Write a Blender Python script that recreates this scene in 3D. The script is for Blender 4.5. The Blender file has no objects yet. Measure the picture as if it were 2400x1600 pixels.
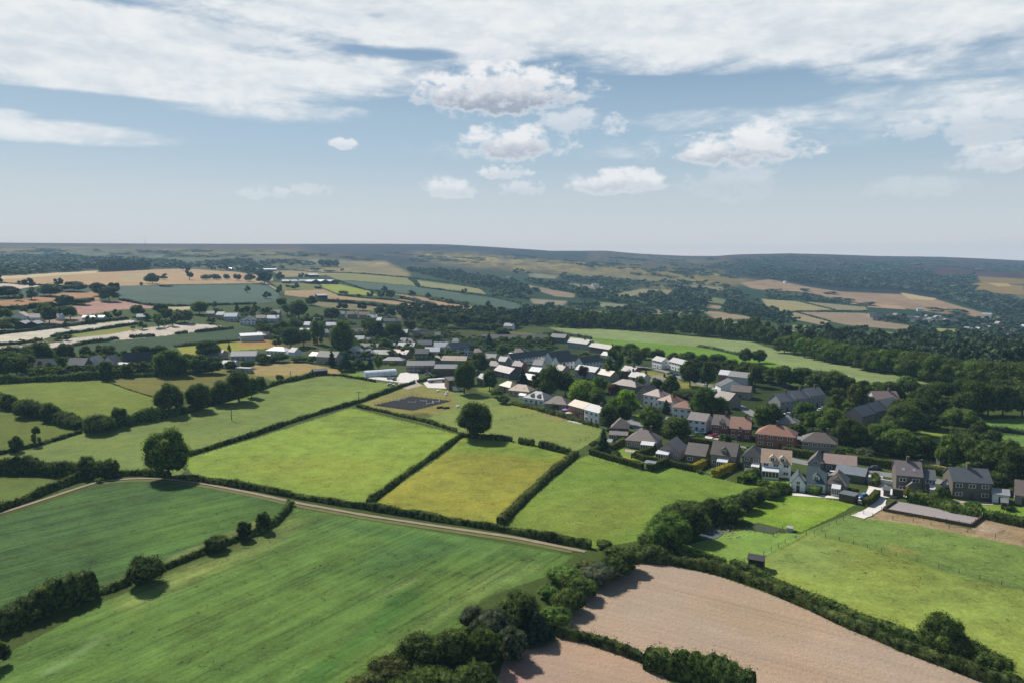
import bpy, math, random
import numpy as np
from mathutils import Vector, Matrix
R = math.radians
# ------------------------------------------------------------------ camera, world, sun, exposure
FPX = 1733.0; PITCH = R(6.257); CAMZ = 70.0
scene = bpy.context.scene
COL = scene.collection
cam_d = bpy.data.cameras.new("Camera"); cam = bpy.data.objects.new("Camera", cam_d); COL.objects.link(cam)
cam.location = (0, 0, CAMZ); cam.rotation_euler = (math.pi/2 - PITCH, 0, 0)
cam_d.sensor_width = 36.0; cam_d.lens = 36.0*FPX/2400.0
cam_d.clip_start = 1.0; cam_d.clip_end = 30000.0
scene.camera = cam
scene.view_settings.view_transform = 'Standard'; scene.view_settings.look = 'None'
scene.view_settings.exposure = 0.45; scene.view_settings.gamma = 1.0
SUN_EL, SUN_AZ = R(43), R(-38)         # azimuth from +Y towards +X
sl = bpy.data.lights.new("sun", 'SUN'); sl.energy = 4.4; sl.angle = R(0.5); sl.color = (1.0, 0.95, 0.86)
so = bpy.data.objects.new("sun", sl); COL.objects.link(so)
sdir = Vector((math.sin(SUN_AZ)*math.cos(SUN_EL), math.cos(SUN_AZ)*math.cos(SUN_EL), math.sin(SUN_EL)))
so.rotation_euler = sdir.to_track_quat('Z', 'Y').to_euler()
try:
    scene.cycles.volume_bounces = 1
    scene.cycles.max_bounces = 6
    scene.cycles.transparent_max_bounces = 8
except Exception: pass

def lin(c): return tuple(((v/255.0)/12.92 if v <= 10 else (((v/255.0)+0.055)/1.055)**2.4) for v in c)
def pix_uv(px, py):
    """pixel of the photograph -> (azimuth, tan elevation) of the direction in the world"""
    u = (px-1200)/FPX; v = -(py-800)/FPX
    dx = u; dy = math.cos(PITCH)+v*math.sin(PITCH); dz = -math.sin(PITCH)+v*math.cos(PITCH)
    return math.atan2(dx, dy), dz/math.hypot(dx, dy)

world = bpy.data.worlds.new("World"); scene.world = world; world.use_nodes = True
wn = world.node_tree.nodes; wl = world.node_tree.links; wn.clear()
class NB:
    def __init__(s, tree): s.n = tree.nodes; s.l = tree.links
    def put(s, sock, v):
        if hasattr(v, 'is_output') or hasattr(v, 'links'): s.l.new(v, sock)
        else: sock.default_value = v
    def m(s, op, a, b=None, c=None, clamp=False):
        nd = s.n.new('ShaderNodeMath'); nd.operation = op; nd.use_clamp = clamp
        s.put(nd.inputs[0], a)
        if b is not None: s.put(nd.inputs[1], b)
        if c is not None: s.put(nd.inputs[2], c)
        return nd.outputs[0]
    def ss(s, v, lo, hi, tmin=0.0, tmax=1.0):
        nd = s.n.new('ShaderNodeMapRange'); nd.interpolation_type = 'SMOOTHSTEP'
        s.put(nd.inputs[0], v); nd.inputs[1].default_value = lo; nd.inputs[2].default_value = hi
        nd.inputs[3].default_value = tmin; nd.inputs[4].default_value = tmax
        return nd.outputs[0]
    def mix(s, f, a, b, bt='MIX'):
        nd = s.n.new('ShaderNodeMix'); nd.data_type = 'RGBA'; nd.blend_type = bt
        s.put(nd.inputs[0], f)
        for i, v in ((6, a), (7, b)):
            if isinstance(v, tuple): nd.inputs[i].default_value = (v[0], v[1], v[2], 1)
            else: s.l.new(v, nd.inputs[i])
        return nd.outputs[2]
    def comb(s, x, y, z):
        nd = s.n.new('ShaderNodeCombineXYZ')
        s.put(nd.inputs[0], x); s.put(nd.inputs[1], y); s.put(nd.inputs[2], z); return nd.outputs[0]
    def noise(s, vec, scale, detail=4, rough=0.5, dist=0.0):
        nd = s.n.new('ShaderNodeTexNoise'); nd.noise_dimensions = '3D'
        if vec is not None: s.l.new(vec, nd.inputs['Vector'])
        nd.inputs['Scale'].default_value = scale; nd.inputs['Detail'].default_value = detail
        nd.inputs['Roughness'].default_value = rough; nd.inputs['Distortion'].default_value = dist
        return nd.outputs[0]
b = NB(world.node_tree)
tc = wn.new('ShaderNodeTexCoord'); sx = wn.new('ShaderNodeSeparateXYZ'); wl.new(tc.outputs['Generated'], sx.inputs[0])
X, Y, Z = sx.outputs
H = b.m('SQRT', b.m('ADD', b.m('MULTIPLY', X, X), b.m('MULTIPLY', Y, Y)))
U = b.m('ARCTAN2', X, Y); V = b.m('DIVIDE', Z, b.m('MAXIMUM', H, 0.05))
sky = wn.new('ShaderNodeTexSky'); sky.sky_type = 'NISHITA'; sky.sun_disc = False
sky.sun_elevation = SUN_EL; sky.sun_rotation = SUN_AZ; sky.air_density = 1.0; sky.dust_density = 1.0; sky.ozone_density = 1.2
SKYS = 0.06
# world strength SKYS: colours of the cloud layers below are given for the picture and divided by it
def cl(c, k=1.0): return tuple(v*k/SKYS/1.366 for v in lin(c))
grad = b.mix(b.ss(V, 0.30, 0.14), cl((128, 159, 190)), cl((170, 195, 214)))
grad = b.mix(b.ss(V, 0.17, 0.05), grad, cl((200, 211, 219)))
grad = b.mix(b.ss(V, 0.07, -0.01), grad, cl((218, 222, 226)))
grad = b.mix(b.ss(V, 0.035, 0.0), grad, cl((246, 232, 222)))
skyc = b.mix(b.ss(V, 0.7, 0.35, 0.0, 0.85), sky.outputs[0], grad)
nc = b.noise(b.comb(U, b.m('MULTIPLY', V, 1.6), 0.0), 30, 8, 0.56)
nf = b.noise(b.comb(U, b.m('MULTIPLY', V, 1.3), 3.0), 85, 5, 0.55)
nw = b.noise(b.comb(b.m('MULTIPLY', U, 1.0), b.m('MULTIPLY', V, 3.4), 7.0), 8, 9, 0.60, 0.35)
nw2 = b.noise(b.comb(b.m('MULTIPLY', U, 1.0), b.m('MULTIPLY', V, 2.2), 1.0), 34, 6, 0.62, 0.2)
def blob(px, py, hw, hh, lowf=1.0):
    u0, v0 = pix_uv(px, py); a = hw/FPX*math.cos(u0)**1.5; bb = hh/FPX*math.cos(u0)
    du = b.m('MULTIPLY', b.m('SUBTRACT', U, u0), 1/a)
    dv = b.m('SUBTRACT', V, v0)
    t = b.m('MULTIPLY', dv, 1/bb)
    tt = b.m('MAXIMUM', t, b.m('MULTIPLY', dv, -1/(bb*lowf)))
    r = b.m('SUBTRACT', 1.0, b.m('ADD', b.m('MULTIPLY', du, du), b.m('MULTIPLY', tt, tt)))
    return r, t
# high streaky layer
field = None
for (px, py, hw, hh, s) in [(2050, 20, 1150, 128, 1.1), (1150, 40, 900, 118, 1.0), (250, 110, 900, 115, 1.35), (350, 190, 460, 62, 1.1), (700, 158, 330, 28, .95),
        (120, 308, 330, 32, .8), (620, 258, 260, 34, .6), (1250, 90, 500, 62, .8), (1900, 268, 620, 34, .36), (2200, 235, 420, 70, .42), (1500, 350, 700, 40, .16), (0, 268, 100, 18, .5),
        (2350, 130, 500, 60, .5)]:
    r, t = blob(px, py, hw, hh); r = b.m('MULTIPLY', b.m('MAXIMUM', r, 0.0), s)
    field = r if field is None else b.m('MAXIMUM', field, r)
gap = None
for (px, py, hw, hh, s) in [(640, 128, 210, 26, .62), (900, 124, 200, 18, .5), (880, 36, 30, 9, .35), (230, 228, 240, 14, .5), (60, 100, 80, 30, .3), (1450, 12, 40, 16, .3)]:
    r, t = blob(px, py, hw, hh); r = b.m('MULTIPLY', b.m('MAXIMUM', r, 0.0), s)
    gap = r if gap is None else b.m('MAXIMUM', gap, r)
over = b.ss(V, 0.335, 0.6)               # the sheet goes on overhead, above the frame
fsum = b.m('ADD', b.m('SUBTRACT', field, gap), b.m('MULTIPLY', b.m('SUBTRACT', nw, 0.5), 1.35))
fsum = b.m('ADD', fsum, b.m('MULTIPLY', b.m('SUBTRACT', nw2, 0.5), 0.42))
fsum = b.m('ADD', fsum, b.m('MULTIPLY', over, 0.5))
m1 = b.ss(fsum, 0.0, 0.74)
m1 = b.m('MULTIPLY', m1, b.ss(field, 0.0, 0.12))
m1 = b.m('MULTIPLY', m1, 0.97)
lit = b.ss(b.m('ADD', b.m('MULTIPLY', nw2, 0.4), b.m('MULTIPLY', nw, 0.7)), 0.38, 0.72)
c1 = b.mix(lit, cl((214, 222, 229)), cl((242, 244, 245)))
col = b.mix(m1, skyc, c1)
# heat haze veil that whitens the lowest sky
veil = b.ss(V, 0.13, 0.0, 0.0, 0.7)
col = b.mix(veil, col, b.mix(b.ss(V, 0.06, 0.0), cl((220, 221, 222)), cl((248, 233, 222))))
# cumulus: (x, y, half width, half height, depth of the base, opacity, darkness of the base)
CU = [(1165, 228, 225, 72, .62, 1.0, 1.0), (1190, 200, 150, 66, .6, 1.0, .35), (1165, 140, 105, 40, .8, .55, 0), (1335, 285, 75, 42, .7, .6, .25),
      (1200, 343, 135, 58, .62, .95, .75), (1180, 408, 58, 22, .7, .75, .3), (1055, 447, 74, 34, .6, .85, .4), (1222, 443, 55, 22, .8, .5, .3),
      (1450, 432, 118, 40, .6, .95, .55), (1730, 358, 160, 56, .6, 1.0, .7), (1780, 330, 92, 52, .7, 1.0, .2), (1715, 432, 120, 42, .9, .3, .5),
      (1441, 293, 32, 27, .9, .5, 0), (2145, 312, 62, 30, .7, .45, .3), (2300, 292, 130, 78, .6, .6, .3), (2345, 375, 125, 44, .6, .75, .4), (805, 338, 42, 14, .8, .8, .2),
      (617, 452, 60, 20, .8, .42, .2), (735, 446, 50, 18, .8, .3, 0), (2140, 440, 120, 26, .9, .25, .2)]
mC = None; dC = None; oC = None
for (px, py, hw, hh, lf, op, dk) in CU:
    r, t = blob(px, py, hw*1.14, hh*1.14, lf)
    k = b.m('ADD', r, b.m('MULTIPLY', b.m('SUBTRACT', nc, 0.5), 2.9))
    k = b.m('ADD', k, b.m('MULTIPLY', b.m('SUBTRACT', nf, 0.5), 2.6 if hw < 70 else 0.8))
    mk = b.m('MULTIPLY', b.ss(k, 0.12, 0.92), op)
    mk = b.m('MULTIPLY', mk, b.ss(r, -0.9, -0.2))
    mC = mk if mC is None else b.m('MAXIMUM', mC, mk)
    if dk > 0:
        d = b.m('MULTIPLY', b.m('MULTIPLY', b.ss(b.m('ADD', t, b.m('MULTIPLY', b.m('SUBTRACT', nc, .5), 1.2)), 0.35, -0.2), b.ss(k, 0.35, 0.95)), dk)
        dC = d if dC is None else b.m('MAXIMUM', dC, d)
dC = b.m('ADD', dC, b.m('MULTIPLY', b.m('SUBTRACT', nf, 0.5), 0.15), clamp=True)
cc = b.mix(dC, cl((242, 243, 245)), cl((164, 173, 189)))
col = b.mix(mC, col, cc)
bg = wn.new('ShaderNodeBackground'); bg.inputs[1].default_value = SKYS; wl.new(col, bg.inputs[0])
wo = wn.new('ShaderNodeOutputWorld'); wl.new(bg.outputs[0], wo.inputs[0])
world.cycles.sampling_method = 'MANUAL'; world.cycles.sample_map_resolution = 512

# ------------------------------------------------------------------ terrain
CTRL = {0: [(400, None), (470, 870), (650, 800), (730, 757), (800, 722), (950, 684), (1300, 649), (1900, 638), (2600, 622), (3800, 590), (5000, 569)],
  600: [(400, None), (470, 870), (640, 800), (760, 752), (900, 712), (1150, 680), (1450, 660), (1800, 640), (2600, 608), (3600, 585), (4700, 573)],
  1200: [(400, None), (450, 885), (560, 845), (680, 802), (800, 770), (1000, 738), (1300, 702), (1900, 665), (2800, 626), (3600, 602), (4400, 583)],
  1800: [(400, None), (450, 880), (520, 848), (690, 803), (900, 772), (1300, 738), (1700, 702), (2300, 662), (3200, 624), (3900, 606), (4700, 596)],
  2400: [(380, None), (470, 885), (600, 850), (900, 812), (1300, 782), (1700, 750), (2300, 704), (3000, 662), (4200, 628), (4800, 617), (5400, 612)]}
SKYL = [(-400, 566), (0, 569), (300, 571), (600, 572), (900, 571.5), (1050, 573), (1120, 577), (1200, 582), (1290, 588), (1420, 588), (1500, 595), (1600, 600), (1680, 600.5), (1720, 597),
        (1850, 594), (1950, 596.5), (2050, 600), (2200, 602), (2300, 606), (2400, 611), (2800, 616)]
def row_te(px, row): return pix_uv(px, row)[1]
LD = np.linspace(math.log(2.0), math.log(9000.0), 900)
AZC = np.linspace(-math.pi, math.pi, 1441)
cpx = sorted(CTRL); caz = [pix_uv(c, 700)[0] for c in cpx]
prof = []
for c in cpx:
    pts = CTRL[c]; last = pts[-1]
    xs = [math.log(2.0)]; zs = [0.0]
    for d, row in pts:
        xs.append(math.log(d)); zs.append(0.0 if row is None else CAMZ + d*row_te(c, row))
    prof.append((xs, zs, last[0]))
def smooth(a, w, axis):
    k = np.exp(-0.5*(np.arange(-3*w, 3*w+1)/w)**2); k /= k.sum()
    pad = [(0, 0)]*a.ndim; pad[axis] = (3*w, 3*w)
    return np.apply_along_axis(lambda v: np.convolve(v, k, 'valid'), axis, np.pad(a, pad, mode='edge'))
ZP = np.zeros((len(cpx), len(LD)))
for i, (xs, zs, ld) in enumerate(prof):
    ZP[i] = np.interp(LD, xs, zs)
ZG = np.zeros((len(AZC), len(LD)))
cosw = np.clip((np.abs(AZC)-R(60))/R(80), 0, 1)
for j in range(len(LD)): ZG[:, j] = np.interp(AZC, caz, ZP[:, j])
mean = ZG[[700, 740]].mean(axis=0)
ZG = ZG*(1-cosw[:, None]) + np.minimum(mean, 40)[None, :]*cosw[:, None]
ZG = smooth(smooth(ZG, 12, 1), 12, 0)
# skyline: bring each azimuth's last crest to the photographed height, then fall away behind it
sk_az = [pix_uv(p, r)[0] for p, r in SKYL]; sk_te = [pix_uv(p, r)[1] for p, r in SKYL]
crest_d = np.interp(AZC, caz, [p[2] for p in prof]); want = np.interp(AZC, sk_az, sk_te)
rngt = np.random.default_rng(5)
D = np.exp(LD)
for i in range(len(AZC)):
    te = (ZG[i]-CAMZ)/D
    front = D <= crest_d[i]
    j = int(np.argmin(np.abs(D-crest_d[i])))
    w = np.clip((D-2000)/(crest_d[i]-2000), 0, 1)**2
    delta = (want[i]-te[j])*(1-cosw[i])
    tn = te + w*delta
    if cosw[i] < 1:
        over_ = np.maximum(tn - want[i], 0)*(1-cosw[i]); tn = tn-over_
    z = CAMZ + D*tn
    back = D > crest_d[i]
    z[back] = z[j] - (D[back]-crest_d[i])*0.03
    ZG[i] = z
# low swells so that no field is a perfect plane
def swell(x, y):
    return (0.9*np.sin(x/83.0+1.3)*np.sin(y/71.0+0.4) + 0.45*np.sin(x/37.0-y/45.0+2.0) + 0.25*np.sin(y/21.0+x/60.0))
def tz(x, y):
    x = np.asarray(x, float); y = np.asarray(y, float)
    d = np.maximum(np.hypot(x, y), 2.01); az = np.arctan2(x, y)
    fi = (az+math.pi)/(2*math.pi)*(len(AZC)-1); i0 = np.clip(fi.astype(int), 0, len(AZC)-2); fa = fi-i0
    fj = (np.log(np.minimum(d, 8999))-LD[0])/(LD[1]-LD[0]); j0 = np.clip(fj.astype(int), 0, len(LD)-2); fb = fj-j0
    z = (ZG[i0, j0]*(1-fa)*(1-fb)+ZG[i0+1, j0]*fa*(1-fb)+ZG[i0, j0+1]*(1-fa)*fb+ZG[i0+1, j0+1]*fa*fb)
    return z + swell(x, y)*0.7*np.clip((d-120)/100, 0, 1)*np.clip((900-d)/400, 0, 1)
def tzf(x, y): return float(tz(x, y))
DS = np.exp(np.linspace(math.log(40), math.log(8800), 5200))
def ground(px, py):
    """first point of the terrain seen along a ray"""
    az, te = pix_uv(px, py)
    x = DS*math.sin(az); y = DS*math.cos(az)
    h = CAMZ + DS*te - tz(x, y)
    k = np.where(h <= 0)[0]
    if len(k) == 0: i = int(np.argmin(h)); d = DS[i]
    else:
        i = k[0]
        if i == 0: d = DS[0]
        else: d = DS[i-1] + (DS[i]-DS[i-1])*h[i-1]/(h[i-1]-h[i]+1e-9)
    x = d*math.sin(az); y = d*math.cos(az)
    return Vector((x, y, tzf(x, y)))
def project(x, y, z):
    """world -> photograph pixel (numpy)"""
    zz = z-CAMZ; c, s = math.cos(PITCH), math.sin(PITCH)
    f = y*c - zz*s; up = y*s + zz*c; f = np.where(f < 1, np.nan, f)
    return 1200+FPX*x/f, 800-FPX*up/f
def ppm(p): return FPX/math.hypot(p[0], p[1])      # photograph pixels per metre there (lateral)
# ------------------------------------------------------------------ colours of the ground
KIL = 1.5; SIG = 0.00011; AIR = (.355, .51, .655)
def alb(c, d=0.0):
    T = math.exp(-SIG*d); l = lin(c)
    return tuple(min(0.6, max(0.008, (l[i]-AIR[i]*(1-T))/T/KIL)) for i in range(3))
# field: (polygon, colour in the photograph, stripe strength, stripe direction as two pixels, mottle)
F = []
def fld(poly, c, stripe=0.0, sdir=None, mot=1.0, soft=0.0, op=1.0): F.append((poly, c, stripe, sdir, mot, soft, op))
HTR = (100, 101, 117); GRS = (137, 138, 124); WOODG = (66, 90, 104)
# the moor: heather tops, grassy slopes
fld([(-300, 560), (2700, 560), (2700, 625), (2400, 616), (2100, 606), (1800, 602), (1600, 606), (1200, 590), (800, 580), (300, 578), (-300, 576)], (114, 110, 122), soft=3, op=.85)
fld([(0, 578), (250, 580), (420, 584), (700, 588), (760, 606), (500, 606), (300, 592), (0, 590)], (128, 136, 128), soft=5, op=.8)
fld([(690, 576), (1000, 573), (1200, 583), (1370, 590), (1378, 612), (1180, 600), (1150, 606), (1020, 592), (900, 596), (940, 614), (860, 604), (760, 592)], HTR, soft=4)
fld([(1255, 594), (1376, 593), (1377, 611), (1258, 606)], (80, 88, 108), soft=2)
fld([(860, 598), (1000, 600), (1150, 612), (1010, 616), (930, 622), (860, 608)], (84, 102, 116), soft=5)
fld([(950, 592), (1100, 594), (1320, 612), (1500, 628), (1700, 640), (1780, 655), (1640, 690), (1500, 672), (1400, 650), (1200, 632), (1050, 620), (1000, 606)], GRS, soft=6, op=1.0)
fld([(1380, 592), (1500, 597), (1640, 604), (1700, 612), (1600, 622), (1450, 614), (1380, 606)], (114, 127, 136), soft=4)
fld([(1700, 598), (1850, 595), (1960, 600), (1800, 606)], (112, 112, 138), soft=3)
fld([(1350, 640), (1500, 650), (1640, 668), (1560, 676), (1400, 660)], (128, 134, 128), soft=4)
fld([(480, 612), (700, 604), (900, 616), (820, 634), (640, 636), (480, 630)], (124, 130, 130), soft=4, op=.8)
fld([(1040, 598), (1110, 600), (1160, 612), (1090, 612)], (144, 144, 118), soft=4)
fld([(0, 606), (120, 584), (250, 590), (480, 600), (760, 612), (830, 622), (700, 632), (420, 632), (230, 634), (0, 648)], (110, 122, 120), soft=5)
fld([(1800, 596), (2000, 598), (2400, 612), (2400, 655), (2150, 640), (1900, 616), (1800, 612)], (110, 115, 128), soft=4)
fld([(1840, 612), (1930, 616), (1900, 622), (1850, 620)], (110, 120, 132), soft=4)
fld([(2050, 604), (2250, 610), (2260, 622), (2120, 618)], (112, 128, 126), soft=4)
fld([(1700, 615), (1900, 618), (2150, 640), (2280, 650), (2280, 690), (2200, 705), (2110, 690), (1970, 684), (1800, 655), (1700, 650)], (74, 98, 116), soft=4)
fld([(760, 616), (900, 612), (960, 640), (960, 652), (855, 643), (760, 636)], (150, 146, 128), soft=3)
fld([(740, 606), (840, 616), (930, 640), (880, 640), (760, 622), (640, 622)], (134, 138, 126), soft=4, op=.8)
# left farmland
fld([(5, 647), (230, 634), (231, 638), (352, 632), (434, 630), (560, 638), (640, 650), (640, 658), (600, 664), (383, 667), (278, 671), (140, 669), (-20, 662), (-20, 648)], (180, 160, 136), .15, ((100, 655), (500, 650)))
fld([(5, 647), (230, 634), (225, 640), (0, 655)], (196, 188, 160))
fld([(280, 648), (345, 645), (345, 656), (270, 654)], (172, 168, 140), soft=3)
fld([(-20, 664), (40, 665), (96, 670), (40, 678), (-20, 675)], (206, 192, 182))
fld([(44, 680), (120, 672), (240, 670), (280, 672), (278, 690), (120, 700), (44, 700)], (84, 108, 106))
fld([(278, 670), (600, 667), (625, 668), (655, 690), (650, 705), (600, 713), (408, 718), (330, 712), (278, 703)], (94, 116, 112), .1, ((300, 690), (600, 690)))
fld([(-20, 706), (64, 700), (143, 688), (224, 683), (235, 703), (178, 713), (128, 718), (-20, 728)], (178, 144, 116), .2, ((0, 715), (220, 695)))
fld([(163, 720), (230, 705), (280, 706), (370, 716), (367, 722), (281, 726), (194, 740), (184, 737)], (182, 150, 142), .15, ((163, 730), (360, 715)))
fld([(370, 716), (452, 718), (440, 728), (380, 726)], (186, 182, 152))
fld([(-20, 775), (150, 757), (245, 747), (240, 742), (150, 744), (-20, 772)], (176, 158, 150))
fld([(-20, 787), (153, 767), (306, 750), (327, 755), (324, 760), (230, 772), (122, 787), (97, 796), (-20, 807)], (214, 208, 194), .12, ((0, 795), (300, 757)))
fld([(255, 783), (357, 767), (446, 758), (497, 762), (543, 769), (459, 777), (383, 787), (230, 801), (140, 813), (-20, 826), (-20, 816), (115, 805), (179, 791)], (206, 198, 188), .15, ((100, 812), (450, 768)))
fld([(166, 783), (293, 766), (326, 769), (365, 763), (255, 784), (184, 791)], (140, 150, 92), soft=1)
fld([(-20, 808), (100, 796), (118, 803), (-20, 815)], (150, 150, 120))
fld([(163, 811), (230, 803), (383, 789), (459, 779), (600, 767), (600, 792), (434, 808), (357, 815), (281, 821), (180, 838), (150, 830)], (74, 96, 80), .15, ((163, 830), (600, 780)))
fld([(416, 813), (480, 804), (610, 796), (660, 790), (775, 785), (785, 815), (770, 822), (700, 834), (690, 826), (640, 815), (500, 825), (430, 834)], (158, 158, 84))
fld([(560, 803), (610, 795), (700, 792), (776, 786), (774, 797), (690, 812), (640, 815), (560, 812)], (176, 146, 98), soft=1)
# centre farmland
fld([(796, 657), (978, 672), (1200, 706), (1220, 716), (1220, 730), (1136, 716), (1034, 697), (906, 683), (855, 678)], (94, 116, 112), .1, ((800, 665), (1200, 720)))
fld([(750, 639), (819, 639), (855, 643), (962, 652), (978, 671), (830, 658), (794, 657)], (140, 148, 120))
fld([(978, 657), (1123, 676), (1140, 690), (983, 672)], (146, 152, 124))
fld([(750, 665), (799, 667), (868, 683), (886, 693), (855, 692), (791, 688), (758, 675)], (150, 164, 98))
fld([(640, 636), (750, 632), (820, 640), (740, 647), (660, 650)], (156, 150, 130))
fld([(666, 680), (758, 678), (794, 693), (893, 700), (957, 703), (1012, 722), (944, 716), (870, 706), (800, 703), (720, 698), (668, 692)], (170, 152, 128))
fld([(919, 688), (995, 698), (1085, 713), (1135, 728), (1034, 722), (983, 705)], (172, 150, 128))
fld([(720, 706), (830, 713), (944, 726), (939, 732), (855, 727), (779, 723), (743, 717)], (134, 132, 112))
fld([(635, 662), (740, 664), (756, 674), (740, 680), (660, 682)], (120, 130, 100))
fld([(1046, 774), (1200, 777), (1240, 781), (1290, 791), (1200, 795), (1097, 793), (1049, 781)], (146, 142, 88), soft=1)
fld([(930, 738), (1040, 745), (1038, 752), (930, 745)], (140, 140, 98))
fld([(1040, 760), (1110, 765), (1090, 771), (1040, 768)], (130, 138, 92))
fld([(1287, 768), (1430, 772), (1583, 785), (1761, 801), (1800, 814), (1953, 846), (2055, 866), (2132, 879), (2262, 902), (2234, 909), (2132, 906), (2000, 898), (1907, 884), (1850, 885), (1736, 850), (1600, 840), (1500, 826), (1400, 808), (1340, 790)], (140, 158, 112), .12, ((1400, 785), (2100, 885)))
fld([(1378, 790), (1506, 802), (1634, 812), (1736, 830), (1800, 845), (1907, 877), (1960, 890), (1960, 905), (1850, 900), (1736, 870), (1600, 850), (1500, 836), (1450, 820)], (112, 148, 72), soft=1)
fld([(2080, 900), (2250, 908), (2260, 925), (2100, 925)], (118, 146, 80), soft=2)
fld([(1205, 662), (1348, 689), (1345, 698), (1302, 695), (1238, 675)], (150, 144, 134), soft=1)
fld([(1384, 727), (1424, 732), (1424, 741), (1384, 736)], (164, 140, 130))
fld([(1437, 689), (1506, 677), (1598, 681), (1570, 695), (1455, 697)], (146, 148, 130))
fld([(1634, 728), (1685, 731), (1779, 746), (1685, 750)], (158, 148, 134), soft=1)
fld([(1646, 693), (1713, 705), (1710, 714), (1650, 708)], (126, 138, 116)); fld([(1651, 713), (1695, 718), (1684, 725), (1655, 722)], (158, 146, 130))
fld([(1733, 664), (1800, 655), (1841, 662), (1900, 674), (1970, 684), (2110, 690), (2195, 702), (2262, 722), (2345, 744), (2330, 754), (2230, 738), (2130, 724), (2050, 714), (1950, 702), (1890, 692), (1800, 682), (1760, 676)], (162, 148, 136), soft=1)
fld([(1785, 700), (1800, 702), (1864, 706), (1956, 726), (1866, 730), (1831, 737), (1800, 726)], (160, 158, 130))
fld([(1887, 707), (2030, 720), (2032, 728), (1958, 727)], (150, 148, 132)); fld([(1979, 708), (2106, 716), (2126, 726), (2032, 720)], (176, 158, 142))
fld([(1871, 731), (2030, 734), (2068, 754), (2139, 762), (2137, 775), (2055, 768), (1979, 761), (1948, 754)], (154, 144, 132))
fld([(1833, 738), (1866, 732), (1943, 754), (1928, 762), (1856, 748)], (158, 152, 132))
fld([(2109, 686), (2195, 700), (2188, 705), (2132, 702)], (186, 176, 148)); fld([(2269, 666), (2310, 662), (2400, 670), (2400, 692), (2369, 690), (2285, 683)], (150, 142, 124))
fld([(2310, 662), (2360, 664), (2372, 671), (2340, 672)], (180, 168, 140)); fld([(2290, 648), (2420, 655), (2420, 668), (2300, 662)], (144, 138, 126)); fld([(2374, 692), (2420, 694), (2420, 712)], (122, 128, 118))
fld([(1858, 762), (1930, 765), (1920, 771), (1860, 771)], (142, 150, 122)); fld([(2190, 769), (2254, 772), (2246, 790), (2195, 782)], (150, 156, 116)); fld([(2058, 776), (2110, 781), (2090, 786), (2060, 784)], (140, 150, 116))
fld([(560, 740), (760, 735), (960, 745), (1180, 775), (1300, 795), (1430, 835), (1700, 870), (1960, 925), (2120, 960), (2160, 1060), (2000, 1075), (1700, 1030), (1500, 1000), (1420, 960), (1200, 925), (1090, 860), (960, 850), (800, 850), (700, 845)], (58, 76, 50), soft=8, op=.85)
fld([(-60, 845), (300, 838), (520, 845), (500, 870), (250, 886), (-60, 892)], (62, 80, 54), soft=3)
for p_, c_ in [([(1240, 700), (1330, 706), (1320, 716), (1250, 712)], (148, 146, 134)), ([(1400, 708), (1500, 716), (1490, 724), (1410, 720)], (134, 146, 130)), ([(1330, 722), (1380, 726), (1378, 733), (1335, 730)], (140, 148, 124)), ([(1500, 722), (1600, 732), (1590, 740), (1510, 734)], (150, 148, 134)),
    ([(1480, 740), (1560, 748), (1550, 756), (1480, 750)], (128, 142, 120)), ([(1830, 772), (1960, 780), (1950, 788), (1840, 782)], (136, 146, 116)), ([(2020, 782), (2110, 790), (2100, 797), (2030, 794)], (140, 148, 116)), ([(1330, 664), (1420, 672), (1410, 680), (1340, 676)], (146, 146, 136)),
    ([(1600, 668), (1690, 672), (1700, 684), (1620, 680)], (140, 146, 136)), ([(1560, 752), (1650, 760), (1640, 768), (1570, 764)], (132, 144, 118)), ([(1240, 640), (1310, 646), (1300, 654), (1240, 650)], (140, 146, 138)), ([(1690, 752), (1770, 758), (1765, 766), (1695, 762)], (134, 144, 120)), ([(2140, 790), (2180, 794), (2172, 800), (2140, 798)], (146, 150, 120))]: fld(p_, c_, soft=1)
# near left
GRN = (120, 142, 76)
fld([(-200, 900), (0, 898), (217, 891), (247, 892), (365, 932), (365, 965), (298, 972), (204, 983), (138, 972), (102, 952), (46, 939), (0, 932), (-200, 925)], (124, 142, 74), .1, ((0, 930), (300, 925)))
fld([(247, 892), (344, 882), (434, 878), (523, 865), (600, 876), (610, 905), (560, 915), (497, 925), (365, 932)], (122, 124, 76), .15, ((260, 895), (560, 880)))
fld([(-200, 940), (0, 955), (59, 978), (153, 998), (191, 1009), (94, 1034), (0, 1059), (-200, 1090)], (106, 122, 66), .1, ((0, 1000), (180, 1005)))
fld([(-200, 1130), (0, 1067), (89, 1049), (194, 1013), (383, 980), (446, 967), (600, 920), (650, 899), (700, 890), (760, 880), (870, 892), (935, 903), (855, 932), (791, 955), (600, 1017), (439, 1072), (425, 1115), (270, 1110), (180, 1115), (140, 1080), (0, 1090)], (124, 143, 84), .12, ((200, 1040), (800, 900)))
fld([(640, 925), (900, 895), (930, 902), (850, 930), (790, 950), (700, 975)], (134, 156, 84), soft=6, op=.6)
fld([(-200, 1110), (0, 1115), (170, 1122), (60, 1165), (0, 1185), (-200, 1260)], (106, 124, 68), .15, ((0, 1150), (160, 1130)))
fld([(600, 1026), (822, 955), (1077, 1018), (1041, 1053), (932, 1128), (862, 1183), (727, 1160), (600, 1137), (460, 1116), (432, 1090), (442, 1072)], (137, 162, 76), .1, ((500, 1090), (950, 1100)), 1.4)
fld([(600, 1070), (800, 1060), (960, 1075), (900, 1130), (830, 1160), (620, 1120), (480, 1100)], (150, 164, 76), soft=16, op=.5)
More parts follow.
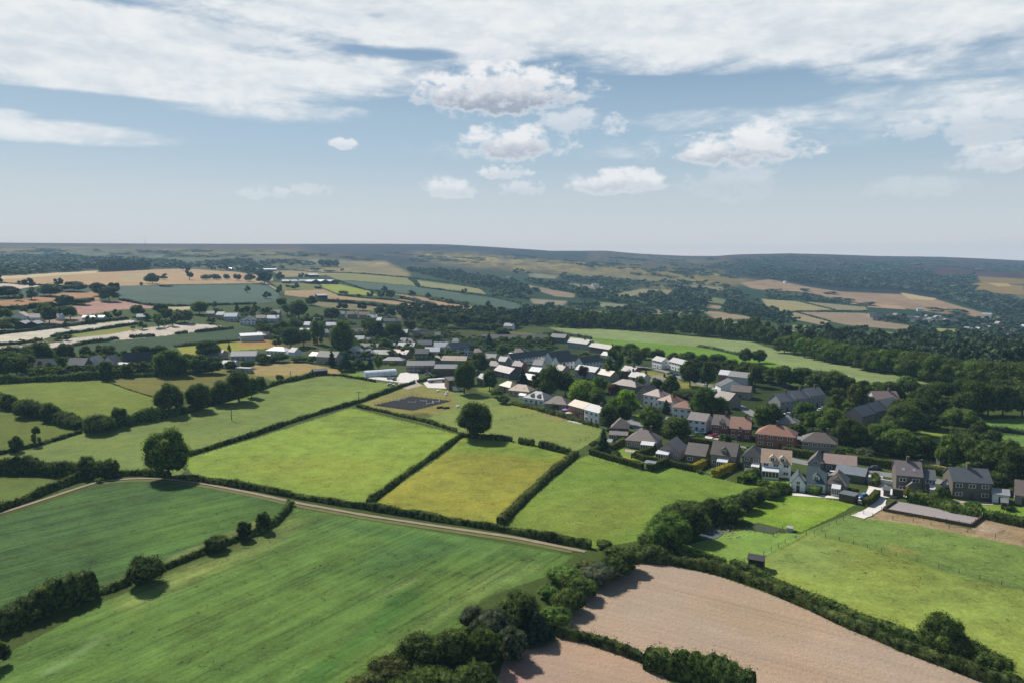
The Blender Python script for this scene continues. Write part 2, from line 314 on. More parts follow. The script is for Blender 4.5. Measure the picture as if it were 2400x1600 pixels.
fld([(1083, 1024), (1200, 1036), (1337, 1060), (1345, 1075), (1276, 1128), (1200, 1196), (1168, 1231), (983, 1203), (868, 1184), (950, 1125), (1050, 1058)], (154, 157, 74), .1, ((1000, 1170), (1300, 1090)), 1.3)
fld([(1083, 1024), (1200, 1034), (1320, 1056), (1300, 1082), (1180, 1062), (1080, 1060), (1040, 1066)], (120, 154, 74), soft=10, op=.8)
fld([(1345, 1082), (1360, 1074), (1380, 1065), (1506, 1103), (1567, 1095), (1672, 1115), (1731, 1133), (1800, 1136), (1720, 1165), (1660, 1180), (1560, 1190), (1525, 1215), (1500, 1265), (1385, 1286), (1200, 1247), (1172, 1240), (1240, 1175)], (122, 150, 70), .12, ((1250, 1230), (1500, 1130)), 1.2)
fld([(1215, 1225), (1300, 1160), (1500, 1150), (1560, 1165), (1500, 1230), (1380, 1270), (1200, 1240)], (134, 148, 74), soft=16, op=.6)
fld([(837, 950), (939, 909), (978, 898), (1054, 915), (1133, 925), (1200, 945), (1259, 962), (1302, 975), (1409, 1003), (1404, 1023), (1345, 1062), (1297, 1048), (1200, 1033), (1130, 1024), (1075, 1012)], (134, 150, 88), .06, ((900, 960), (1300, 1010)))
fld([(845, 948), (939, 912), (978, 900), (1050, 915), (1070, 935), (1060, 960), (1010, 972), (900, 966)], (146, 140, 92), soft=5, op=.8)
fld([(965, 968), (1000, 966), (1016, 975), (990, 982), (960, 978)], (92, 92, 62), soft=2, op=.8)
fld([(585, 862), (600, 856), (689, 846), (809, 868), (791, 877), (687, 889), (600, 879)], (168, 152, 108), .2, ((600, 865), (780, 872)))
fld([(600, 879), (687, 878), (791, 875), (750, 884), (690, 892), (640, 892)], (134, 134, 84), soft=2)
fld([(785, 882), (850, 870), (870, 878), (865, 890), (820, 885)], (126, 156, 78))
DRK = (80, 111, 66)
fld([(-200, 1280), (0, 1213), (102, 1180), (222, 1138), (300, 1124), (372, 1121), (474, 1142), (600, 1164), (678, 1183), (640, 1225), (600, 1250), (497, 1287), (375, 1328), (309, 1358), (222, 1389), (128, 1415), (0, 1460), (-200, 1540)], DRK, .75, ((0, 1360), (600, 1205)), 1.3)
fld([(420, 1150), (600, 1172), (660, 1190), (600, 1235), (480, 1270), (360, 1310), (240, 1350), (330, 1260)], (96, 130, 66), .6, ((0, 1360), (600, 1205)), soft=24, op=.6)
fld([(600, 1238), (500, 1272), (378, 1322), (390, 1308), (470, 1275), (560, 1240), (610, 1215)], (142, 146, 96), soft=4, op=.7)
fld([(-200, 1700), (-200, 1600), (0, 1540), (245, 1409), (400, 1345), (610, 1262), (690, 1190), (900, 1225), (1345, 1302), (1280, 1350), (1130, 1400), (1080, 1470), (960, 1500), (870, 1560), (820, 1700)], (100, 131, 68), .7, ((100, 1560), (900, 1230)), 1.5)
fld([(700, 1195), (900, 1228), (1320, 1296), (1260, 1320), (1100, 1300), (900, 1260), (760, 1240)], (96, 130, 74), soft=10, op=.7)
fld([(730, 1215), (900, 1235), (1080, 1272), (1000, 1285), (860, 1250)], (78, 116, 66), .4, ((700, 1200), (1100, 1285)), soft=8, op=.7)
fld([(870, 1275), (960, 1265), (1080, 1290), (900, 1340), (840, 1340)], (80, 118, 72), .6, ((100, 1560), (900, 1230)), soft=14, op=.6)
fld([(400, 1345), (610, 1264), (680, 1215), (720, 1215), (640, 1280), (480, 1345), (300, 1430), (260, 1425)], (142, 152, 92), .5, ((100, 1560), (900, 1230)), soft=14, op=.65)
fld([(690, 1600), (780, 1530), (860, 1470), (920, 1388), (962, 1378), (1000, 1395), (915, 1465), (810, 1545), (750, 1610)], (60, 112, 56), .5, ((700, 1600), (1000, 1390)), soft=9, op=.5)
fld([(880, 1388), (970, 1350), (985, 1356), (900, 1396)], (140, 156, 104), soft=5, op=.45)
fld([(90, 1580), (160, 1540), (230, 1488), (245, 1490), (190, 1530), (120, 1575)], (150, 168, 128), .3, ((90, 1580), (240, 1488)), 2.2, soft=6, op=.4)
fld([(1090, 1372), (1160, 1330), (1250, 1315), (1290, 1330), (1180, 1372), (1090, 1420), (960, 1500), (880, 1560), (900, 1520), (1000, 1450)], (134, 158, 92), .5, ((900, 1500), (1250, 1320)), soft=9, op=.6)
PLO = (186, 166, 146)
fld([(1300, 1478), (1343, 1424), (1380, 1375), (1450, 1335), (1500, 1318), (1583, 1325), (1685, 1350), (1800, 1390), (1953, 1448), (2055, 1490), (2183, 1543), (2420, 1640), (1745, 1640), (1640, 1575), (1515, 1540), (1400, 1505)], PLO, .2, ((1400, 1430), (2000, 1600)), .28)
fld([(1700, 1400), (1830, 1430), (1900, 1480), (1800, 1500), (1600, 1420)], (172, 154, 128), .5, ((1400, 1430), (2000, 1600)), soft=22, op=.6)
fld([(1150, 1640), (1180, 1550), (1210, 1530), (1256, 1510), (1264, 1492), (1328, 1492), (1430, 1520), (1519, 1555), (1620, 1640)], (184, 161, 141), .2, ((1250, 1560), (1500, 1620)), .28)
fld([(1195, 1560), (1260, 1545), (1240, 1590), (1200, 1640), (1160, 1640)], (194, 146, 140), soft=14, op=.6)
# near right
fld([(1560, 1310), (1572, 1290), (1650, 1265), (1697, 1248), (1760, 1240), (1800, 1247), (1890, 1251), (1850, 1275), (1790, 1308), (1720, 1345), (1640, 1320)], (134, 166, 84), .06, ((1600, 1290), (1850, 1260)))
fld([(1741, 1207), (1800, 1165), (1870, 1158), (2009, 1179), (1950, 1212), (1878, 1245), (1800, 1232), (1745, 1220)], (130, 160, 66), .06, ((1800, 1200), (2000, 1180)), 1.3)
fld([(1830, 1185), (1900, 1180), (1950, 1195), (1850, 1215)], (156, 176, 88), soft=9, op=.6)
fld([(1880, 1247), (2012, 1196), (2025, 1205), (1905, 1256)], (120, 148, 80), soft=1)
fld([(1890, 1253), (2010, 1200), (2060, 1195), (2420, 1270), (2420, 1390), (2200, 1335), (2100, 1302), (1935, 1260)], (127, 153, 84), .06, ((1950, 1250), (2400, 1330)), 1.5)
fld([(1890, 1253), (1935, 1260), (2100, 1302), (2200, 1335), (2420, 1390), (2420, 1640), (2350, 1610), (2160, 1530), (2060, 1490), (1960, 1440), (1800, 1365), (1785, 1308), (1850, 1277)], (142, 160, 82), .05, ((1900, 1400), (2400, 1480)), 1.5)
fld([(1890, 1253), (1935, 1260), (2000, 1290), (1990, 1330), (1900, 1350), (1800, 1340), (1785, 1308), (1850, 1277)], (132, 154, 88), soft=10, op=.8)
fld([(2070, 1270), (2130, 1285), (2150, 1300), (2090, 1295)], (166, 160, 90), soft=5, op=.6)
fld([(2005, 1206), (2040, 1185), (2120, 1200), (2270, 1240), (2420, 1282), (2420, 1235), (2300, 1212), (2280, 1245), (2100, 1200), (2060, 1192)], (166, 148, 116), .0, None, 1.4)
fld([(2003, 1212), (2046, 1184), (2075, 1199), (2276, 1239), (2302, 1215), (2420, 1240), (2420, 1284), (2270, 1254), (2140, 1228), (2060, 1217)], (172, 152, 122), soft=1)
fld([(2300, 1222), (2350, 1228), (2340, 1250), (2290, 1248)], (188, 168, 148), soft=3, op=.7)
fld([(2130, 1160), (2200, 1158), (2420, 1190), (2420, 1232), (2310, 1210), (2230, 1195), (2140, 1172)], (126, 156, 72), 0, None, 1.2)
fld([(2160, 1008), (2200, 1000), (2246, 1013), (2230, 1028), (2208, 1054), (2198, 1061), (2150, 1050)], (134, 152, 76), .2, ((2170, 1020), (2230, 1018)))
fld([(2180, 936), (2231, 938), (2240, 965), (2195, 955)], (118, 146, 78)); fld([(2286, 985), (2420, 976), (2420, 1016), (2318, 1008)], (118, 150, 82)); fld([(2340, 1017), (2420, 1022), (2420, 1060), (2356, 1042)], (116, 148, 84))
fld([(2050, 1068), (2183, 1078), (2255, 1108), (2234, 1112), (2106, 1094)], (152, 150, 104)); fld([(2100, 914), (2150, 914), (2140, 926), (2110, 926)], (134, 156, 80))
# lawns of the village
LAWN = (126, 156, 76)
for p in ([(1440, 1062), (1448, 1048), (1500, 1055), (1535, 1060), (1490, 1072), (1515, 1090), (1480, 1085), (1430, 1068)], [(1512, 1072), (1535, 1068), (1560, 1075), (1550, 1082)], [(1600, 1085), (1650, 1088), (1628, 1098), (1590, 1090)],
          [(1655, 1105), (1700, 1098), (1712, 1095), (1680, 1116)], [(1740, 1115), (1800, 1118), (1850, 1128), (1830, 1150), (1780, 1140), (1730, 1130)], [(1470, 975), (1500, 970), (1505, 990), (1475, 985)]):
    fld(p, LAWN, soft=1)
fld([(1425, 1065), (1460, 1066), (1500, 1085), (1512, 1094), (1470, 1086)], (160, 150, 74), soft=2)
fld([(1490, 868), (1530, 868), (1580, 880), (1600, 895), (1680, 900), (1640, 912), (1560, 905), (1500, 880)], (142, 144, 84), soft=2)
fld([(1270, 860), (1320, 862), (1300, 872), (1265, 868)], (128, 130, 80), soft=2)
fld([(1205, 948), (1260, 958), (1270, 966), (1215, 956)], (160, 150, 84), soft=1); fld([(1115, 900), (1150, 905), (1160, 925), (1120, 915)], (130, 146, 78), soft=2)
fld([(1280, 965), (1340, 985), (1400, 1000), (1340, 990), (1270, 975)], (150, 146, 96), soft=2)

def pip(px, py, poly):
    n = len(poly); ins = np.zeros(px.shape, bool); j = n-1
    for i in range(n):
        xi, yi = poly[i]; xj, yj = poly[j]
        if yi != yj:
            c = ((yi > py) != (yj > py)) & (px < (xj-xi)*(py-yi)/(yj-yi)+xi); ins ^= c
        j = i
    return ins
# ------------------------------------------------------------------ the ground sheet (polar grid, fine where the picture looks)
az_in = np.array([pix_uv(p, 800)[0] for p in np.arange(-360, 2761, 2.6)])
az_out = np.linspace(az_in[-1], 2*math.pi+az_in[0], 90)[1:-1]
AZ = np.concatenate([az_in, az_out]); NA = len(AZ)
rad = [2, 10, 20, 30, 40, 50, 60, 70, 80]; d = 86.0
while d < 6200:
    rad.append(d); d += min(max(d*d/FPX/CAMZ*2.3, 0.4), d*0.0062 if d > 330 else 9)
rad += [6300, 6500]
RD = np.array(rad); NR = len(RD)
A2, D2 = np.meshgrid(AZ, RD, indexing='ij')
GX = (D2*np.sin(A2)).ravel(); GY = (D2*np.cos(A2)).ravel(); GZ = tz(GX, GY)
PX, PY = project(GX, GY, GZ); PX = np.nan_to_num(PX, nan=-9999); PY = np.nan_to_num(PY, nan=-9999)
dist = np.hypot(GX, GY)
colr = np.zeros((len(GX), 3)); par = np.zeros((len(GX), 3)); par[:, 2] = 1.0
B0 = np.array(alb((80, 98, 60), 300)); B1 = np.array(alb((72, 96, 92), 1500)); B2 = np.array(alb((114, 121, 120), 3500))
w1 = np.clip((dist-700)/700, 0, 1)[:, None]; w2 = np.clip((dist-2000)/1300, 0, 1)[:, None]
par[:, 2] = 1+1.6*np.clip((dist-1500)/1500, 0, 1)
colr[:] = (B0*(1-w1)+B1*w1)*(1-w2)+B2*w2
# beyond the picture's sides the same country goes on: plain fields in rotated cells
outm = (PX < -60) | (PX > 2460)
ru = (GX*.86+GY*.5)/150.0+.25*np.sin(GY/170.0); rv_ = (-GX*.5+GY*.86)/110.0+.2*np.sin(GX/140.0)
pal = np.array([alb(c_, 600) for c_ in ((118, 138, 76), (104, 126, 70), (132, 150, 80), (150, 146, 96), (92, 116, 70), (170, 152, 124), (124, 144, 84), (110, 130, 84))])
hsh = (np.floor(ru).astype(int)*7349+np.floor(rv_).astype(int)*9151) % 8
edge = np.minimum(np.minimum(ru % 1, 1-ru % 1)*150, np.minimum(rv_ % 1, 1-rv_ % 1)*110) < 3.0
cell = pal[hsh]; cell[edge] = alb((58, 78, 46), 500)
wf = (np.clip((2600-dist)/900, 0, 1)*outm)[:, None]
colr[:] = colr*(1-wf)+cell*wf
jit = np.random.default_rng(3)
jx = PX + jit.normal(0, 1, len(PX))*np.clip(500/np.maximum(dist, 1), .2, 1.2)*0.7; jy = PY + jit.normal(0, 1, len(PX))*0.25
def fdist(poly):
    cx = sum(p[0] for p in poly)/len(poly); cy = sum(p[1] for p in poly)/len(poly)
    return math.hypot(*ground(cx, cy)[:2])
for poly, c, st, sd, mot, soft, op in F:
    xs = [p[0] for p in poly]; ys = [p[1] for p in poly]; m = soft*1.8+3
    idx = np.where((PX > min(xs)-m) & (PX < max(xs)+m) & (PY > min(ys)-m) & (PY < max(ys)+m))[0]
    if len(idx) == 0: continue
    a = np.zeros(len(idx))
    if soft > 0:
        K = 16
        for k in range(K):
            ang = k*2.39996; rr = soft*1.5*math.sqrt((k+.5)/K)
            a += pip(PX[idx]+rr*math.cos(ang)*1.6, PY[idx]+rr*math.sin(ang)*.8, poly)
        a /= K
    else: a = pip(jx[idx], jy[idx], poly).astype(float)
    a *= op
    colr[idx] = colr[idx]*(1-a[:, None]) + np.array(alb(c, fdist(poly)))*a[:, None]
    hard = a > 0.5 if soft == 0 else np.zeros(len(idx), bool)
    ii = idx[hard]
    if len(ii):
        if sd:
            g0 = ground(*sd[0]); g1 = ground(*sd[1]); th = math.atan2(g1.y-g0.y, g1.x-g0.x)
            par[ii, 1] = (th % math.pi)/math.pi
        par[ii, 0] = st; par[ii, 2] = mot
me = bpy.data.meshes.new("ground")
nv = len(GX); me.vertices.add(nv+1)
co = np.stack([GX, GY, GZ], 1); co = np.vstack([co, [[0, 0, tzf(0, 2.1)]]])
me.vertices.foreach_set('co', co.astype(np.float32).ravel())
i = np.arange(NA)[:, None]; j = np.arange(NR-1)[None, :]; i2 = (i+1) % NA
q = np.stack([i*NR+j+0*i, i*NR+j+1+0*i, i2*NR+j+1, i2*NR+j], -1).reshape(-1, 4)
tri = np.stack([np.full(NA, nv), np.arange(NA)*NR, ((np.arange(NA)+1) % NA)*NR], -1)
loops = np.concatenate([q.ravel(), tri.ravel()])
starts = np.concatenate([np.arange(len(q))*4, len(q)*4+np.arange(NA)*3])
me.loops.add(len(loops)); me.loops.foreach_set('vertex_index', loops.astype(np.int32))
me.polygons.add(len(starts)); me.polygons.foreach_set('loop_start', starts.astype(np.int32))
me.polygons.foreach_set('use_smooth', np.ones(len(starts), bool))
me.update(calc_edges=True)
ca = me.attributes.new('field_colour', 'FLOAT_COLOR', 'POINT')
ca.data.foreach_set('color', np.vstack([np.hstack([colr, np.ones((nv, 1))]), [[.1, .1, .05, 1]]]).astype(np.float32).ravel())
pa = me.attributes.new('field_grain', 'FLOAT_COLOR', 'POINT')
pa.data.foreach_set('color', np.vstack([np.hstack([par, np.ones((nv, 1))]), [[0, 0, 1, 1]]]).astype(np.float32).ravel())

def newmat(name):
    m = bpy.data.materials.new(name); m.use_nodes = True; m.node_tree.nodes.clear(); return m, NB(m.node_tree)
def finish(m, bb, colour, rough=0.9, spec=0.2, normal=None, metallic=0.0, trans=None):
    n = bb.n; p = n.new('ShaderNodeBsdfPrincipled')
    if isinstance(colour, tuple): p.inputs['Base Color'].default_value = (*colour[:3], 1)
    else: bb.l.new(colour, p.inputs['Base Color'])
    bb.put(p.inputs['Roughness'], rough); p.inputs['Specular IOR Level'].default_value = spec; p.inputs['Metallic'].default_value = metallic
    if normal is not None: bb.l.new(normal, p.inputs['Normal'])
    o = n.new('ShaderNodeOutputMaterial'); sh = p.outputs[0]
    if trans:
        t = n.new('ShaderNodeBsdfTranslucent')
        if isinstance(colour, tuple): t.inputs[0].default_value = (*colour[:3], 1)
        else:
            tcol = bb.mix(1.0, colour, (1.6, 1.8, .7), 'MULTIPLY'); bb.l.new(tcol, t.inputs[0])
        mx = n.new('ShaderNodeMixShader'); mx.inputs[0].default_value = trans
        bb.l.new(p.outputs[0], mx.inputs[1]); bb.l.new(t.outputs[0], mx.inputs[2]); sh = mx.outputs[0]
    bb.l.new(sh, o.inputs[0]); return m
def bump(bb, h, s, dist=0.1):
    n = bb.n.new('ShaderNodeBump'); n.inputs['Strength'].default_value = s; n.inputs['Distance'].default_value = dist
    bb.l.new(h, n.inputs['Height']); return n.outputs[0]
gm, g = newmat("field_ground")
at = g.n.new('ShaderNodeAttribute'); at.attribute_name = 'field_colour'
pt = g.n.new('ShaderNodeAttribute'); pt.attribute_name = 'field_grain'
sp = g.n.new('ShaderNodeSeparateColor'); g.l.new(pt.outputs['Color'], sp.inputs[0])
STR, DIR, MOT = sp.outputs
geo = g.n.new('ShaderNodeNewGeometry'); sg = g.n.new('ShaderNodeSeparateXYZ'); g.l.new(geo.outputs['Position'], sg.inputs[0])
th = g.m('MULTIPLY', DIR, math.pi); cs = g.m('COSINE', th); sn = g.m('SINE', th)
al = g.m('ADD', g.m('MULTIPLY', sg.outputs[0], cs), g.m('MULTIPLY', sg.outputs[1], sn))
ac = g.m('SUBTRACT', g.m('MULTIPLY', sg.outputs[1], cs), g.m('MULTIPLY', sg.outputs[0], sn))
n_str = g.noise(g.comb(g.m('MULTIPLY', al, 0.012), g.m('MULTIPLY', ac, 0.16), 0.0), 1.0, 5, .65)
n_str2 = g.noise(g.comb(g.m('MULTIPLY', al, 0.05), g.m('MULTIPLY', ac, 0.9), 5.0), 1.0, 4, .6)
n_big = g.noise(geo.outputs['Position'], 0.022, 5, .6, .6)
n_mid = g.noise(geo.outputs['Position'], 0.16, 5, .65, .4)
n_fin = g.noise(geo.outputs['Position'], 1.3, 4, .75)
n_clump = g.noise(geo.outputs['Position'], 0.55, 3, .6, 1.0)
val = g.m('MULTIPLY', g.m('SUBTRACT', n_big, .5), 0.7)
val = g.m('ADD', val, g.m('MULTIPLY', g.m('SUBTRACT', n_mid, .5), 0.85))
n_hg = g.noise(g.comb(sg.outputs[0], g.m('MULTIPLY', sg.outputs[1], .22), 0.0), 0.014, 8, .8, .5)
val = g.m('ADD', val, g.m('MULTIPLY', g.m('SUBTRACT', n_hg, .5), g.m('MULTIPLY', g.m('MAXIMUM', g.m('SUBTRACT', MOT, 1.5), 0.0), 3.0)))
val = g.m('MULTIPLY', val, MOT)
n_gr = g.noise(geo.outputs['Position'], 4.0, 3, .8)
val = g.m('ADD', val, g.m('MULTIPLY', g.m('MULTIPLY', g.m('SUBTRACT', n_fin, .5), 1.25), g.m('MINIMUM', MOT, 1.0)))
val = g.m('ADD', val, g.m('MULTIPLY', g.m('MULTIPLY', g.m('SUBTRACT', n_gr, .5), 1.0), g.m('MINIMUM', MOT, 1.0)))
val = g.m('SUBTRACT', val, g.m('MULTIPLY', g.m('MULTIPLY', g.ss(n_clump, .60, .74), 0.42), MOT))
val = g.m('ADD', val, g.m('MULTIPLY', g.m('MULTIPLY', g.m('SUBTRACT', n_str, .5), 2.3), STR))
val = g.m('ADD', val, g.m('MULTIPLY', g.m('MULTIPLY', g.m('SUBTRACT', n_str2, .5), 1.6), STR))
tt = g.m('ABSOLUTE', g.m('MULTIPLY', g.m('SUBTRACT', g.m('FRACT', g.m('DIVIDE', g.m('ADD', ac, g.m('MULTIPLY', g.m('SUBTRACT', n_big, .5), 3.0)), 17.0)), .5), 17.0))
line = g.ss(g.m('ABSOLUTE', g.m('SUBTRACT', tt, 0.95)), .42, .15)
val = g.m('SUBTRACT', val, g.m('MULTIPLY', g.m('MULTIPLY', line, g.ss(STR, .12, .3)), g.m('MULTIPLY', g.ss(n_mid, .35, .6), .24)))
k = g.m('ADD', val, 1.0)
k = g.m('MAXIMUM', k, 0.35)
vm = g.n.new('ShaderNodeVectorMath'); vm.operation = 'SCALE'; g.l.new(at.outputs['Color'], vm.inputs[0]); g.l.new(k, vm.inputs['Scale'])
hue = g.ss(g.noise(geo.outputs['Position'], 0.045, 4, .6), .35, .7)
c = g.mix(g.m('MULTIPLY', hue, 0.55), vm.outputs[0], g.mix(1.0, vm.outputs[0], (1.16, 1.02, .88), 'MULTIPLY'))
finish(gm, g, c, 0.95, 0.08, bump(g, n_fin, .5, .5))
me.materials.append(gm)
ground_ob = bpy.data.objects.new("ground", me); COL.objects.link(ground_ob)
ground_ob['kind'] = 'structure'; ground_ob['label'] = 'patchwork of green pasture, stubble and ploughed fields running back to the moor'
# ------------------------------------------------------------------ materials of things
def vmat(name, c, rough=.85, spec=.25, n1=0.35, s1=1.5, bumps=0.0, trans=None, rnd=0.0):
    """colour given as albedo, varied by noise in object space"""
    m, bb = newmat(name)
    t = bb.n.new('ShaderNodeTexCoord')
    n = bb.noise(t.outputs['Object'], s1, 4, .65)
    v = bb.m('ADD', 1.0, bb.m('MULTIPLY', bb.m('SUBTRACT', n, .5), n1*2))
    if rnd:
        oi = bb.n.new('ShaderNodeObjectInfo'); v = bb.m('MULTIPLY', v, bb.m('ADD', 1-rnd, bb.m('MULTIPLY', oi.outputs['Random'], 2*rnd)))
    x = bb.n.new('ShaderNodeVectorMath'); x.operation = 'SCALE'; x.inputs[0].default_value = c[:3]; bb.l.new(v, x.inputs['Scale'])
    nm = bump(bb, n, bumps, .1) if bumps else None
    return finish(m, bb, x.outputs[0], rough, spec, nm, trans=trans)
def leafmat(name, c, c2, trans=.38, rnd=.22, sc=0.35, rough=.62):
    m, bb = newmat(name)
    ge = bb.n.new('ShaderNodeNewGeometry')
    n = bb.noise(ge.outputs['Position'], sc, 4, .7); n2 = bb.noise(ge.outputs['Position'], sc*3.4, 4, .7)
    col_ = bb.mix(bb.ss(n, .36, .66), c, c2)
    oi = bb.n.new('ShaderNodeObjectInfo')
    v = bb.m('MULTIPLY', bb.m('ADD', .22, bb.m('MULTIPLY', bb.ss(n2, .36, .66), 1.75)), bb.m('ADD', 1-rnd, bb.m('MULTIPLY', oi.outputs['Random'], 2*rnd)))
    x = bb.n.new('ShaderNodeVectorMath'); x.operation = 'SCALE'; bb.l.new(col_, x.inputs[0]); bb.l.new(v, x.inputs['Scale'])
    return finish(m, bb, x.outputs[0], .85, .06, None, trans=trans)
M = {}
M['dark'] = leafmat("foliage_dark", (.038, .062, .022), (.090, .116, .030))
M['mid'] = leafmat("foliage_mid", (.054, .088, .026), (.116, .156, .036))
M['light'] = leafmat("foliage_light", (.070, .125, .030), (.120, .185, .040))
M['lime'] = leafmat("foliage_lime", (.13, .21, .03), (.20, .29, .045))
M['olive'] = leafmat("foliage_olive", (.070, .085, .028), (.105, .120, .038))
M['grey'] = leafmat("foliage_grey", (.075, .090, .058), (.110, .125, .080))
M['copper'] = leafmat("foliage_copper", (.045, .018, .020), (.065, .028, .026))
M['conifer'] = leafmat("foliage_conifer", (.016, .034, .022), (.028, .052, .028), trans=.08)
M['hedge'] = leafmat("foliage_hedge", (.044, .066, .022), (.10, .118, .036), sc=.22)
M['box'] = leafmat("foliage_clipped_hedge", (.050, .070, .018), (.10, .11, .022), sc=.6)
M['gold'] = leafmat("foliage_golden_hedge", (.17, .15, .02), (.24, .20, .025), sc=.6)
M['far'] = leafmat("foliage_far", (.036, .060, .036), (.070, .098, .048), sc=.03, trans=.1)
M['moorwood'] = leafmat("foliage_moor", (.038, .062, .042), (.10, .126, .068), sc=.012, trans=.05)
M['bark'] = vmat("bark", (.075, .058, .042), .95, .1, .4, 4)
def roofmat(name, c, rough=.55, spec=.5, n1=.4, course=True):
    m, bb = newmat(name); t = bb.n.new('ShaderNodeTexCoord')
    n = bb.noise(t.outputs['Object'], .9, 5, .7); n2 = bb.noise(t.outputs['Object'], 5.5, 3, .7)
    v = bb.m('ADD', bb.m('ADD', 1.0, bb.m('MULTIPLY', bb.m('SUBTRACT', n, .5), n1*2)), bb.m('MULTIPLY', bb.m('SUBTRACT', n2, .5), .7))
    x = bb.n.new('ShaderNodeVectorMath'); x.operation = 'SCALE'; x.inputs[0].default_value = c; bb.l.new(v, x.inputs['Scale'])
    s = bb.n.new('ShaderNodeSeparateXYZ'); bb.l.new(t.outputs['Object'], s.inputs[0])
    h = bb.m('ADD', bb.m('FRACT', bb.m('MULTIPLY', s.outputs[2], 5.0)), n2)
    return finish(m, bb, x.outputs[0], rough, spec, bump(bb, h, .35, .06))
RF = dict(slate=(.115, .122, .135), dslate=(.050, .056, .062), grey=(.20, .20, .205), pale=(.28, .28, .29), brown=(.155, .122, .105), dbrown=(.105, .088, .076), purple=(.19, .155, .155),
          tan=(.36, .28, .20), red=(.26, .125, .082), orange=(.36, .20, .135), peach=(.42, .30, .21), white=(.60, .60, .62), blue=(.16, .185, .21), teal=(.035, .065, .078), black=(.03, .03, .033), pink=(.30, .215, .19), stone=(.24, .21, .17))  # white: sun glare on slates put into the colour; also plain white roofs
for k_, c_ in RF.items(): M['r_'+k_] = roofmat("roof_"+k_, c_)
WL = dict(white=(.74, .74, .73), cream=(.55, .50, .40), stone=(.27, .235, .185), dstone=(.13, .115, .095), brick=(.30, .13, .085), dbrick=(.17, .085, .065), grey=(.30, .30, .30), tan=(.42, .34, .25), wood=(.10, .075, .055), pink=(.40, .30, .27), black=(.035, .035, .038), palegrey=(.45, .46, .47))
for k_, c_ in WL.items(): M['w_'+k_] = vmat("wall_"+k_, c_, .9, .2, .16, 2.2)
M['frame'] = vmat("window_frame_white", (.75, .75, .74), .5, .4, .05)
M['glass'] = finish(*newmat("window_glass"), (.035, .042, .052), .12, .6)
M['cglass'] = finish(*newmat("conservatory_glass"), (.30, .34, .37), .15, .6)
M['door'] = vmat("painted_door", (.07, .06, .06), .6, .3)
M['chim'] = vmat("chimney_brick", (.13, .095, .075), .9, .2, .3)
M['pot'] = vmat("chimney_pot", (.30, .17, .11), .9, .2)
M['post'] = vmat("weathered_wood", (.15, .12, .095), .9, .2)
M['redwood'] = vmat("red_brown_wood", (.22, .10, .07), .9, .2)
M['poly'] = vmat("polythene", (.60, .64, .66), .4, .4, .1)
M['tyre'] = vmat("rubber", (.02, .02, .02), .8, .2); M['alloy'] = vmat("wheel_metal", (.35, .35, .36), .4, .5)
M['concrete'] = vmat("concrete", (.42, .40, .37), .9, .2)
M['metal'] = vmat("galvanised_metal", (.30, .31, .32), .5, .5)
M['soil'] = vmat("bare_soil", (.14, .105, .075), .95, .1); M['plastic_white'] = vmat("white_plastic", (.75, .75, .74), .5, .4, .05)
def paint(name, c): M[name] = finish(*newmat("car_paint_"+name), c, .25, .6); return name
for n_, c_ in (('blue', (.05, .17, .42)), ('red', (.40, .03, .03)), ('whitep', (.72, .73, .74)), ('silver', (.38, .40, .42)), ('darkp', (.035, .04, .05)), ('cyan', (.05, .30, .50)), ('violet', (.42, .20, .55))): paint(n_, c_)

# ------------------------------------------------------------------ mesh helpers
def mk(name, verts, faces, mat, parent=None, smooth=False):
    mesh = bpy.data.meshes.new(name); mesh.from_pydata([tuple(v) for v in verts], [], [tuple(f) for f in faces]); mesh.update()
    if mat: mesh.materials.append(M[mat] if isinstance(mat, str) else mat)
    if smooth: mesh.polygons.foreach_set('use_smooth', [True]*len(mesh.polygons))
    o = bpy.data.objects.new(name, mesh); COL.objects.link(o)
    if parent: o.parent = parent
    return o
def quadmesh(name, v, f, mat):
    """numpy verts (n,3), faces (m,4 or 3) -> mesh"""
    mesh = bpy.data.meshes.new(name); mesh.vertices.add(len(v)); mesh.vertices.foreach_set('co', np.asarray(v, np.float32).ravel())
    fs = f if isinstance(f, list) else [f]
    loops = np.concatenate([a.ravel() for a in fs]); st = []; o = 0
    for a in fs: st.append(o+np.arange(len(a))*a.shape[1]); o += a.size
    st = np.concatenate(st)
    mesh.loops.add(len(loops)); mesh.loops.foreach_set('vertex_index', loops.astype(np.int32))
    mesh.polygons.add(len(st)); mesh.polygons.foreach_set('loop_start', st.astype(np.int32)); mesh.update(calc_edges=True)
    mesh.materials.append(M[mat]); return mesh
def link(name, mesh, parent=None, loc=None):
    o = bpy.data.objects.new(name, mesh); COL.objects.link(o)
    if parent: o.parent = parent
    if loc is not None: o.location = loc
    return o
def empty(name, loc, rz=0.0):
    o = bpy.data.objects.new(name, None); COL.objects.link(o); o.location = loc; o.rotation_euler = (0, 0, rz); o.empty_display_size = .5; return o
LABELS = set()
def tag(o, label, cat, group=None):
    o['label'] = label; o['category'] = cat
    if group: o['group'] = group
    return o
def boxg(V_, F_, x0, x1, y0, y1, z0, z1):
    n = len(V_); V_ += [(x0, y0, z0), (x1, y0, z0), (x1, y1, z0), (x0, y1, z0), (x0, y0, z1), (x1, y0, z1), (x1, y1, z1), (x0, y1, z1)]
    F_ += [(n, n+3, n+2, n+1), (n+4, n+5, n+6, n+7), (n, n+1, n+5, n+4), (n+1, n+2, n+6, n+5), (n+2, n+3, n+7, n+6), (n+3, n, n+4, n+7)]
def box(name, dims, mat, parent=None):
    V_, F_ = [], []; boxg(V_, F_, *dims); return mk(name, V_, F_, mat, parent)
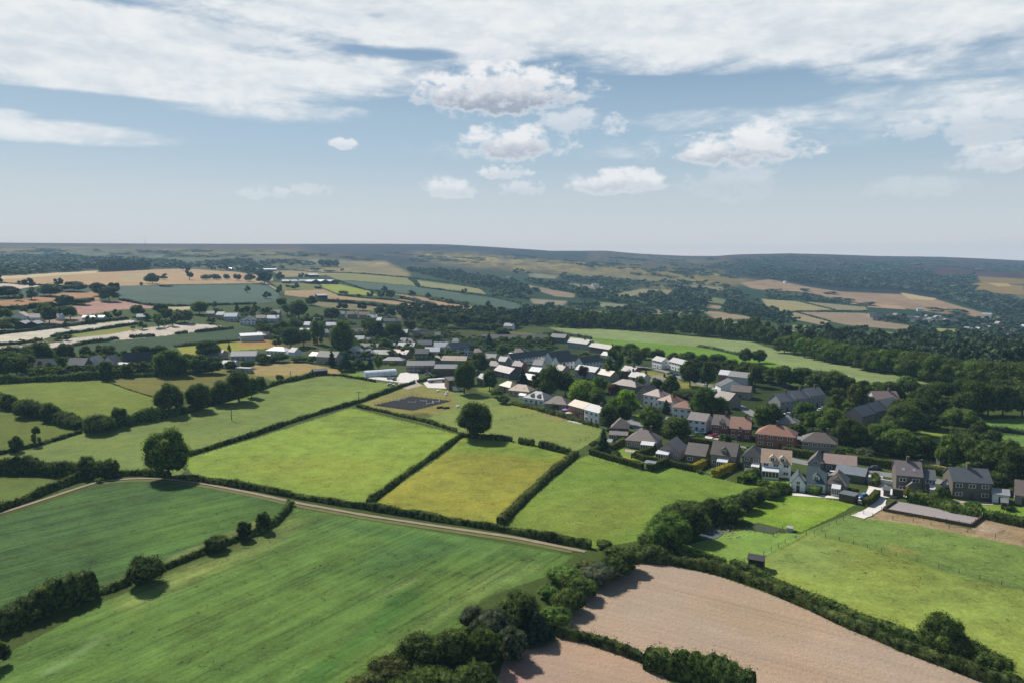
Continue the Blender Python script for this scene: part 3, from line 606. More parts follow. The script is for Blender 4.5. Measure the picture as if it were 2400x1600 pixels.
def barg(V_, F_, a, b_, r, r2=None, n=5):
    a = Vector(a); b_ = Vector(b_); r2 = r if r2 is None else r2
    ax = (b_-a).normalized(); p = ax.orthogonal().normalized(); q_ = ax.cross(p); s = len(V_)
    for c_, rr in ((a, r), (b_, r2)):
        for k_ in range(n): t_ = 2*math.pi*k_/n; V_.append(tuple(c_+p*math.cos(t_)*rr+q_*math.sin(t_)*rr))
    for k_ in range(n): F_.append((s+k_, s+(k_+1) % n, s+n+(k_+1) % n, s+n+k_))
    F_.append(tuple(s+n+k_ for k_ in range(n))); F_.append(tuple(s+n-1-k_ for k_ in range(n)))

# ------------------------------------------------------------------ foliage
def ico():
    t = (1+5**.5)/2
    v = np.array([(-1, t, 0), (1, t, 0), (-1, -t, 0), (1, -t, 0), (0, -1, t), (0, 1, t), (0, -1, -t), (0, 1, -t), (t, 0, -1), (t, 0, 1), (-t, 0, -1), (-t, 0, 1)], float)
    f = [(0, 11, 5), (0, 5, 1), (0, 1, 7), (0, 7, 10), (0, 10, 11), (1, 5, 9), (5, 11, 4), (11, 10, 2), (10, 7, 6), (7, 1, 8), (3, 9, 4), (3, 4, 2), (3, 2, 6), (3, 6, 8), (3, 8, 9), (4, 9, 5), (2, 4, 11), (6, 2, 10), (8, 6, 7), (9, 8, 1)]
    v /= np.linalg.norm(v[0]); return v, f
ICOV, ICOF = ico()
def icosub(v, f):
    v = [tuple(p) for p in v]; c_ = {}; nf_ = []
    def midp(a, b_):
        k_ = (min(a, b_), max(a, b_))
        if k_ not in c_:
            m = np.array(v[a])+np.array(v[b_]); m /= np.linalg.norm(m); c_[k_] = len(v); v.append(tuple(m))
        return c_[k_]
    for a, b_, d_ in f:
        x, y, z = midp(a, b_), midp(b_, d_), midp(d_, a); nf_ += [(a, x, z), (b_, y, x), (d_, z, y), (x, y, z)]
    return np.array(v), nf_
ICO2V, ICO2F = icosub(ICOV, ICOF)
def leafquads(rng, pts, nrm, size, jitter=.8):
    n = len(pts); nn = nrm + rng.normal(0, jitter, (n, 3)); nn /= np.linalg.norm(nn, axis=1)[:, None]+1e-9
    a = np.cross(nn, rng.normal(0, 1, (n, 3))); a /= np.linalg.norm(a, axis=1)[:, None]+1e-9; b_ = np.cross(nn, a)
    s = size*rng.uniform(.55, 1.3, (n, 1)); a = a*s; b_ = b_*s*rng.uniform(.6, 1, (n, 1))
    v = np.stack([pts-a*.6, pts-b_*.6, pts+a*.6, pts+b_*.6], 1).reshape(-1, 3)
    return v, np.arange(4*n).reshape(-1, 4)
def crown_arrays(seed, nleaf, leaf, shape='round', nlobe=14, core=True):
    """crown in unit box: x,y in -.5...5, z 0..1"""
    rng = np.random.default_rng(seed)
    cs, rs = [], []
    if shape == 'cone':
        for k_ in range(nlobe):
            h = (k_+.5)/nlobe; r = .40*(1-h)**.9+.03; a = k_*2.4+rng.uniform(0, .6)
            cs.append((math.cos(a)*r*.55, math.sin(a)*r*.55, .06+h*.88)); rs.append((r*.75+.02, .085))
    elif shape == 'tall':
        for k_ in range(nlobe):
            h = rng.uniform(.12, .9); r = .30*math.sin(math.pi*min(.95, h*.85+.12))**.6; a = k_*2.4+rng.uniform(0, .8)
            cs.append((math.cos(a)*r, math.sin(a)*r, h)); q_ = rng.uniform(.14, .22); rs.append((q_, q_*.75))
    elif shape == 'bush':
        for k_ in range(nlobe):
            a = k_*2.4+rng.uniform(0, .8); r = .34*math.sqrt(rng.uniform(0, 1)); h = .25+.48*rng.uniform(.3, 1)*(1-(r/.5)**2)
            cs.append((math.cos(a)*r, math.sin(a)*r, h)); q_ = rng.uniform(.15, .25); rs.append((q_, q_*1.15))
    else:
        for k_ in range(nlobe):
            a = k_*2.39996+rng.uniform(-.4, .4); u_ = rng.uniform(-.75, 1.0); rr = math.sqrt(1-u_*u_*.95)*rng.uniform(.62, 1)*.34
            cs.append((math.cos(a)*rr, math.sin(a)*rr, .52+u_*.33)); q_ = rng.uniform(.12, .21); rs.append((q_, q_))
    cs = np.array(cs); rs = np.array(rs)
    w = rs[:, 0]**1.8; w /= w.sum(); ii = rng.choice(len(cs), nleaf, p=w)
    dv = rng.normal(0, 1, (nleaf, 3)); dv /= np.linalg.norm(dv, axis=1)[:, None]; dv[:, 2] += .22; dv /= np.linalg.norm(dv, axis=1)[:, None]
    rad_ = rng.uniform(.72, 1.1, nleaf)+np.maximum(rng.normal(0, .1, nleaf), 0)
    rr = np.stack([rs[ii, 0], rs[ii, 0], rs[ii, 1]], 1)
    p = cs[ii]+dv*rr*rad_[:, None]; p[:, 2] = np.clip(p[:, 2], .01, 1.04)
    v, f = leafquads(rng, p, dv, leaf)
    fs = [f]
    if core:
        vs = [v]; off = len(v); tf = []
        for c_, r_ in zip(cs, rs):
            kk = ICO2V if nleaf > 900 else ICOV; kf = ICO2F if nleaf > 900 else ICOF
            cv = kk*np.array([r_[0], r_[0], r_[1]])*.80*(1+rng.normal(0, .10, (len(kk), 1)))+c_; cv[:, 2] = np.maximum(cv[:, 2], .02); vs.append(cv); tf.append(np.array(kf)+off); off += len(cv)
        v = np.vstack(vs); fs.append(np.vstack(tf))
    return v, fs
CROWNS = {}
LODS = {0: (15000, .021, 34), 1: (6500, .032, 24), 2: (2400, .050, 18), 3: (800, .078, 11), 4: (260, .12, 7)}
def crown_mesh(shape, lod, mat, var):
    k_ = (shape, lod, mat, var)
    if k_ not in CROWNS:
        n, lf, nl = LODS[lod]; v, f = crown_arrays(hash((shape, lod, var)) % 9973 if False else (len(shape)*31+lod*7+var*101), n, lf, shape, nl if shape != 'cone' else nl+6)
        CROWNS[k_] = quadmesh("crown", v, f, mat)
    return CROWNS[k_]
TRUNKS = {}
def trunk_mesh(var, limbs):
    k_ = (var, limbs)
    if k_ not in TRUNKS:
        rng = random.Random(var*13+5); V_, F_ = [], []
        pts = [(0, 0, -.06), (rng.uniform(-.01, .01), rng.uniform(-.01, .01), .2), (rng.uniform(-.02, .02), rng.uniform(-.02, .02), .42), (rng.uniform(-.03, .03), rng.uniform(-.03, .03), .72)]
        rr = [.042, .030, .024, .008]
        for a in range(3): barg(V_, F_, pts[a], pts[a+1], rr[a], rr[a+1], 7)
        for q_ in range(limbs):
            t_ = rng.uniform(.25, .5); an = q_*2.4+rng.uniform(0, 1); base = Vector(pts[1]).lerp(Vector(pts[2]), (t_-.2)/.22)
            tip = base+Vector((math.cos(an)*rng.uniform(.16, .28), math.sin(an)*rng.uniform(.16, .28), rng.uniform(.14, .3))); mid_ = base.lerp(tip, .5)+Vector((0, 0, -.02))
            barg(V_, F_, base, mid_, .015, .010, 5); barg(V_, F_, mid_, tip, .010, .003, 5)
        TRUNKS[k_] = mk("trunk_proto", V_, F_, 'bark'); m = TRUNKS[k_].data; bpy.data.objects.remove(TRUNKS[k_]); TRUNKS[k_] = m
    return TRUNKS[k_]
rt = random.Random(11)
NAMES = {'cone': 'conifer_tree', 'tall': 'tall_tree', 'round': 'broadleaf_tree', 'bush': 'bush'}
def tree(px, py, w, h, mat, shape, label, group=None):
    """px,py = foot of the tree in the photograph; w,h = its width and height there in pixels"""
    p = ground(px, py); s = ppm(p); W = w/s; Hh = h/s*1.02
    lod = 0 if w > 84 else 1 if w > 50 else 2 if w > 27 else 3 if w > 13 else 4
    o = empty(NAMES[shape], p, rt.uniform(0, 6.28)); var = rt.randint(0, 2)
    c_ = link("crown", crown_mesh(shape, lod, mat, var), o)
    lift = 0.0 if shape == 'bush' else (.03 if shape == 'cone' else .03)*Hh
    if shape == 'round' and w < h*1.15 and w > 12: lift = .04*Hh
    if shape == 'round' and w >= h*1.1 and w > 60: lift = -.04*Hh
    c_.location = (0, 0, lift-.02*Hh); c_.scale = (W*1.04, W*1.04, (Hh-lift)*1.0)
    if shape != 'bush' or w > 12:
        t_ = link("trunk", trunk_mesh(var, 4 if lod < 3 else 0), o); t_.scale = (W*.8 if W < Hh else Hh*.8, W*.8 if W < Hh else Hh*.8, Hh*(.9 if shape != 'bush' else .6))
    tag(o, label, 'bush' if shape == 'bush' else 'tree', group); return o
ORD = ['first', 'second', 'third', 'fourth', 'fifth', 'sixth', 'seventh', 'eighth', 'ninth', 'tenth', 'eleventh', 'twelfth', 'thirteenth', 'fourteenth', 'fifteenth', 'sixteenth', 'seventeenth', 'eighteenth', 'nineteenth', 'twentieth']
def ordn(i): return ORD[i] if i < 20 else ('twenty-'+ORD[i-20] if i < 29 else 'thirtieth' if i == 29 else 'thirty-'+ORD[i-30])
ADJ = {'dark': 'dark green', 'mid': 'green', 'light': 'light green', 'lime': 'bright lime green', 'olive': 'olive green', 'grey': 'grey-green', 'copper': 'dark copper-leaved', 'conifer': 'dark', 'far': 'dark', 'gold': 'golden', 'box': 'clipped'}
def cluster(where, group, items):
    items = sorted(items, key=lambda t_: t_[0])
    for i_, it in enumerate(items):
        x, y, w, h = it[:4]; mat = it[4] if len(it) > 4 else 'dark'; shape = it[5] if len(it) > 5 else 'round'
        kind = {'cone': 'conifer', 'bush': 'bush', 'tall': 'tall tree', 'round': 'tree'}[shape]
        if len(it) > 6: lab = it[6]
        elif len(items) == 1: lab = f"{ADJ[mat]} {kind} {where}"
        else: lab = f"{ADJ[mat]} {kind}, {ordn(i_)} from the left {where}"
        tree(x, y, w, h, mat, shape, lab, group)
def hedge_arrays(pts, height, width, seed, leaf, dens, wob=.25, box_=False):
    rng = np.random.default_rng(seed)
    P = [np.array([p.x, p.y]) for p in pts]
    seg = [np.linalg.norm(P[i_+1]-P[i_]) for i_ in range(len(P)-1)]; Ltot = sum(seg); step = max(.6, min(2.5, Ltot/60))
    n = max(4, int(Ltot/step)); s = np.linspace(0, Ltot, n); cum = np.concatenate([[0], np.cumsum(seg)])
    cx = np.interp(s, cum, [p[0] for p in P]); cy = np.interp(s, cum, [p[1] for p in P])
    if n > 12 and not box_:
        kx = np.array([.25, .5, .25])
        for _ in range(3):
            cx[1:-1] = np.convolve(cx, kx, 'valid'); cy[1:-1] = np.convolve(cy, kx, 'valid')
    tx = np.gradient(cx); ty = np.gradient(cy); l_ = np.hypot(tx, ty)+1e-9; nx, ny = -ty/l_, tx/l_
    ph = rng.uniform(0, 6.28, 6)
    hs = height*(1+wob*(.6*np.sin(s*.11+ph[0])+.45*np.sin(s*.37+ph[1])+.5*rng.normal(0, .5, n))); ws = width*(1+wob*(.4*np.sin(s*.19+ph[2])+.35*np.sin(s*.5+ph[3])+.3*rng.normal(0, .5, n)))
    hs = np.maximum(hs, height*.45); ws = np.maximum(ws, width*.5)
    prof_ = np.array([(-.5, -.12), (-.52, .35), (-.46, .75), (-.28, .97), (0, 1.02), (.28, .97), (.46, .75), (.52, .35), (.5, -.12)]) if not box_ else np.array([(-.5, -.12), (-.5, .5), (-.5, .95), (-.45, 1), (0, 1), (.45, 1), (.5, .95), (.5, .5), (.5, -.12)])
    k_ = len(prof_); gz = tz(cx, cy)
    jit_ = rng.normal(0, wob*.42, (n, k_))
    off = prof_[:, 0][None, :]*ws[:, None]*(1+jit_); zz = prof_[:, 1][None, :]*hs[:, None]*(1+jit_*.6)
    vx = cx[:, None]+nx[:, None]*off; vy = cy[:, None]+ny[:, None]*off; vz = gz[:, None]+zz
    v = np.stack([vx, vy, vz], -1).reshape(-1, 3)
    a = np.arange(n-1)[:, None]*k_+np.arange(k_-1)[None, :]
    f = np.stack([a, a+1, a+k_+1, a+k_], -1).reshape(-1, 4)
    caps = [np.array([[0, 1, 2, 3], [0, 3, 4, 5], [0, 5, 6, 7], ]), ]
    m = (n-1)*k_; caps.append(np.array([[m, m+3, m+2, m+1], [m, m+5, m+4, m+3], [m, m+7, m+6, m+5]]))
    f = np.vstack([f]+caps)
    nl = int(Ltot*(width+2*height)*dens)
    si = rng.uniform(0, n-1.001, nl); i0 = si.astype(int); fr = si-i0; pj = rng.uniform(.6, k_-1.6, nl); j0 = pj.astype(int); fj = pj-j0
    g3 = v.reshape(n, k_, 3)
    pt_ = (g3[i0, j0]*(1-fr)[:, None]*(1-fj)[:, None]+g3[i0+1, j0]*fr[:, None]*(1-fj)[:, None]+g3[i0, j0+1]*(1-fr)[:, None]*fj[:, None]+g3[i0+1, j0+1]*fr[:, None]*fj[:, None])
    cen = np.stack([cx[i0], cy[i0], gz[i0]+hs[i0]*.45], 1); dv = pt_-cen; dv /= np.linalg.norm(dv, axis=1)[:, None]+1e-9
    lv, lf = leafquads(rng, pt_+dv*(rng.uniform(-.1, .9 if not box_ else .15, (nl, 1))*leaf+(np.maximum(rng.normal(0, .42, (nl, 1)), 0) if not box_ else 0)), dv, leaf, .9 if not box_ else .3)
    return np.vstack([v, lv]), np.vstack([f, lf+len(v)])
HN = [0]; HG = 'field hedges'; FH = 'distant field hedges'
def hedge(pix, height, width, label, mat='hedge', box_=False, group=None, name='hedge', leaf=None, dens=None):
    if group == FH: height *= .72; width *= .8
    if group == HG and width < 3: width *= .78; height *= .86
    pts = [ground(*p) for p in pix]; d_ = min(math.hypot(p.x, p.y) for p in pts); HN[0] += 1
    lf = leaf or max(.20, d_/1000.0); dn = dens or .9/(lf*lf)
    v, f = hedge_arrays(pts, height, width, HN[0], lf, min(dn, 14), .28 if not box_ else .05, box_)
    c_ = v.mean(axis=0); c_[2] = tzf(c_[0], c_[1]); o = link(name, quadmesh(name, v-c_, f, mat), None, tuple(c_)); tag(o, label, 'hedge', group); return o
OPEN = [f_[0] for f_ in F if f_[5] <= 1 and max(p_[1] for p_ in f_[0]) < 915 and min(p_[1] for p_ in f_[0]) > 625]
def woods(name, label, poly, spacing, hgt, mat, seed, nleaf=60, leaf=.17, jit_h=.3, bands=None, frac=1.0, lobes=4):
    """one mass of tree crowns standing on the ground inside an outline"""
    rng = np.random.default_rng(seed)
    w = [ground(*p) for p in poly]; xs = [p.x for p in w]; ys = [p.y for p in w]; wp = [(p.x, p.y) for p in w]
    nx_ = int((max(xs)-min(xs))/spacing)+1; ny_ = int((max(ys)-min(ys))/spacing)+1
    gx, gy = np.meshgrid(min(xs)+np.arange(nx_)*spacing, min(ys)+np.arange(ny_)*spacing*.9); gx = gx+(np.arange(ny_) % 2)[:, None]*spacing*.5
    gx = gx.ravel()+rng.normal(0, spacing*.26, gx.size); gy = gy.ravel()+rng.normal(0, spacing*.26, gy.size)
    m = pip(gx, gy, wp); gx, gy = gx[m], gy[m]
    if frac < 1:
        nn = np.sin(gx/90.+1)*np.sin(gy/140.+2)+.6*np.sin(gx/37.+gy/51.); m = nn+rng.normal(0, .45, len(gx)) > (1-2*frac)*1.2; gx, gy = gx[m], gy[m]
    qx, qy = project(gx, gy, tz(gx, gy)); keep = np.ones(len(gx), bool); up_ = hgt*FPX/np.hypot(gx, gy)
    for pl in (OPEN if "scrub" not in name else []):
        keep &= ~pip(qx, qy, pl)
        keep &= ~(pip(qx, qy-up_*.5, pl) & (rng.uniform(0, 1, len(gx)) < .75))
    gx, gy = gx[keep], gy[keep]
    if len(gx) == 0: return
    protos = [crown_arrays(900+seed+q_, nleaf, leaf, 'round', lobes) for q_ in range(4)]
    gz_ = tz(gx, gy); V_, Q_, T_ = [], [], []; off = 0
    for q_ in range(4):
        sel = np.arange(len(gx)) % 4 == q_; x, y, z = gx[sel], gy[sel], gz_[sel]; n = len(x)
        if n == 0: continue
        pv_, pf_ = protos[q_]; hh = hgt*(1+rng.normal(0, jit_h*.5, n)); hh = np.clip(hh, hgt*.55, hgt*1.6); ww = np.maximum(spacing*1.35, hh*.7)*rng.uniform(.8, 1.2, n); an = rng.uniform(0, 6.28, n)
        ca_, sa_ = np.cos(an), np.sin(an)
        X_ = x[:, None]+ww[:, None]*(pv_[:, 0][None]*ca_[:, None]-pv_[:, 1][None]*sa_[:, None]); Y_ = y[:, None]+ww[:, None]*(pv_[:, 0][None]*sa_[:, None]+pv_[:, 1][None]*ca_[:, None])
        Z_ = z[:, None]+hh[:, None]*pv_[:, 2][None]-.03*hgt
        V_.append(np.stack([X_, Y_, Z_], -1).reshape(-1, 3)); base = off+np.arange(n)*len(pv_)
        Q_.append((pf_[0][None]+base[:, None, None]).reshape(-1, 4)); T_.append((pf_[1][None]+base[:, None, None]).reshape(-1, 3)); off += n*len(pv_)
    mesh = quadmesh(name, np.vstack(V_), [np.vstack(Q_), np.vstack(T_)], mat); o = link(name, mesh); o['kind'] = 'stuff'; o['label'] = label; o['category'] = 'woodland'; return o
# ------------------------------------------------------------------ draped surfaces
def ribbon(name, pix, width, mat, label, h=.10, kind=True):
    pts = [ground(*p) for p in pix]; P = []
    for a, b_ in zip(pts[:-1], pts[1:]):
        n = max(2, int((b_-a).length/1.5)); P += [a.lerp(b_, k_/n) for k_ in range(n)]
    P.append(pts[-1]); P = [Vector((p.x, p.y, 0)) for p in P]
    for _ in range(6): P = [P[0]]+[(P[i_-1]+P[i_]*2+P[i_+1])/4 for i_ in range(1, len(P)-1)]+[P[-1]]
    V_, F_ = [], []; K = 4; rr = random.Random(len(pix))
    for i_, p in enumerate(P):
        t_ = (P[min(i_+1, len(P)-1)]-P[max(i_-1, 0)]).normalized(); nn = Vector((-t_.y, t_.x, 0)); wd = width*(1+rr.uniform(-.12, .12))
        for k_ in range(K+1):
            q_ = p+nn*wd*(k_/K-.5); V_.append((q_.x, q_.y, tzf(q_.x, q_.y)+h))
    for i_ in range(len(P)-1):
        for k_ in range(K): a = i_*(K+1)+k_; F_.append((a, a+1, a+K+2, a+K+1))
    o = mk(name, V_, F_, mat); o['kind'] = 'structure'; o['label'] = label; return o
def patch(name, pix, mat, label, h=.08):
    w = [ground(*p) for p in pix]; P = []
    for a, b_ in zip(w, w[1:]+w[:1]):
        n = max(1, int((b_-a).length/1.5)); P += [a.lerp(b_, k_/n) for k_ in range(n)]
    import bmesh
    bm = bmesh.new(); vs = [bm.verts.new((p.x, p.y, 0)) for p in P]; bm.faces.new(vs); bmesh.ops.triangulate(bm, faces=bm.faces[:])
    for _ in range(2):
        ed = [e for e in bm.edges if e.calc_length() > 3.0]
        if ed: bmesh.ops.subdivide_edges(bm, edges=ed, cuts=1); bmesh.ops.triangulate(bm, faces=bm.faces[:])
    for v_ in bm.verts: v_.co.z = tzf(v_.co.x, v_.co.y)+h
    bmesh.ops.recalc_face_normals(bm, faces=bm.faces[:])
    mesh = bpy.data.meshes.new(name); bm.to_mesh(mesh); bm.free(); mesh.materials.append(M[mat]); o = link(name, mesh); o['kind'] = 'structure'; o['label'] = label; return o
def gmat(name, c, n1=.3, s1=.4):
    m, bb = newmat(name); ge = bb.n.new('ShaderNodeNewGeometry'); n = bb.noise(ge.outputs['Position'], s1, 5, .7); n2 = bb.noise(ge.outputs['Position'], s1*8, 3, .7)
    v = bb.m('ADD', bb.m('ADD', 1.0, bb.m('MULTIPLY', bb.m('SUBTRACT', n, .5), n1*2)), bb.m('MULTIPLY', bb.m('SUBTRACT', n2, .5), .5))
    x = bb.n.new('ShaderNodeVectorMath'); x.operation = 'SCALE'; x.inputs[0].default_value = c; bb.l.new(v, x.inputs['Scale']); M[name] = finish(m, bb, x.outputs[0], .95, .1)
gmat('g_track', (.26, .205, .145)); gmat('g_gravel', (.60, .565, .53), .2); gmat('g_road', (.20, .20, .205), .15); gmat('g_black', (.018, .019, .023), .2); gmat('g_sand', (.27, .24, .235), .12); gmat('g_path', (.26, .21, .13))
gmat('g_tarp', (.09, .11, .12), .3); gmat('g_verge', (.12, .13, .045)); gmat('g_muck', (.36, .30, .25), .3); gmat('g_plot', (.055, .075, .04), .5, 1.0)
# ------------------------------------------------------------------ buildings
WINM = {}
def unit_mesh(key, fn):
    if key not in WINM:
        V_, F_ = [], []; fn(V_, F_); o = mk(key, V_, F_, UM[key.split('#')[0]]); WINM[key] = o.data; bpy.data.objects.remove(o)
    return WINM[key]
UM = {'window': 'frame', 'pane': 'glass', 'door': 'door', 'door_frame': 'frame'}
def win_frame(V_, F_):      # 1 x 1, centred, faces -y, stands 5 cm proud
    t = .08
    boxg(V_, F_, -.5, .5, -.06, .02, -.5, -.5+t); boxg(V_, F_, -.5, .5, -.06, .02, .5-t, .5)
    boxg(V_, F_, -.5, -.5+t, -.057, .02, -.5+t, .5-t); boxg(V_, F_, .5-t, .5, -.057, .02, -.5+t, .5-t); boxg(V_, F_, -.035, .035, -.054, .02, -.5+t, .5-t)
def win_pane(V_, F_): boxg(V_, F_, -.42, .42, -.03, .015, -.42, .42)
def add_window(par, x, y, z, w, h, rz=0.0):
    o = link("window", unit_mesh('window', win_frame), par); o.location = (x, y, z); o.scale = (w, 1, h); o.rotation_euler = (0, 0, rz)
    p = link("pane", unit_mesh('pane', win_pane), o); return o
def door_f(V_, F_): boxg(V_, F_, -.5, .5, -.05, .02, 0, 1)
def gable_box(x0, x1, y0, y1, z0, ze, zr, axis):
    if axis == 'x':
        ym = (y0+y1)/2; V_ = [(x0, y0, z0), (x1, y0, z0), (x1, y1, z0), (x0, y1, z0), (x0, y0, ze), (x1, y0, ze), (x1, y1, ze), (x0, y1, ze), (x0, ym, zr), (x1, ym, zr)]
        F_ = [(0, 3, 2, 1), (0, 1, 5, 4), (2, 3, 7, 6), (1, 2, 6, 9, 5), (3, 0, 4, 8, 7), (4, 5, 9, 8), (6, 7, 8, 9)]
    else:
        xm = (x0+x1)/2; V_ = [(x0, y0, z0), (x1, y0, z0), (x1, y1, z0), (x0, y1, z0), (x0, y0, ze), (x1, y0, ze), (x1, y1, ze), (x0, y1, ze), (xm, y0, zr), (xm, y1, zr)]
        F_ = [(0, 3, 2, 1), (1, 2, 6, 5), (3, 0, 4, 7), (0, 1, 5, 8, 4), (2, 3, 7, 9, 6), (5, 6, 9, 8), (7, 4, 8, 9)]
    return V_, F_
def gable_roof(x0, x1, y0, y1, ze, zr, axis, oe=.35, og=.25, t=.16):
    # cross-section over the span, extruded along the ridge
    a0, a1 = (y0, y1) if axis == 'x' else (x0, x1); l0, l1 = (x0, x1) if axis == 'x' else (y0, y1)
    am = (a0+a1)/2; sl_ = (zr-ze)/((a1-a0)/2); dz = oe*sl_; g_ = .02
    sec = [(a0-oe, ze-dz+g_), (am, zr+g_), (a1+oe, ze-dz+g_), (a1+oe, ze-dz+t+g_), (am, zr+t*1.15+g_), (a0-oe, ze-dz+t+g_)]
    V_ = [];
    for l in (l0-og, l1+og):
        for a, z in sec: V_.append((l, a, z) if axis == 'x' else (a, l, z))
    F_ = [(i_, (i_+1) % 6, 6+(i_+1) % 6, 6+i_) for i_ in range(6)]+[(5, 4, 1, 0), (4, 3, 2, 1), (6, 7, 10, 11), (7, 8, 9, 10)]
    if axis == 'y': F_ = [tuple(reversed(f)) for f in F_]
    return V_, [tuple(reversed(f)) for f in F_]
def hip_roof(x0, x1, y0, y1, ze, zr, o=.4, t=.16):
    x0 -= o; x1 += o; y0 -= o; y1 += o; w = x1-x0; d_ = y1-y0; h_ = min(w, d_)/2*.92
    if w >= d_: r0, r1 = (x0+h_, (y0+y1)/2), (x1-h_, (y0+y1)/2)
    else: r0, r1 = ((x0+x1)/2, y0+h_), ((x0+x1)/2, y1-h_)
    z0 = ze-.05; V_ = [(x0, y0, z0), (x1, y0, z0), (x1, y1, z0), (x0, y1, z0), (x0, y0, z0+t), (x1, y0, z0+t), (x1, y1, z0+t), (x0, y1, z0+t), (*r0, zr), (*r1, zr)]
    F_ = [(0, 3, 2, 1), (0, 1, 5, 4), (1, 2, 6, 5), (2, 3, 7, 6), (3, 0, 4, 7)]
    F_ += [(4, 5, 9, 8), (5, 6, 9), (6, 7, 8, 9), (7, 4, 8)] if w >= d_ else [(4, 5, 8), (5, 6, 9, 8), (6, 7, 9), (7, 4, 8, 9)]
    return V_, F_
def chimney(par, x, y, z0, h=1.5):
    V_, F_ = [], []; boxg(V_, F_, -.35, .35, -.5, .5, -1.0, h); boxg(V_, F_, -.42, .42, -.57, .57, h, h+.12)
    c_ = mk("chimney", V_, F_, 'chim', par); c_.location = (x, y, z0)
    return c_
def house(p1, p2, dep, ze, rh, typ, wall, roof, label, opts='', cat='house', name='house', group=None, back=None):
    """p1, p2: foot of the wall nearest the camera, left and right, in the photograph"""
    a, b_ = ground(*p1), ground(*p2); ang = math.atan2(b_.y-a.y, b_.x-a.x); ln = math.hypot(b_.x-a.x, b_.y-a.y)
    if math.hypot(a.x, a.y) > 380 and cat == 'house': dep *= .86; rh *= .94
    z = (a.z+b_.z)/2; o = empty(name, (a.x, a.y, z), ang)
    zr = ze+rh; flat = typ == 'f0'
    # keep the far end on the ground too
    ca_, sa_ = math.cos(ang), math.sin(ang); zs = [tzf(a.x+u_*ca_-w_*sa_, a.y+u_*sa_+w_*ca_)-z for u_ in (0, ln) for w_ in (0, dep)]; zb_ = min(zs)-.4; up = max(0, max(zs)-1.2)
    ze += up; zr += up
    if typ in 'xy': V_, F_ = gable_box(0, ln, 0, dep, zb_, ze, zr, typ)
    else: V_, F_ = [], []; boxg(V_, F_, 0, ln, 0, dep, zb_, ze-.02)
    mk("wall", V_, F_, 'w_'+wall, o)
    if typ in 'xy': V_, F_ = gable_roof(0, ln, 0, dep, ze, zr, typ)
    elif typ == 'h': V_, F_ = hip_roof(0, ln, 0, dep, ze, zr)
    else: V_, F_ = [], []; boxg(V_, F_, -.15, ln+.15, -.15, dep+.15, ze, ze+.15)
    r = mk("roof", V_, F_, 'r_'+roof, o)
    if 'c' in opts: chimney(r, ln*.5 if 'm' in opts else ln*.72, dep*.5, zr)
    if 'C' in opts: chimney(r, .6, dep*.5, zr); chimney(r, ln-.6, dep*.5, zr)
    if 'w' in opts:
        n = max(1, int(round(ln/3.1))); fl = 2 if ze > 4.2 else 1
        for f_ in range(fl):
            for k_ in range(n):
                x = ln*(k_+.5)/n; zz = 1.45+f_*2.55+up
                if f_ == 0 and k_ == n//2 and 'k' not in opts:
                    d = link("door", unit_mesh('door', door_f), o); d.location = (x, 0, up*.5); d.scale = (.95, 1, 2.05)
                    if fl == 1 or n > 1: continue
                if 'k' in opts and f_ == 0 and .25 < (k_+.5)/n < .75: continue
                add_window(o, x, 0, zz, min(1.9, ln/n*.55), 1.15)
        if 's' in opts:       # visible side wall on the right
            for f_ in range(fl): add_window(o, ln, dep*.5, 1.45+f_*2.55+up, 1.0, 1.1, math.pi/2)
    if 'g' in opts:           # gable window
        add_window(o, ln*.5, 0, ze+.2, 1.1, 1.1)
    if 'd' in opts:           # dormers on the near slope
        nd = 2 if ln > 9 else 1
        for k_ in range(nd):
            x = ln*(k_+1)/(nd+1)+(.4 if nd > 1 else 0); V_, F_ = gable_box(x-1, x+1, dep*.08, dep*.42, ze-.2, ze+rh*.45, ze+rh*.45+.8, 'y'); d = mk("dormer", V_, F_, 'w_'+('white' if 'D' in opts else wall), o)
            V_, F_ = gable_roof(x-1, x+1, dep*.08, dep*.42, ze+rh*.45, ze+rh*.45+.8, 'y', .2, .15, .1); mk("dormer_roof", V_, F_, 'r_'+roof, d)
            add_window(d, x, dep*.08, ze+rh*.45-.45, 1.2, 1.0)
    if 'k' in opts: conservatory(o, ln*.3, ln*.72, 2.6, min(ze-.3, 2.5))
    if 'K' in opts: conservatory(o, ln*.05, ln*.6, 3.0, min(ze-.3, 2.6))
    if 'R' in opts: conservatory(o, ln*.55, ln*.97, 2.8, min(ze-.3, 2.5))
    if 'p' in opts:           # porch
        V_, F_ = gable_box(ln*.36, ln*.36+3, -2.2, -.01, zb_, 2.6, 3.9, 'y'); p = mk("porch", V_, F_, 'w_'+wall, o)
        V_, F_ = gable_roof(ln*.36, ln*.36+3, -2.2, -.05, 2.6, 3.9, 'y', .25, .2, .12); mk("porch_roof", V_, F_, 'r_'+roof, p)
    if 'l' in opts:           # rooflights
        for k_ in range(2):
            t_ = .3; x = ln*(.3+.4*k_); y = dep*.5*t_+.3; zz = ze+rh*(y/(dep*.5))+.2; V_, F_ = [], []; boxg(V_, F_, -.4, .4, -.5, .5, 0, .06); q_ = mk("rooflight", V_, F_, 'cglass', r); q_.location = (x, y, zz); q_.rotation_euler = (math.atan2(rh, dep*.5), 0, 0)
    tag(o, label, cat, group); return o
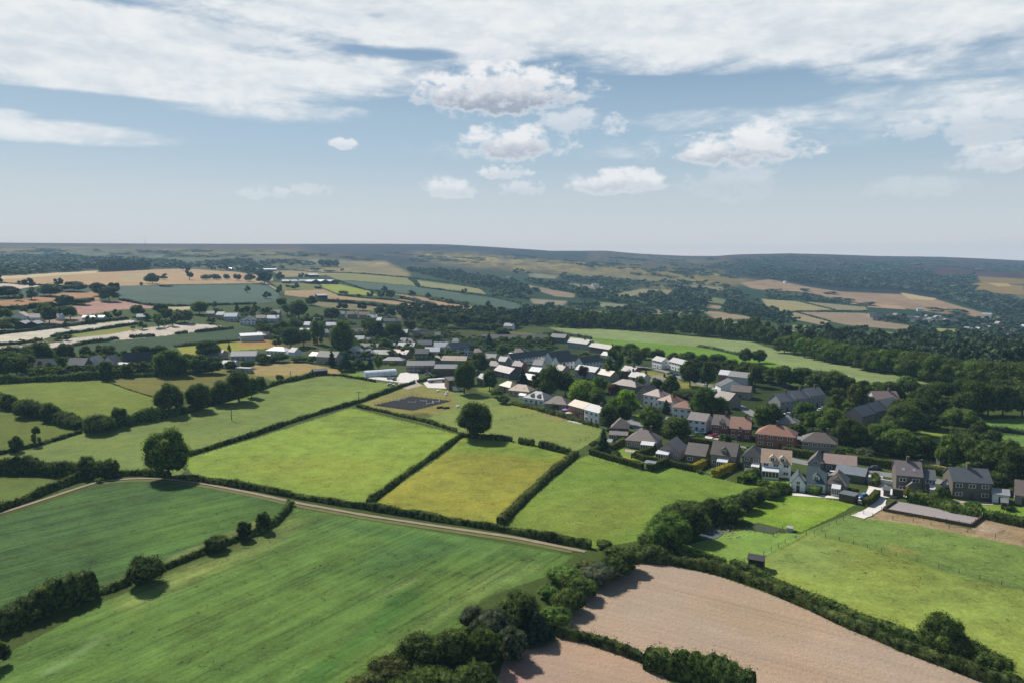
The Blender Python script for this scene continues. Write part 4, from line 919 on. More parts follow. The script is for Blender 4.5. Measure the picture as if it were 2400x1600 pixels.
def conservatory(par, x0, x1, dd, h):
    V_, F_ = [], []; boxg(V_, F_, x0, x1, -dd, -.02, -.5, .55); n = 5
    for k_ in range(n+1): x = x0+(x1-x0)*k_/n; boxg(V_, F_, x-.06, x+.06, -dd-.01, -dd+.11, .55, h-.3)
    boxg(V_, F_, x0-.03, x1+.03, -dd-.03, -dd+.14, h-.3, h-.15)
    for xx in (x0, x1-.12): boxg(V_, F_, xx, xx+.12, -dd+.14, -.03, h-.3, h-.16)
    c_ = mk("conservatory", V_, F_, 'frame', par)
    V_, F_ = [], []; boxg(V_, F_, x0+.04, x1-.04, -dd+.03, -.05, .56, h-.31); mk("glazing", V_, F_, 'glass', c_)
    V_ = [(x0-.05, -dd-.05, h-.14), (x1+.05, -dd-.05, h-.14), (x1+.05, -.03, h+.55), (x0-.05, -.03, h+.55), (x0-.05, -dd-.05, h-.04), (x1+.05, -dd-.05, h-.04), (x1+.05, -.03, h+.65), (x0-.05, -.03, h+.65)]
    mk("glass_roof", V_, [(0, 3, 2, 1), (4, 5, 6, 7), (0, 1, 5, 4), (1, 2, 6, 5), (2, 3, 7, 6), (3, 0, 4, 7)], 'r_white', c_)
def car(px, py, colour, heading, label, van=False, group=None):
    """heading in degrees: direction of the bonnet on the map, 0 = right"""
    p = ground(px, py); o = empty("van" if van else "car", p+Vector((0, 0, .03)), R(heading)); L_, W_ = (5.2, 1.95) if van else (4.3, 1.75)
    sec = [(-L_/2, .35), (-L_/2, 1.0), (-L_*.44, 1.9), (L_*.22, 2.0), (L_*.36, 1.25), (L_/2, .95), (L_/2, .35)] if van else [(-L_/2, .35), (-L_/2, .85), (-L_*.42, .92), (L_*.22, .92), (L_*.46, .80), (L_/2, .65), (L_/2, .35)]
    V_ = [(x, s_*W_/2*(.97 if z > 1 else 1), z) for s_ in (-1, 1) for x, z in sec]; n = len(sec)
    F_ = [tuple(range(n)), tuple(range(2*n-1, n-1, -1))]+[(i_, n+i_, n+(i_+1) % n, (i_+1) % n) for i_ in range(n)]
    bdy = mk("body", V_, F_, colour, o)
    if van:
        V_ = [(L_*.225, -.8, 1.85), (L_*.225, .8, 1.85), (L_*.352, .8, 1.30), (L_*.352, -.8, 1.30)]; V_ = [(x+.03, y, z+.03) for x, y, z in V_]; mk("windscreen", V_, [(0, 3, 2, 1)], 'glass', bdy)
        for s_ in (-1, 1): V_ = [(L_*.08, s_*.985, 1.3), (L_*.30, s_*.985, 1.3), (L_*.2, s_*.96, 1.8), (L_*.08, s_*.96, 1.8)]; mk("side_window", V_, [(0, 1, 2, 3)], 'glass', bdy)
    else:
        lo = [(-L_*.40, -.80), (L_*.24, -.80), (L_*.24, .80), (-L_*.40, .80)]; hi = [(-L_*.30, -.62), (L_*.08, -.62), (L_*.08, .62), (-L_*.30, .62)]
        V_ = [(x, y, .90) for x, y in lo]+[(x, y, 1.40) for x, y in hi]; mk("cabin_glass", V_, [(0, 1, 5, 4), (1, 2, 6, 5), (2, 3, 7, 6), (3, 0, 4, 7), (4, 5, 6, 7)], 'glass', o)
        V_, F_ = [], []; boxg(V_, F_, -L_*.29, L_*.07, -.60, .60, 1.403, 1.46); mk("car_roof", V_, F_, colour, o)
    for x in (-L_*.31, L_*.31):
        for s_ in (-1, 1):
            V_, F_ = [], []; barg(V_, F_, (0, -.11, 0), (0, .11, 0), .33, None, 12); w_ = mk("wheel", V_, F_, 'tyre', o); w_.location = (x, s_*(W_/2-.06), .33)
    tag(o, label, 'van' if van else 'car', group); return o
def fence(pix, label, mat='post', h=1.2, every=3.0, rails=(.45, .95), group=None, maxp=90):
    pts = [ground(*p) for p in pix]; o = empty("fence", pts[0]); L0 = pts[0]; tot = sum((b_-a).length for a, b_ in zip(pts, pts[1:])); every = max(every, tot/maxp); P = []
    for a, b_ in zip(pts, pts[1:]):
        n = max(1, int(round((b_-a).length/every))); P += [a.lerp(b_, k_/n) for k_ in range(n)]
    P.append(pts[-1]); P = [Vector((p.x, p.y, tzf(p.x, p.y))) for p in P]; V_, F_ = [], []; boxg(V_, F_, -.055, .055, -.055, .055, -.3, h); pm = mk("post", V_, F_, mat, o); pm.location = P[0]-L0
    for p in P[1:]: q_ = link("post", pm.data, o); q_.location = p-L0
    for rh_ in rails:
        V_, F_ = [], []
        for a, b_ in zip(P, P[1:]): barg(V_, F_, a-L0+Vector((0, 0, rh_)), b_-L0+Vector((0, 0, rh_)), .028, None, 4)
        mk("rail", V_, F_, mat, o)
    tag(o, label, 'fence', group); return o
def pole(px, py, hpx, label, cross=True):
    p = ground(px, py); h = hpx/ppm(p)*1.02; o = empty("power_pole", p); V_, F_ = [], []; barg(V_, F_, (0, 0, -.5), (0, 0, h), .20, .13, 7); mk("pole", V_, F_, 'post', o)
    if cross:
        V_, F_ = [], []; boxg(V_, F_, -1.3, 1.3, -.09, .09, h-.55, h-.36); c_ = mk("crossarm", V_, F_, 'post', o)
        for x in (-1.1, 0, 1.1): V_, F_ = [], []; barg(V_, F_, (x, 0, h-.36 if x else h), (x, 0, h-.08 if x else h+.3), .09, None, 6); mk("insulator", V_, F_, 'alloy', c_)
    tag(o, label, 'power pole'); return o
def simple(name, cat, label, px, py, rz, parts, group=None):
    """parts: (name, material, [boxes]) in metres about the foot"""
    o = empty(name, ground(px, py), R(rz))
    for nm, mat, bx in parts:
        V_, F_ = [], []
        for b_ in bx: boxg(V_, F_, *b_)
        mk(nm, V_, F_, mat, o)
    tag(o, label, cat, group); return o
# ================================================================== the place
# tracks, road, yards
ribbon("farm_track", [(-60, 1222), (0, 1203), (100, 1171), (224, 1130), (300, 1121), (380, 1121), (477, 1133), (600, 1157), (690, 1177), (855, 1207), (1000, 1229), (1200, 1258), (1300, 1278), (1372, 1293)], 1.5, 'g_track', "pale dirt farm track running beside the long hedge across the fields", .12)
ribbon("verge", [(224, 1134), (300, 1126), (380, 1126), (477, 1139), (600, 1163), (690, 1184), (855, 1214), (1000, 1236), (1200, 1265), (1340, 1293)], 1.6, 'g_verge', "dry grass verge on the near side of the farm track", .06)
ribbon("road", [(1440, 955), (1475, 985), (1502, 1005), (1560, 1013), (1640, 1028), (1740, 1050), (1860, 1079), (1940, 1093), (2030, 1106), (2110, 1116), (2220, 1131), (2420, 1164)], 6.0, 'g_road', "grey village road behind the houses with the long gardens", .10)
ribbon("driveway", [(2050, 1110), (2062, 1130), (2050, 1150), (2062, 1170), (2058, 1186), (2036, 1202), (2010, 1212)], 3.6, 'g_gravel', "white gravel driveway bending down towards the riding arena", .17)
patch("gravel_yard", [(2026, 1106), (2062, 1112), (2068, 1132), (2092, 1146), (2120, 1156), (2100, 1166), (2064, 1166), (2040, 1184), (2012, 1180), (2004, 1168), (2028, 1160), (2036, 1140)], 'g_gravel', "white gravel yard between the long bungalow and the stone house", .13)
patch("farmyard", [(930, 886), (938, 874), (978, 869), (982, 884), (978, 897), (950, 897), (905, 892), (862, 886), (866, 882)], 'g_gravel', "pale concrete farmyard beside the polytunnel", .1)
patch("farmyard", [(992, 897), (1038, 882), (1046, 896), (1046, 910), (1002, 908)], 'g_gravel', "second pale yard in front of the dark barn", .1)
patch("muck_patch", [(935, 895), (975, 893), (990, 903), (955, 912), (930, 904)], 'g_muck', "trodden earth between farmyard and hedge", .07)
ribbon("road", [(1485, 858), (1520, 862), (1560, 870), (1600, 886), (1640, 900), (1690, 912)], 4.5, 'g_road', "narrow road across the village green", .1)
ribbon("road", [(1690, 935), (1740, 955), (1775, 975)], 5.0, 'g_road', "short stretch of village road between bungalow roofs and trees", .1)
ribbon("road", [(600, 656), (622, 664), (640, 674), (655, 684)], 4.5, 'g_track', "thin pale lane along the edge of the blue-green field", .3)
patch("riding_arena", [(877, 949), (966, 928), (1056, 939), (968, 961)], 'g_black', "black riding surface of the fenced arena in the paddock", .15)
patch("riding_arena", [(2075, 1196), (2104, 1176), (2300, 1212), (2276, 1230)], 'g_sand', "grey sand surface of the long riding arena", .25)
patch("path", [(1540, 1070), (1562, 1072), (1570, 1086), (1552, 1092), (1536, 1086)], 'g_gravel', "pink paved terrace in front of the pale pink bungalow", .1)
patch("pond_liner", [(1640, 1246), (1668, 1236), (1684, 1240), (1696, 1250), (1680, 1262), (1646, 1264)], 'g_tarp', "dark blue-grey sheet in the shade below the bushes", .1)
patch("vegetable_plot", [(1748, 1240), (1776, 1224), (1832, 1238), (1812, 1252)], 'g_plot', "dark green vegetable plot inside a low fence", .1)
ribbon("path", [(2150, 1130), (2162, 1137), (2176, 1140)], 1.6, 'g_path', "short garden path beside the stone house", .1)

# hedges and their neighbours
HG = "field hedges"
hedge([(-60, 1214), (0, 1196), (60, 1174), (130, 1145), (215, 1114), (224, 1111)], 2.58, 1.98, "thick hedge rising from the left edge of the picture above the pale track", group=HG)
hedge([(-60, 1112), (0, 1108), (60, 1106), (120, 1112), (184, 1120)], 4.60, 4.00, "tall bushy hedge at the left edge above the small triangular field", 'dark', group=HG)
hedge([(184, 1119), (225, 1117), (270, 1116)], 4.60, 4.00, "dark bushy clump of hedge where the track bends left of the big lone tree", 'dark', group=HG)
hedge([(270, 1113), (330, 1112), (400, 1118)], 1.89, 1.58, "low dark hedge running to the foot of the big lone tree", group=HG)
hedge([(425, 1121), (480, 1129), (600, 1147), (700, 1167), (860, 1192), (1000, 1215), (1166, 1241), (1300, 1268), (1385, 1284)], 1.98, 1.72, "long straight hedge along the upper side of the pale farm track", group=HG)
hedge([(440, 1068), (520, 1043), (600, 1018), (700, 984), (790, 957), (812, 951)], 1.72, 1.45, "hedge from the big lone tree up to the pole-side field corner", group=HG)
hedge([(812, 951), (840, 943), (880, 929), (942, 906), (972, 897)], 1.98, 1.58, "trimmed hedge climbing to the farmyard beside the black arena", group=HG)
hedge([(837, 953), (900, 966), (1000, 990), (1070, 1011)], 1.55, 1.32, "hedge between the black arena paddock and the bright green field", group=HG)
hedge([(1082, 1021), (1045, 1048), (1010, 1073), (950, 1113), (900, 1153), (862, 1180)], 1.63, 1.45, "hedge between the bright green field and the yellow field", group=HG)
hedge([(1075, 1022), (1140, 1026), (1200, 1033)], 1.63, 1.58, "short hedge in the shade right of the round oak", group=HG)
hedge([(1216, 1038), (1236, 1041), (1252, 1043)], 2.24, 1.98, "left bush of the two along the yellow field's upper edge", group=HG, name='bush')
hedge([(1266, 1047), (1300, 1056), (1337, 1064)], 2.41, 1.98, "ragged hedge at the top right corner of the yellow field", group=HG)
hedge([(1350, 1064), (1320, 1088), (1290, 1112), (1230, 1167), (1200, 1198), (1172, 1228)], 1.9, 2.6, "rough hedge between the yellow field and the field below the gardens", 'olive', group=HG)
hedge([(-60, 1500), (0, 1478), (60, 1452), (130, 1422), (222, 1392)], 4.60, 4.40, "tall dark hedge at the lower left edge with a long shadow", 'dark', group=HG)
hedge([(224, 1394), (262, 1382), (305, 1364)], 1.72, 1.45, "low hedge between the lower left bushes and the dark round tree", group=HG)
hedge([(372, 1338), (440, 1310), (500, 1286), (560, 1264), (610, 1248), (650, 1222), (674, 1196), (678, 1182)], 1.72, 1.32, "curved low hedge ending at the farm track", group=HG)
hedge([(1490, 1313), (1560, 1318), (1650, 1333), (1750, 1362), (1850, 1404), (1960, 1454), (2100, 1514), (2300, 1592), (2460, 1650)], 2.41, 2.38, "long curving hedge directly above the ploughed field", group=HG)
hedge([(1572, 1303), (1640, 1311), (1700, 1326)], 2.06, 1.98, "short outer hedge above the ploughed field, left of the black shed", 'mid', group=HG)
hedge([(1716, 1328), (1790, 1357), (1880, 1396), (2000, 1447), (2100, 1487), (2190, 1527), (2300, 1576), (2440, 1640)], 2.06, 2.11, "second parallel hedge along the edge of the wide yellow-green pasture", 'mid', group=HG)
hedge([(1306, 1488), (1370, 1500), (1440, 1522), (1520, 1554)], 1.89, 1.85, "low hedge between the two ploughed fields", group=HG)
hedge([(1515, 1556), (1580, 1576), (1660, 1602), (1760, 1640)], 4.40, 3.68, "taller ragged hedge at the bottom edge between the ploughed fields", 'mid', group=HG)
hedge([(-40, 938), (0, 944), (50, 962), (100, 975), (150, 992), (192, 1004)], 4.40, 6.00, "bushy hedge slanting down from the left edge below the hamlet field", 'dark', group=HG)
hedge([(195, 1010), (250, 1004), (300, 995), (383, 978)], 4.20, 4.00, "bushy hedge running to the group of three big field trees", 'dark', group=HG)
hedge([(-40, 1072), (0, 1064), (90, 1043), (192, 1013)], 1.46, 1.32, "thin hedge below the olive field at the left edge", group=HG)
hedge([(383, 978), (430, 968), (500, 946), (560, 930), (600, 918)], 2.58, 2.38, "hedge under the three big field trees", 'dark', group=HG)
hedge([(603, 915), (650, 899), (700, 889), (750, 877)], 2.24, 1.98, "hedge below the mown tan field", group=HG)
hedge([(752, 878), (790, 879), (850, 889), (880, 895)], 1.29, 1.06, "thin hedge curving round to the polytunnel", group=HG)
hedge([(800, 873), (830, 868), (862, 862)], 2.06, 1.98, "hedge below the conifers left of the polytunnel", group=HG)
hedge([(978, 895), (1010, 888), (1040, 878)], 1.55, 1.45, "short clipped hedge between the two farmyards", group=HG)
hedge([(-60, 898), (0, 896), (100, 892), (200, 888), (275, 884)], 3.20, 4.00, "long hedge in front of the white-gabled hamlet", 'dark', group=HG)
hedge([(275, 884), (350, 882), (430, 878), (500, 868)], 2.06, 2.31, "hedge right of the hamlet above the brownish field", 'dark', group=HG)
hedge([(247, 893), (300, 912), (365, 932)], 0.43, 0.46, "thin dark line of growth between green and brownish fields", group=HG)
FH = "distant field hedges"
for pts, lab, hh in [([(-40, 788), (60, 777), (153, 766), (245, 753), (300, 748)], "upper hedge above the first cream strip field", 2.6), ([(122, 790), (160, 783), (230, 773), (326, 759)], "hedge under the first cream strip field", 2.4),
    ([(-30, 811), (40, 806), (97, 798)], "hedge below the cream field at the left edge", 2.4), ([(-30, 832), (40, 824), (84, 818)], "hedge at the left edge under the second cream strip", 4.0), ([(170, 811), (205, 804), (256, 799)], "first dark dash of hedge under the long cream field", 2.6), ([(258, 797), (276, 795)], "second dark dash of hedge under the long cream field", 2.6),
    ([(306, 792), (330, 790), (362, 788)], "third dark dash of hedge under the long cream field", 3.0), ([(411, 783), (438, 780)], "fourth dark dash of hedge under the long cream field", 2.6), ([(458, 779), (500, 775), (545, 770)], "last dark dash of hedge under the long cream field", 2.6),
    ([(410, 813), (470, 807), (540, 801), (600, 793)], "hedge between dark green field and yellow strip", 2.4), ([(130, 718), (170, 712), (216, 704)], "hedge between the orange field and the pink field", 4.0), ([(281, 704), (345, 716), (408, 719), (500, 716), (600, 713)], "hedge under the blue-green field", 2.6),
    ([(0, 727), (60, 724), (125, 719)], "hedge along the foot of the orange field", 5.0), ([(792, 693), (860, 700), (925, 705), (1012, 722)], "hedge above the long tan field", 2.8), ([(745, 706), (830, 712), (940, 726), (1000, 732)], "bushy hedge along the strip behind the village", 4.5),
    ([(940, 700), (965, 705), (990, 712), (1020, 718)], "hedge between two tan strips", 5.0), ([(812, 640), (870, 644), (962, 652), (1060, 664), (1123, 677), (1180, 692)], "dark line of hedge above the olive fields", 3.0), ([(960, 655), (972, 662), (980, 672)], "bushy hedge dividing the olive fields", 6),
    ([(978, 673), (1050, 682), (1140, 694), (1220, 712)], "lower hedge of the olive fields", 2.6), ([(790, 658), (855, 680), (905, 685)], "hedge above the yellow-green field", 2.4), ([(1008, 703), (1050, 710), (1090, 716)], "hedge under the blue-green slope", 4.0),
    ([(1300, 781), (1340, 788), (1385, 795)], "hedge at the left end of the rolling field", 2.8), ([(1636, 812), (1680, 820), (1735, 833)], "hedge inside the rolling field above the bright strip", 2.0), ([(1860, 868), (1900, 873), (1942, 880)], "dark hedge at the foot of the rolling field", 2.2),
    ([(2050, 900), (2120, 904), (2200, 908), (2236, 910)], "hedge behind the lone spreading tree", 2.0), ([(2310, 1006), (2350, 1011), (2420, 1019)], "dark straight hedge between two right-hand meadows", 2.2), ([(1046, 772), (1120, 772), (1200, 776)], "hedge above the golden strip", 3.0),
    ([(1785, 700), (1800, 702), (1864, 705), (1956, 727)], "stone-walled edge above the pale valley field", 2.2), ([(1833, 737), (1866, 731), (2032, 730)], "dark edge below the pale valley field", 2.2), ([(1866, 732), (1900, 742), (1945, 754)], "thin dark edge between two tan valley fields", 2.0),
    ([(1887, 706), (1960, 709), (2032, 720)], "dark edge above the tan valley strip", 2.0), ([(2055, 752), (2100, 758), (2139, 764)], "thin dark edge left of the valley village", 2.0), ([(-20, 662), (60, 668), (140, 670), (278, 671)], "faint edge below the wheat field", 1.6), ([(640, 631), (760, 640), (813, 640)], "faint edge on the hillside above the farm", 2.2)]:
    hedge(pts, hh, hh*1.2, lab, 'far', group=FH)
GH = "garden hedges"
for pts, hh, ww, lab, mt in [([(1384, 1064), (1430, 1077), (1506, 1099)], 2.0, 1.6, "clipped hedge along the bottom of the largest lawn", 'box'), ([(1384, 1064), (1398, 1058), (1414, 1051)], 2.0, 1.6, "clipped hedge at the left end of the largest lawn", 'box'), ([(1430, 1054), (1446, 1046), (1464, 1036)], 2.0, 1.8, "clipped hedge left of the brown bungalow", 'box'),
    ([(1489, 1072), (1512, 1080), (1544, 1086)], 2.0, 1.6, "clipped hedge below the lawn of the pink bungalow", 'box'), ([(1492, 1070), (1514, 1064), (1534, 1056)], 2.0, 1.7, "clipped hedge between brown and pink bungalows", 'box'), ([(1521, 1104), (1540, 1096), (1564, 1087)], 2.4, 2.2, "clipped hedge beside the small grey garden shed", 'box'),
    ([(1564, 1088), (1592, 1096), (1624, 1102)], 2.0, 1.6, "clipped hedge in front of the plain brown house", 'box'), ([(1624, 1103), (1645, 1093), (1667, 1080)], 2.2, 2.0, "golden-topped hedge between two brown houses", 'gold'), ([(1674, 1118), (1696, 1106), (1720, 1096)], 2.2, 2.4, "golden-topped hedge right of the conservatory lawn", 'gold'),
    ([(1735, 1132), (1750, 1126), (1772, 1112)], 2.6, 3, "rounded green hedge below the dark stone house", 'mid'), ([(1514, 1010), (1545, 1020), (1580, 1030), (1640, 1042), (1692, 1050)], 2.6, 3.0, "long clipped hedge along the road above the bungalows", 'box'), ([(1700, 1050), (1724, 1056), (1760, 1064)], 1.6, 1.6, "low hedge right of the red car", 'box'),
    ([(1976, 1078), (2010, 1084), (2060, 1092), (2100, 1098)], 2.6, 3.0, "dark roadside hedge below the two pale round bushes", 'box'), ([(2160, 1104), (2200, 1112), (2246, 1120)], 2.4, 3.0, "dark roadside hedge behind the slate terrace", 'box'), ([(1832, 1064), (1855, 1066), (1880, 1070), (1910, 1073)], 2.6, 3.0, "dark hedge with golden tips in front of the orange roof house", 'box'),
    ([(2026, 1186), (2044, 1176), (2056, 1162)], 2.0, 1.8, "curved hedge along the gravel driveway", 'box'), ([(2128, 1172), (2170, 1180), (2230, 1198), (2300, 1210)], 2.4, 3.0, "hedge behind the long grey riding arena", 'mid'), ([(2306, 1212), (2350, 1222), (2420, 1236)], 2.4, 3.0, "dark hedge right of the long riding arena", 'dark'),
    ([(1906, 1160), (1918, 1150), (1930, 1144)], 2.0, 3.0, "square clipped bright green hedge by the white conservatory", 'light'), ([(1800, 1162), (1822, 1152), (1842, 1146)], 3.0, 4.0, "rounded hedge left of the long bungalow", 'mid'), ([(1200, 947), (1250, 958), (1300, 972)], 1.6, 1.8, "field edge hedge below the white-fronted bungalow", 'hedge'),
    ([(1300, 972), (1350, 986), (1400, 1000)], 1.4, 1.6, "field edge hedge below the brick house", 'hedge'), ([(912, 856), (950, 851), (985, 847)], 2.2, 2.2, "dark hedge with a sunlit yellow top behind the farm range", 'gold'), ([(2233, 1022), (2262, 1030), (2310, 1036)], 3.0, 4.0, "dark hedge above the right-hand orchard", 'dark'),
    ([(1372, 868), (1390, 872), (1420, 878)], 2.0, 2.2, "low hedge between grey house roofs", 'dark'), ([(2046, 1140), (2056, 1132), (2050, 1116)], 2, 2, "hedge beside the white garden wall", 'hedge')]:
    hedge(pts, hh, ww, lab, mt, box_=mt in ('box', 'gold', 'light'), group=GH, name='garden_hedge')

# trees -----------------------------------------------------------------------
tree(395, 1117, 100, 108, 'mid', 'round', "big ragged lone tree where the track bends, left of the bright field", None)
tree(1112, 1025, 100, 84, 'dark', 'round', "large round oak in the middle of the picture between three fields", None)
cluster("in the row below the brownish field", "big hedgerow trees", [(397, 969, 66, 66), (465, 960, 60, 58), (520, 946, 62, 52), (560, 940, 68, 68), (590, 930, 34, 44)])
cluster("of small hedge trees at left edge", "small hedgerow trees", [(38, 1057, 28, 32), (85, 1042, 20, 36, 'dark', 'tall')])
cluster("in the hedge below the hamlet field", "hedgerow bushes", [(66, 975, 48, 34, 'dark', 'bush'), (118, 985, 36, 36), (232, 1013, 62, 42, 'dark', 'bush'), (280, 1000, 38, 42), (20, 955, 40, 30, 'dark', 'bush')])
cluster("by the bend of the pale track", "trees by the track bend", [(205, 1114, 34, 42), (255, 1116, 46, 38, 'dark', 'bush'), (233, 1130, 16, 12, 'mid', 'bush'), (225, 1112, 30, 26, 'dark', 'bush')])
cluster("on the curved lower-left hedge", "trees on the curved hedge", [(338, 1368, 80, 72, 'dark', 'bush'), (508, 1288, 56, 38, 'dark', 'bush'), (573, 1262, 38, 42), (618, 1243, 40, 44), (200, 1402, 56, 46, 'dark', 'bush'), (150, 1418, 60, 36, 'mid', 'bush'), (60, 1450, 90, 44, 'dark', 'bush'), (-10, 1560, 50, 60, 'dark', 'bush'), (683, 1184, 16, 14, 'mid', 'bush')])
cluster("in the hedge below the mown tan field", "bushes below the tan field", [(613, 914, 28, 34), (657, 892, 18, 18, 'dark', 'bush'), (720, 884, 12, 12, 'dark', 'bush'), (693, 889, 14, 10, 'dark', 'bush')])
cluster("in the tree belt left of the ploughed field", "belt of trees beside the ploughed field", [
    (860, 1650, 120, 80, 'olive', 'bush'), (925, 1610, 130, 92, 'olive', 'bush'), (985, 1585, 150, 105, 'dark'), (1062, 1580, 130, 112, 'dark'), (1135, 1560, 96, 90, 'mid'), (1010, 1665, 160, 120, 'mid', 'bush'), (1110, 1650, 130, 100, 'dark'), (950, 1690, 140, 110, 'dark'),
    (1160, 1508, 112, 86, 'grey'), (1216, 1480, 116, 104, 'dark'), (1258, 1500, 92, 77, 'conifer', 'cone'), (1200, 1545, 76, 82, 'grey', 'tall'), (1110, 1470, 70, 60, 'grey', 'bush'), (1300, 1462, 76, 52, 'light', 'bush'), (1330, 1430, 90, 59, 'mid', 'bush'), (1365, 1398, 80, 48, 'mid'), (1285, 1400, 56, 35, 'light', 'bush'),
    (1325, 1365, 90, 44, 'light', 'bush'), (1350, 1385, 70, 48, 'mid', 'bush'), (1405, 1365, 96, 54, 'grey', 'bush'), (1372, 1345, 70, 35, 'olive', 'bush'), (1440, 1352, 80, 51, 'dark'), (1470, 1336, 70, 52, 'dark'), (1490, 1300, 56, 28, 'mid', 'bush'), (1532, 1308, 76, 36, 'dark', 'bush'), (1415, 1282, 40, 20, 'mid', 'bush'), (1440, 1305, 60, 28, 'mid', 'bush')])
cluster("in the tree belt above the pond", "belt of trees above the pond", [(1566, 1284, 120, 84, 'light'), (1612, 1260, 96, 74, 'dark'), (1530, 1285, 70, 50, 'mid', 'bush'), (1612, 1222, 102, 56, 'mid', 'bush'), (1580, 1215, 60, 40, 'mid', 'bush'), (1660, 1222, 66, 54, 'dark'), (1702, 1218, 82, 52, 'mid'), (1740, 1195, 66, 46, 'dark', 'bush'), (1770, 1178, 60, 38, 'dark', 'bush'), (1800, 1164, 50, 28, 'mid', 'bush'), (1640, 1240, 50, 40, 'dark', 'bush')])
cluster("in the clump on the right-hand hedge", "trees on the right hedge", [(2205, 1530, 96, 86, 'mid'), (2232, 1545, 76, 70, 'dark', 'bush'), (2280, 1556, 62, 60, 'mid', 'bush'), (2325, 1580, 72, 56, 'mid', 'bush')])
cluster("around the wide lime-green tree", "trees of the village centre", [(1363, 947, 78, 58, 'lime', 'round', "wide bright lime-green tree spreading behind the brick house"), (1405, 920, 44, 38, 'light'), (1398, 955, 52, 48, 'mid'), (1367, 886, 30, 30, 'copper', 'round', "small copper beech under the grey gabled houses"), (1441, 932, 36, 36, 'copper', 'round', "copper beech beside the wide lime-green tree"), (1290, 928, 60, 74), (1325, 925, 44, 56), (1262, 915, 40, 44), (1300, 958, 30, 20, 'mid', 'bush'), (1440, 888, 50, 70, 'mid', 'tall'), (1487, 862, 46, 46), (1470, 975, 62, 64, 'lime', 'round', "bright lime-green tree behind the white semi-detached houses"), (1445, 972, 50, 42, 'light'), (1425, 1004, 54, 56), (1460, 994, 48, 52), (1414, 1066, 34, 66, 'conifer', 'cone', "dark pointed conifer beside the largest lawn"), (1225, 905, 32, 44, 'conifer', 'cone')])
cluster("along the road above the bungalows", "roadside trees", [(1527, 1012, 62, 62, 'mid'), (1590, 1028, 70, 52, 'mid'), (1575, 1005, 30, 30), (1561, 968, 24, 34, 'conifer', 'cone'), (1650, 990, 66, 84, 'light'), (1684, 990, 56, 60), (1790, 1006, 56, 56, 'mid'), (1808, 1000, 62, 54), (1742, 1068, 22, 18, 'mid', 'bush'), (1760, 1058, 30, 20, 'light', 'bush'), (1700, 1042, 34, 26), (1640, 1035, 36, 20, 'mid', 'bush'), (1740, 1000, 50, 26, 'mid', 'bush')])
cluster("around the village green", "trees of the green", [(1617, 905, 52, 60), (1658, 908, 40, 62), (1572, 928, 46, 50), (1536, 924, 38, 42), (1500, 908, 28, 28, 'mid'), (1600, 940, 50, 30, 'dark', 'bush'), (1640, 940, 50, 30, 'dark', 'bush'), (1747, 850, 34, 34), (1779, 850, 36, 30), (1760, 918, 22, 28, 'conifer', 'cone'), (1770, 905, 40, 50)])
cluster("in the dark line below the rolling field", "trees below the rolling field", [(1448, 832, 36, 26), (1478, 838, 50, 34), (1512, 842, 40, 28), (1540, 846, 44, 30), (1580, 852, 40, 26), (1612, 858, 50, 34), (1645, 864, 44, 34), (1680, 872, 56, 42), (1710, 880, 50, 38), (1742, 888, 50, 40), (1775, 892, 54, 38), (1810, 898, 50, 36), (1840, 906, 60, 48), (1880, 906, 56, 44), (1915, 918, 62, 44), (1950, 922, 66, 50), (1985, 924, 54, 40), (2020, 930, 50, 36), (2055, 936, 56, 38), (2090, 944, 62, 46)])
tree(2128, 927, 52, 42, 'mid', 'round', "lone spreading tree on bare trunk at the foot of the rolling field", None)
cluster("around the stepped terraces at right", "trees by the terraces", [(1962, 978, 44, 66, 'olive', 'tall'), (2003, 966, 40, 62, 'olive', 'tall'), (1988, 990, 36, 46, 'mid', 'tall'), (2034, 968, 30, 42, 'grey'), (1885, 990, 62, 46, 'light'), (1905, 1010, 50, 44, 'mid'), (1943, 1030, 64, 72, 'mid'), (1982, 1055, 66, 74), (2012, 1060, 60, 66), (1965, 1020, 40, 50, 'mid'), (2045, 1050, 56, 54, 'mid'), (2118, 1018, 96, 66), (2150, 1000, 70, 62), (2080, 1030, 50, 40, 'mid'), (2095, 1066, 64, 56, 'light'), (2122, 1070, 76, 58, 'mid'), (2160, 1070, 66, 46), (2190, 1072, 50, 32), (2070, 1068, 50, 50), (1860, 1015, 40, 26, 'mid', 'bush'), (2110, 985, 60, 46), (1936, 975, 30, 26, 'mid', 'bush')])
cluster("among bushes by the right roadside hedge", "pale round bushes", [(2022, 1072, 38, 24, 'grey', 'bush'), (2037, 1080, 28, 20, 'grey', 'bush'), (1962, 1080, 36, 30, 'dark', 'bush'), (1990, 1070, 40, 24, 'light', 'bush')])
cluster("in the meadows at the right edge", "meadow trees", [(2165, 965, 74, 54), (2205, 934, 60, 36, 'mid'), (2255, 936, 54, 44), (2275, 972, 80, 72), (2315, 974, 50, 64), (2350, 974, 60, 62), (2395, 974, 54, 62), (2237, 1008, 54, 46, 'mid'), (2272, 1014, 44, 46, 'mid'), (2298, 1024, 40, 34), (2328, 1042, 36, 30), (2205, 975, 50, 40), (2190, 1008, 46, 36), (2300, 935, 50, 34), (2345, 930, 60, 36), (2390, 930, 60, 40), (2260, 1036, 40, 20, 'dark', 'bush')])
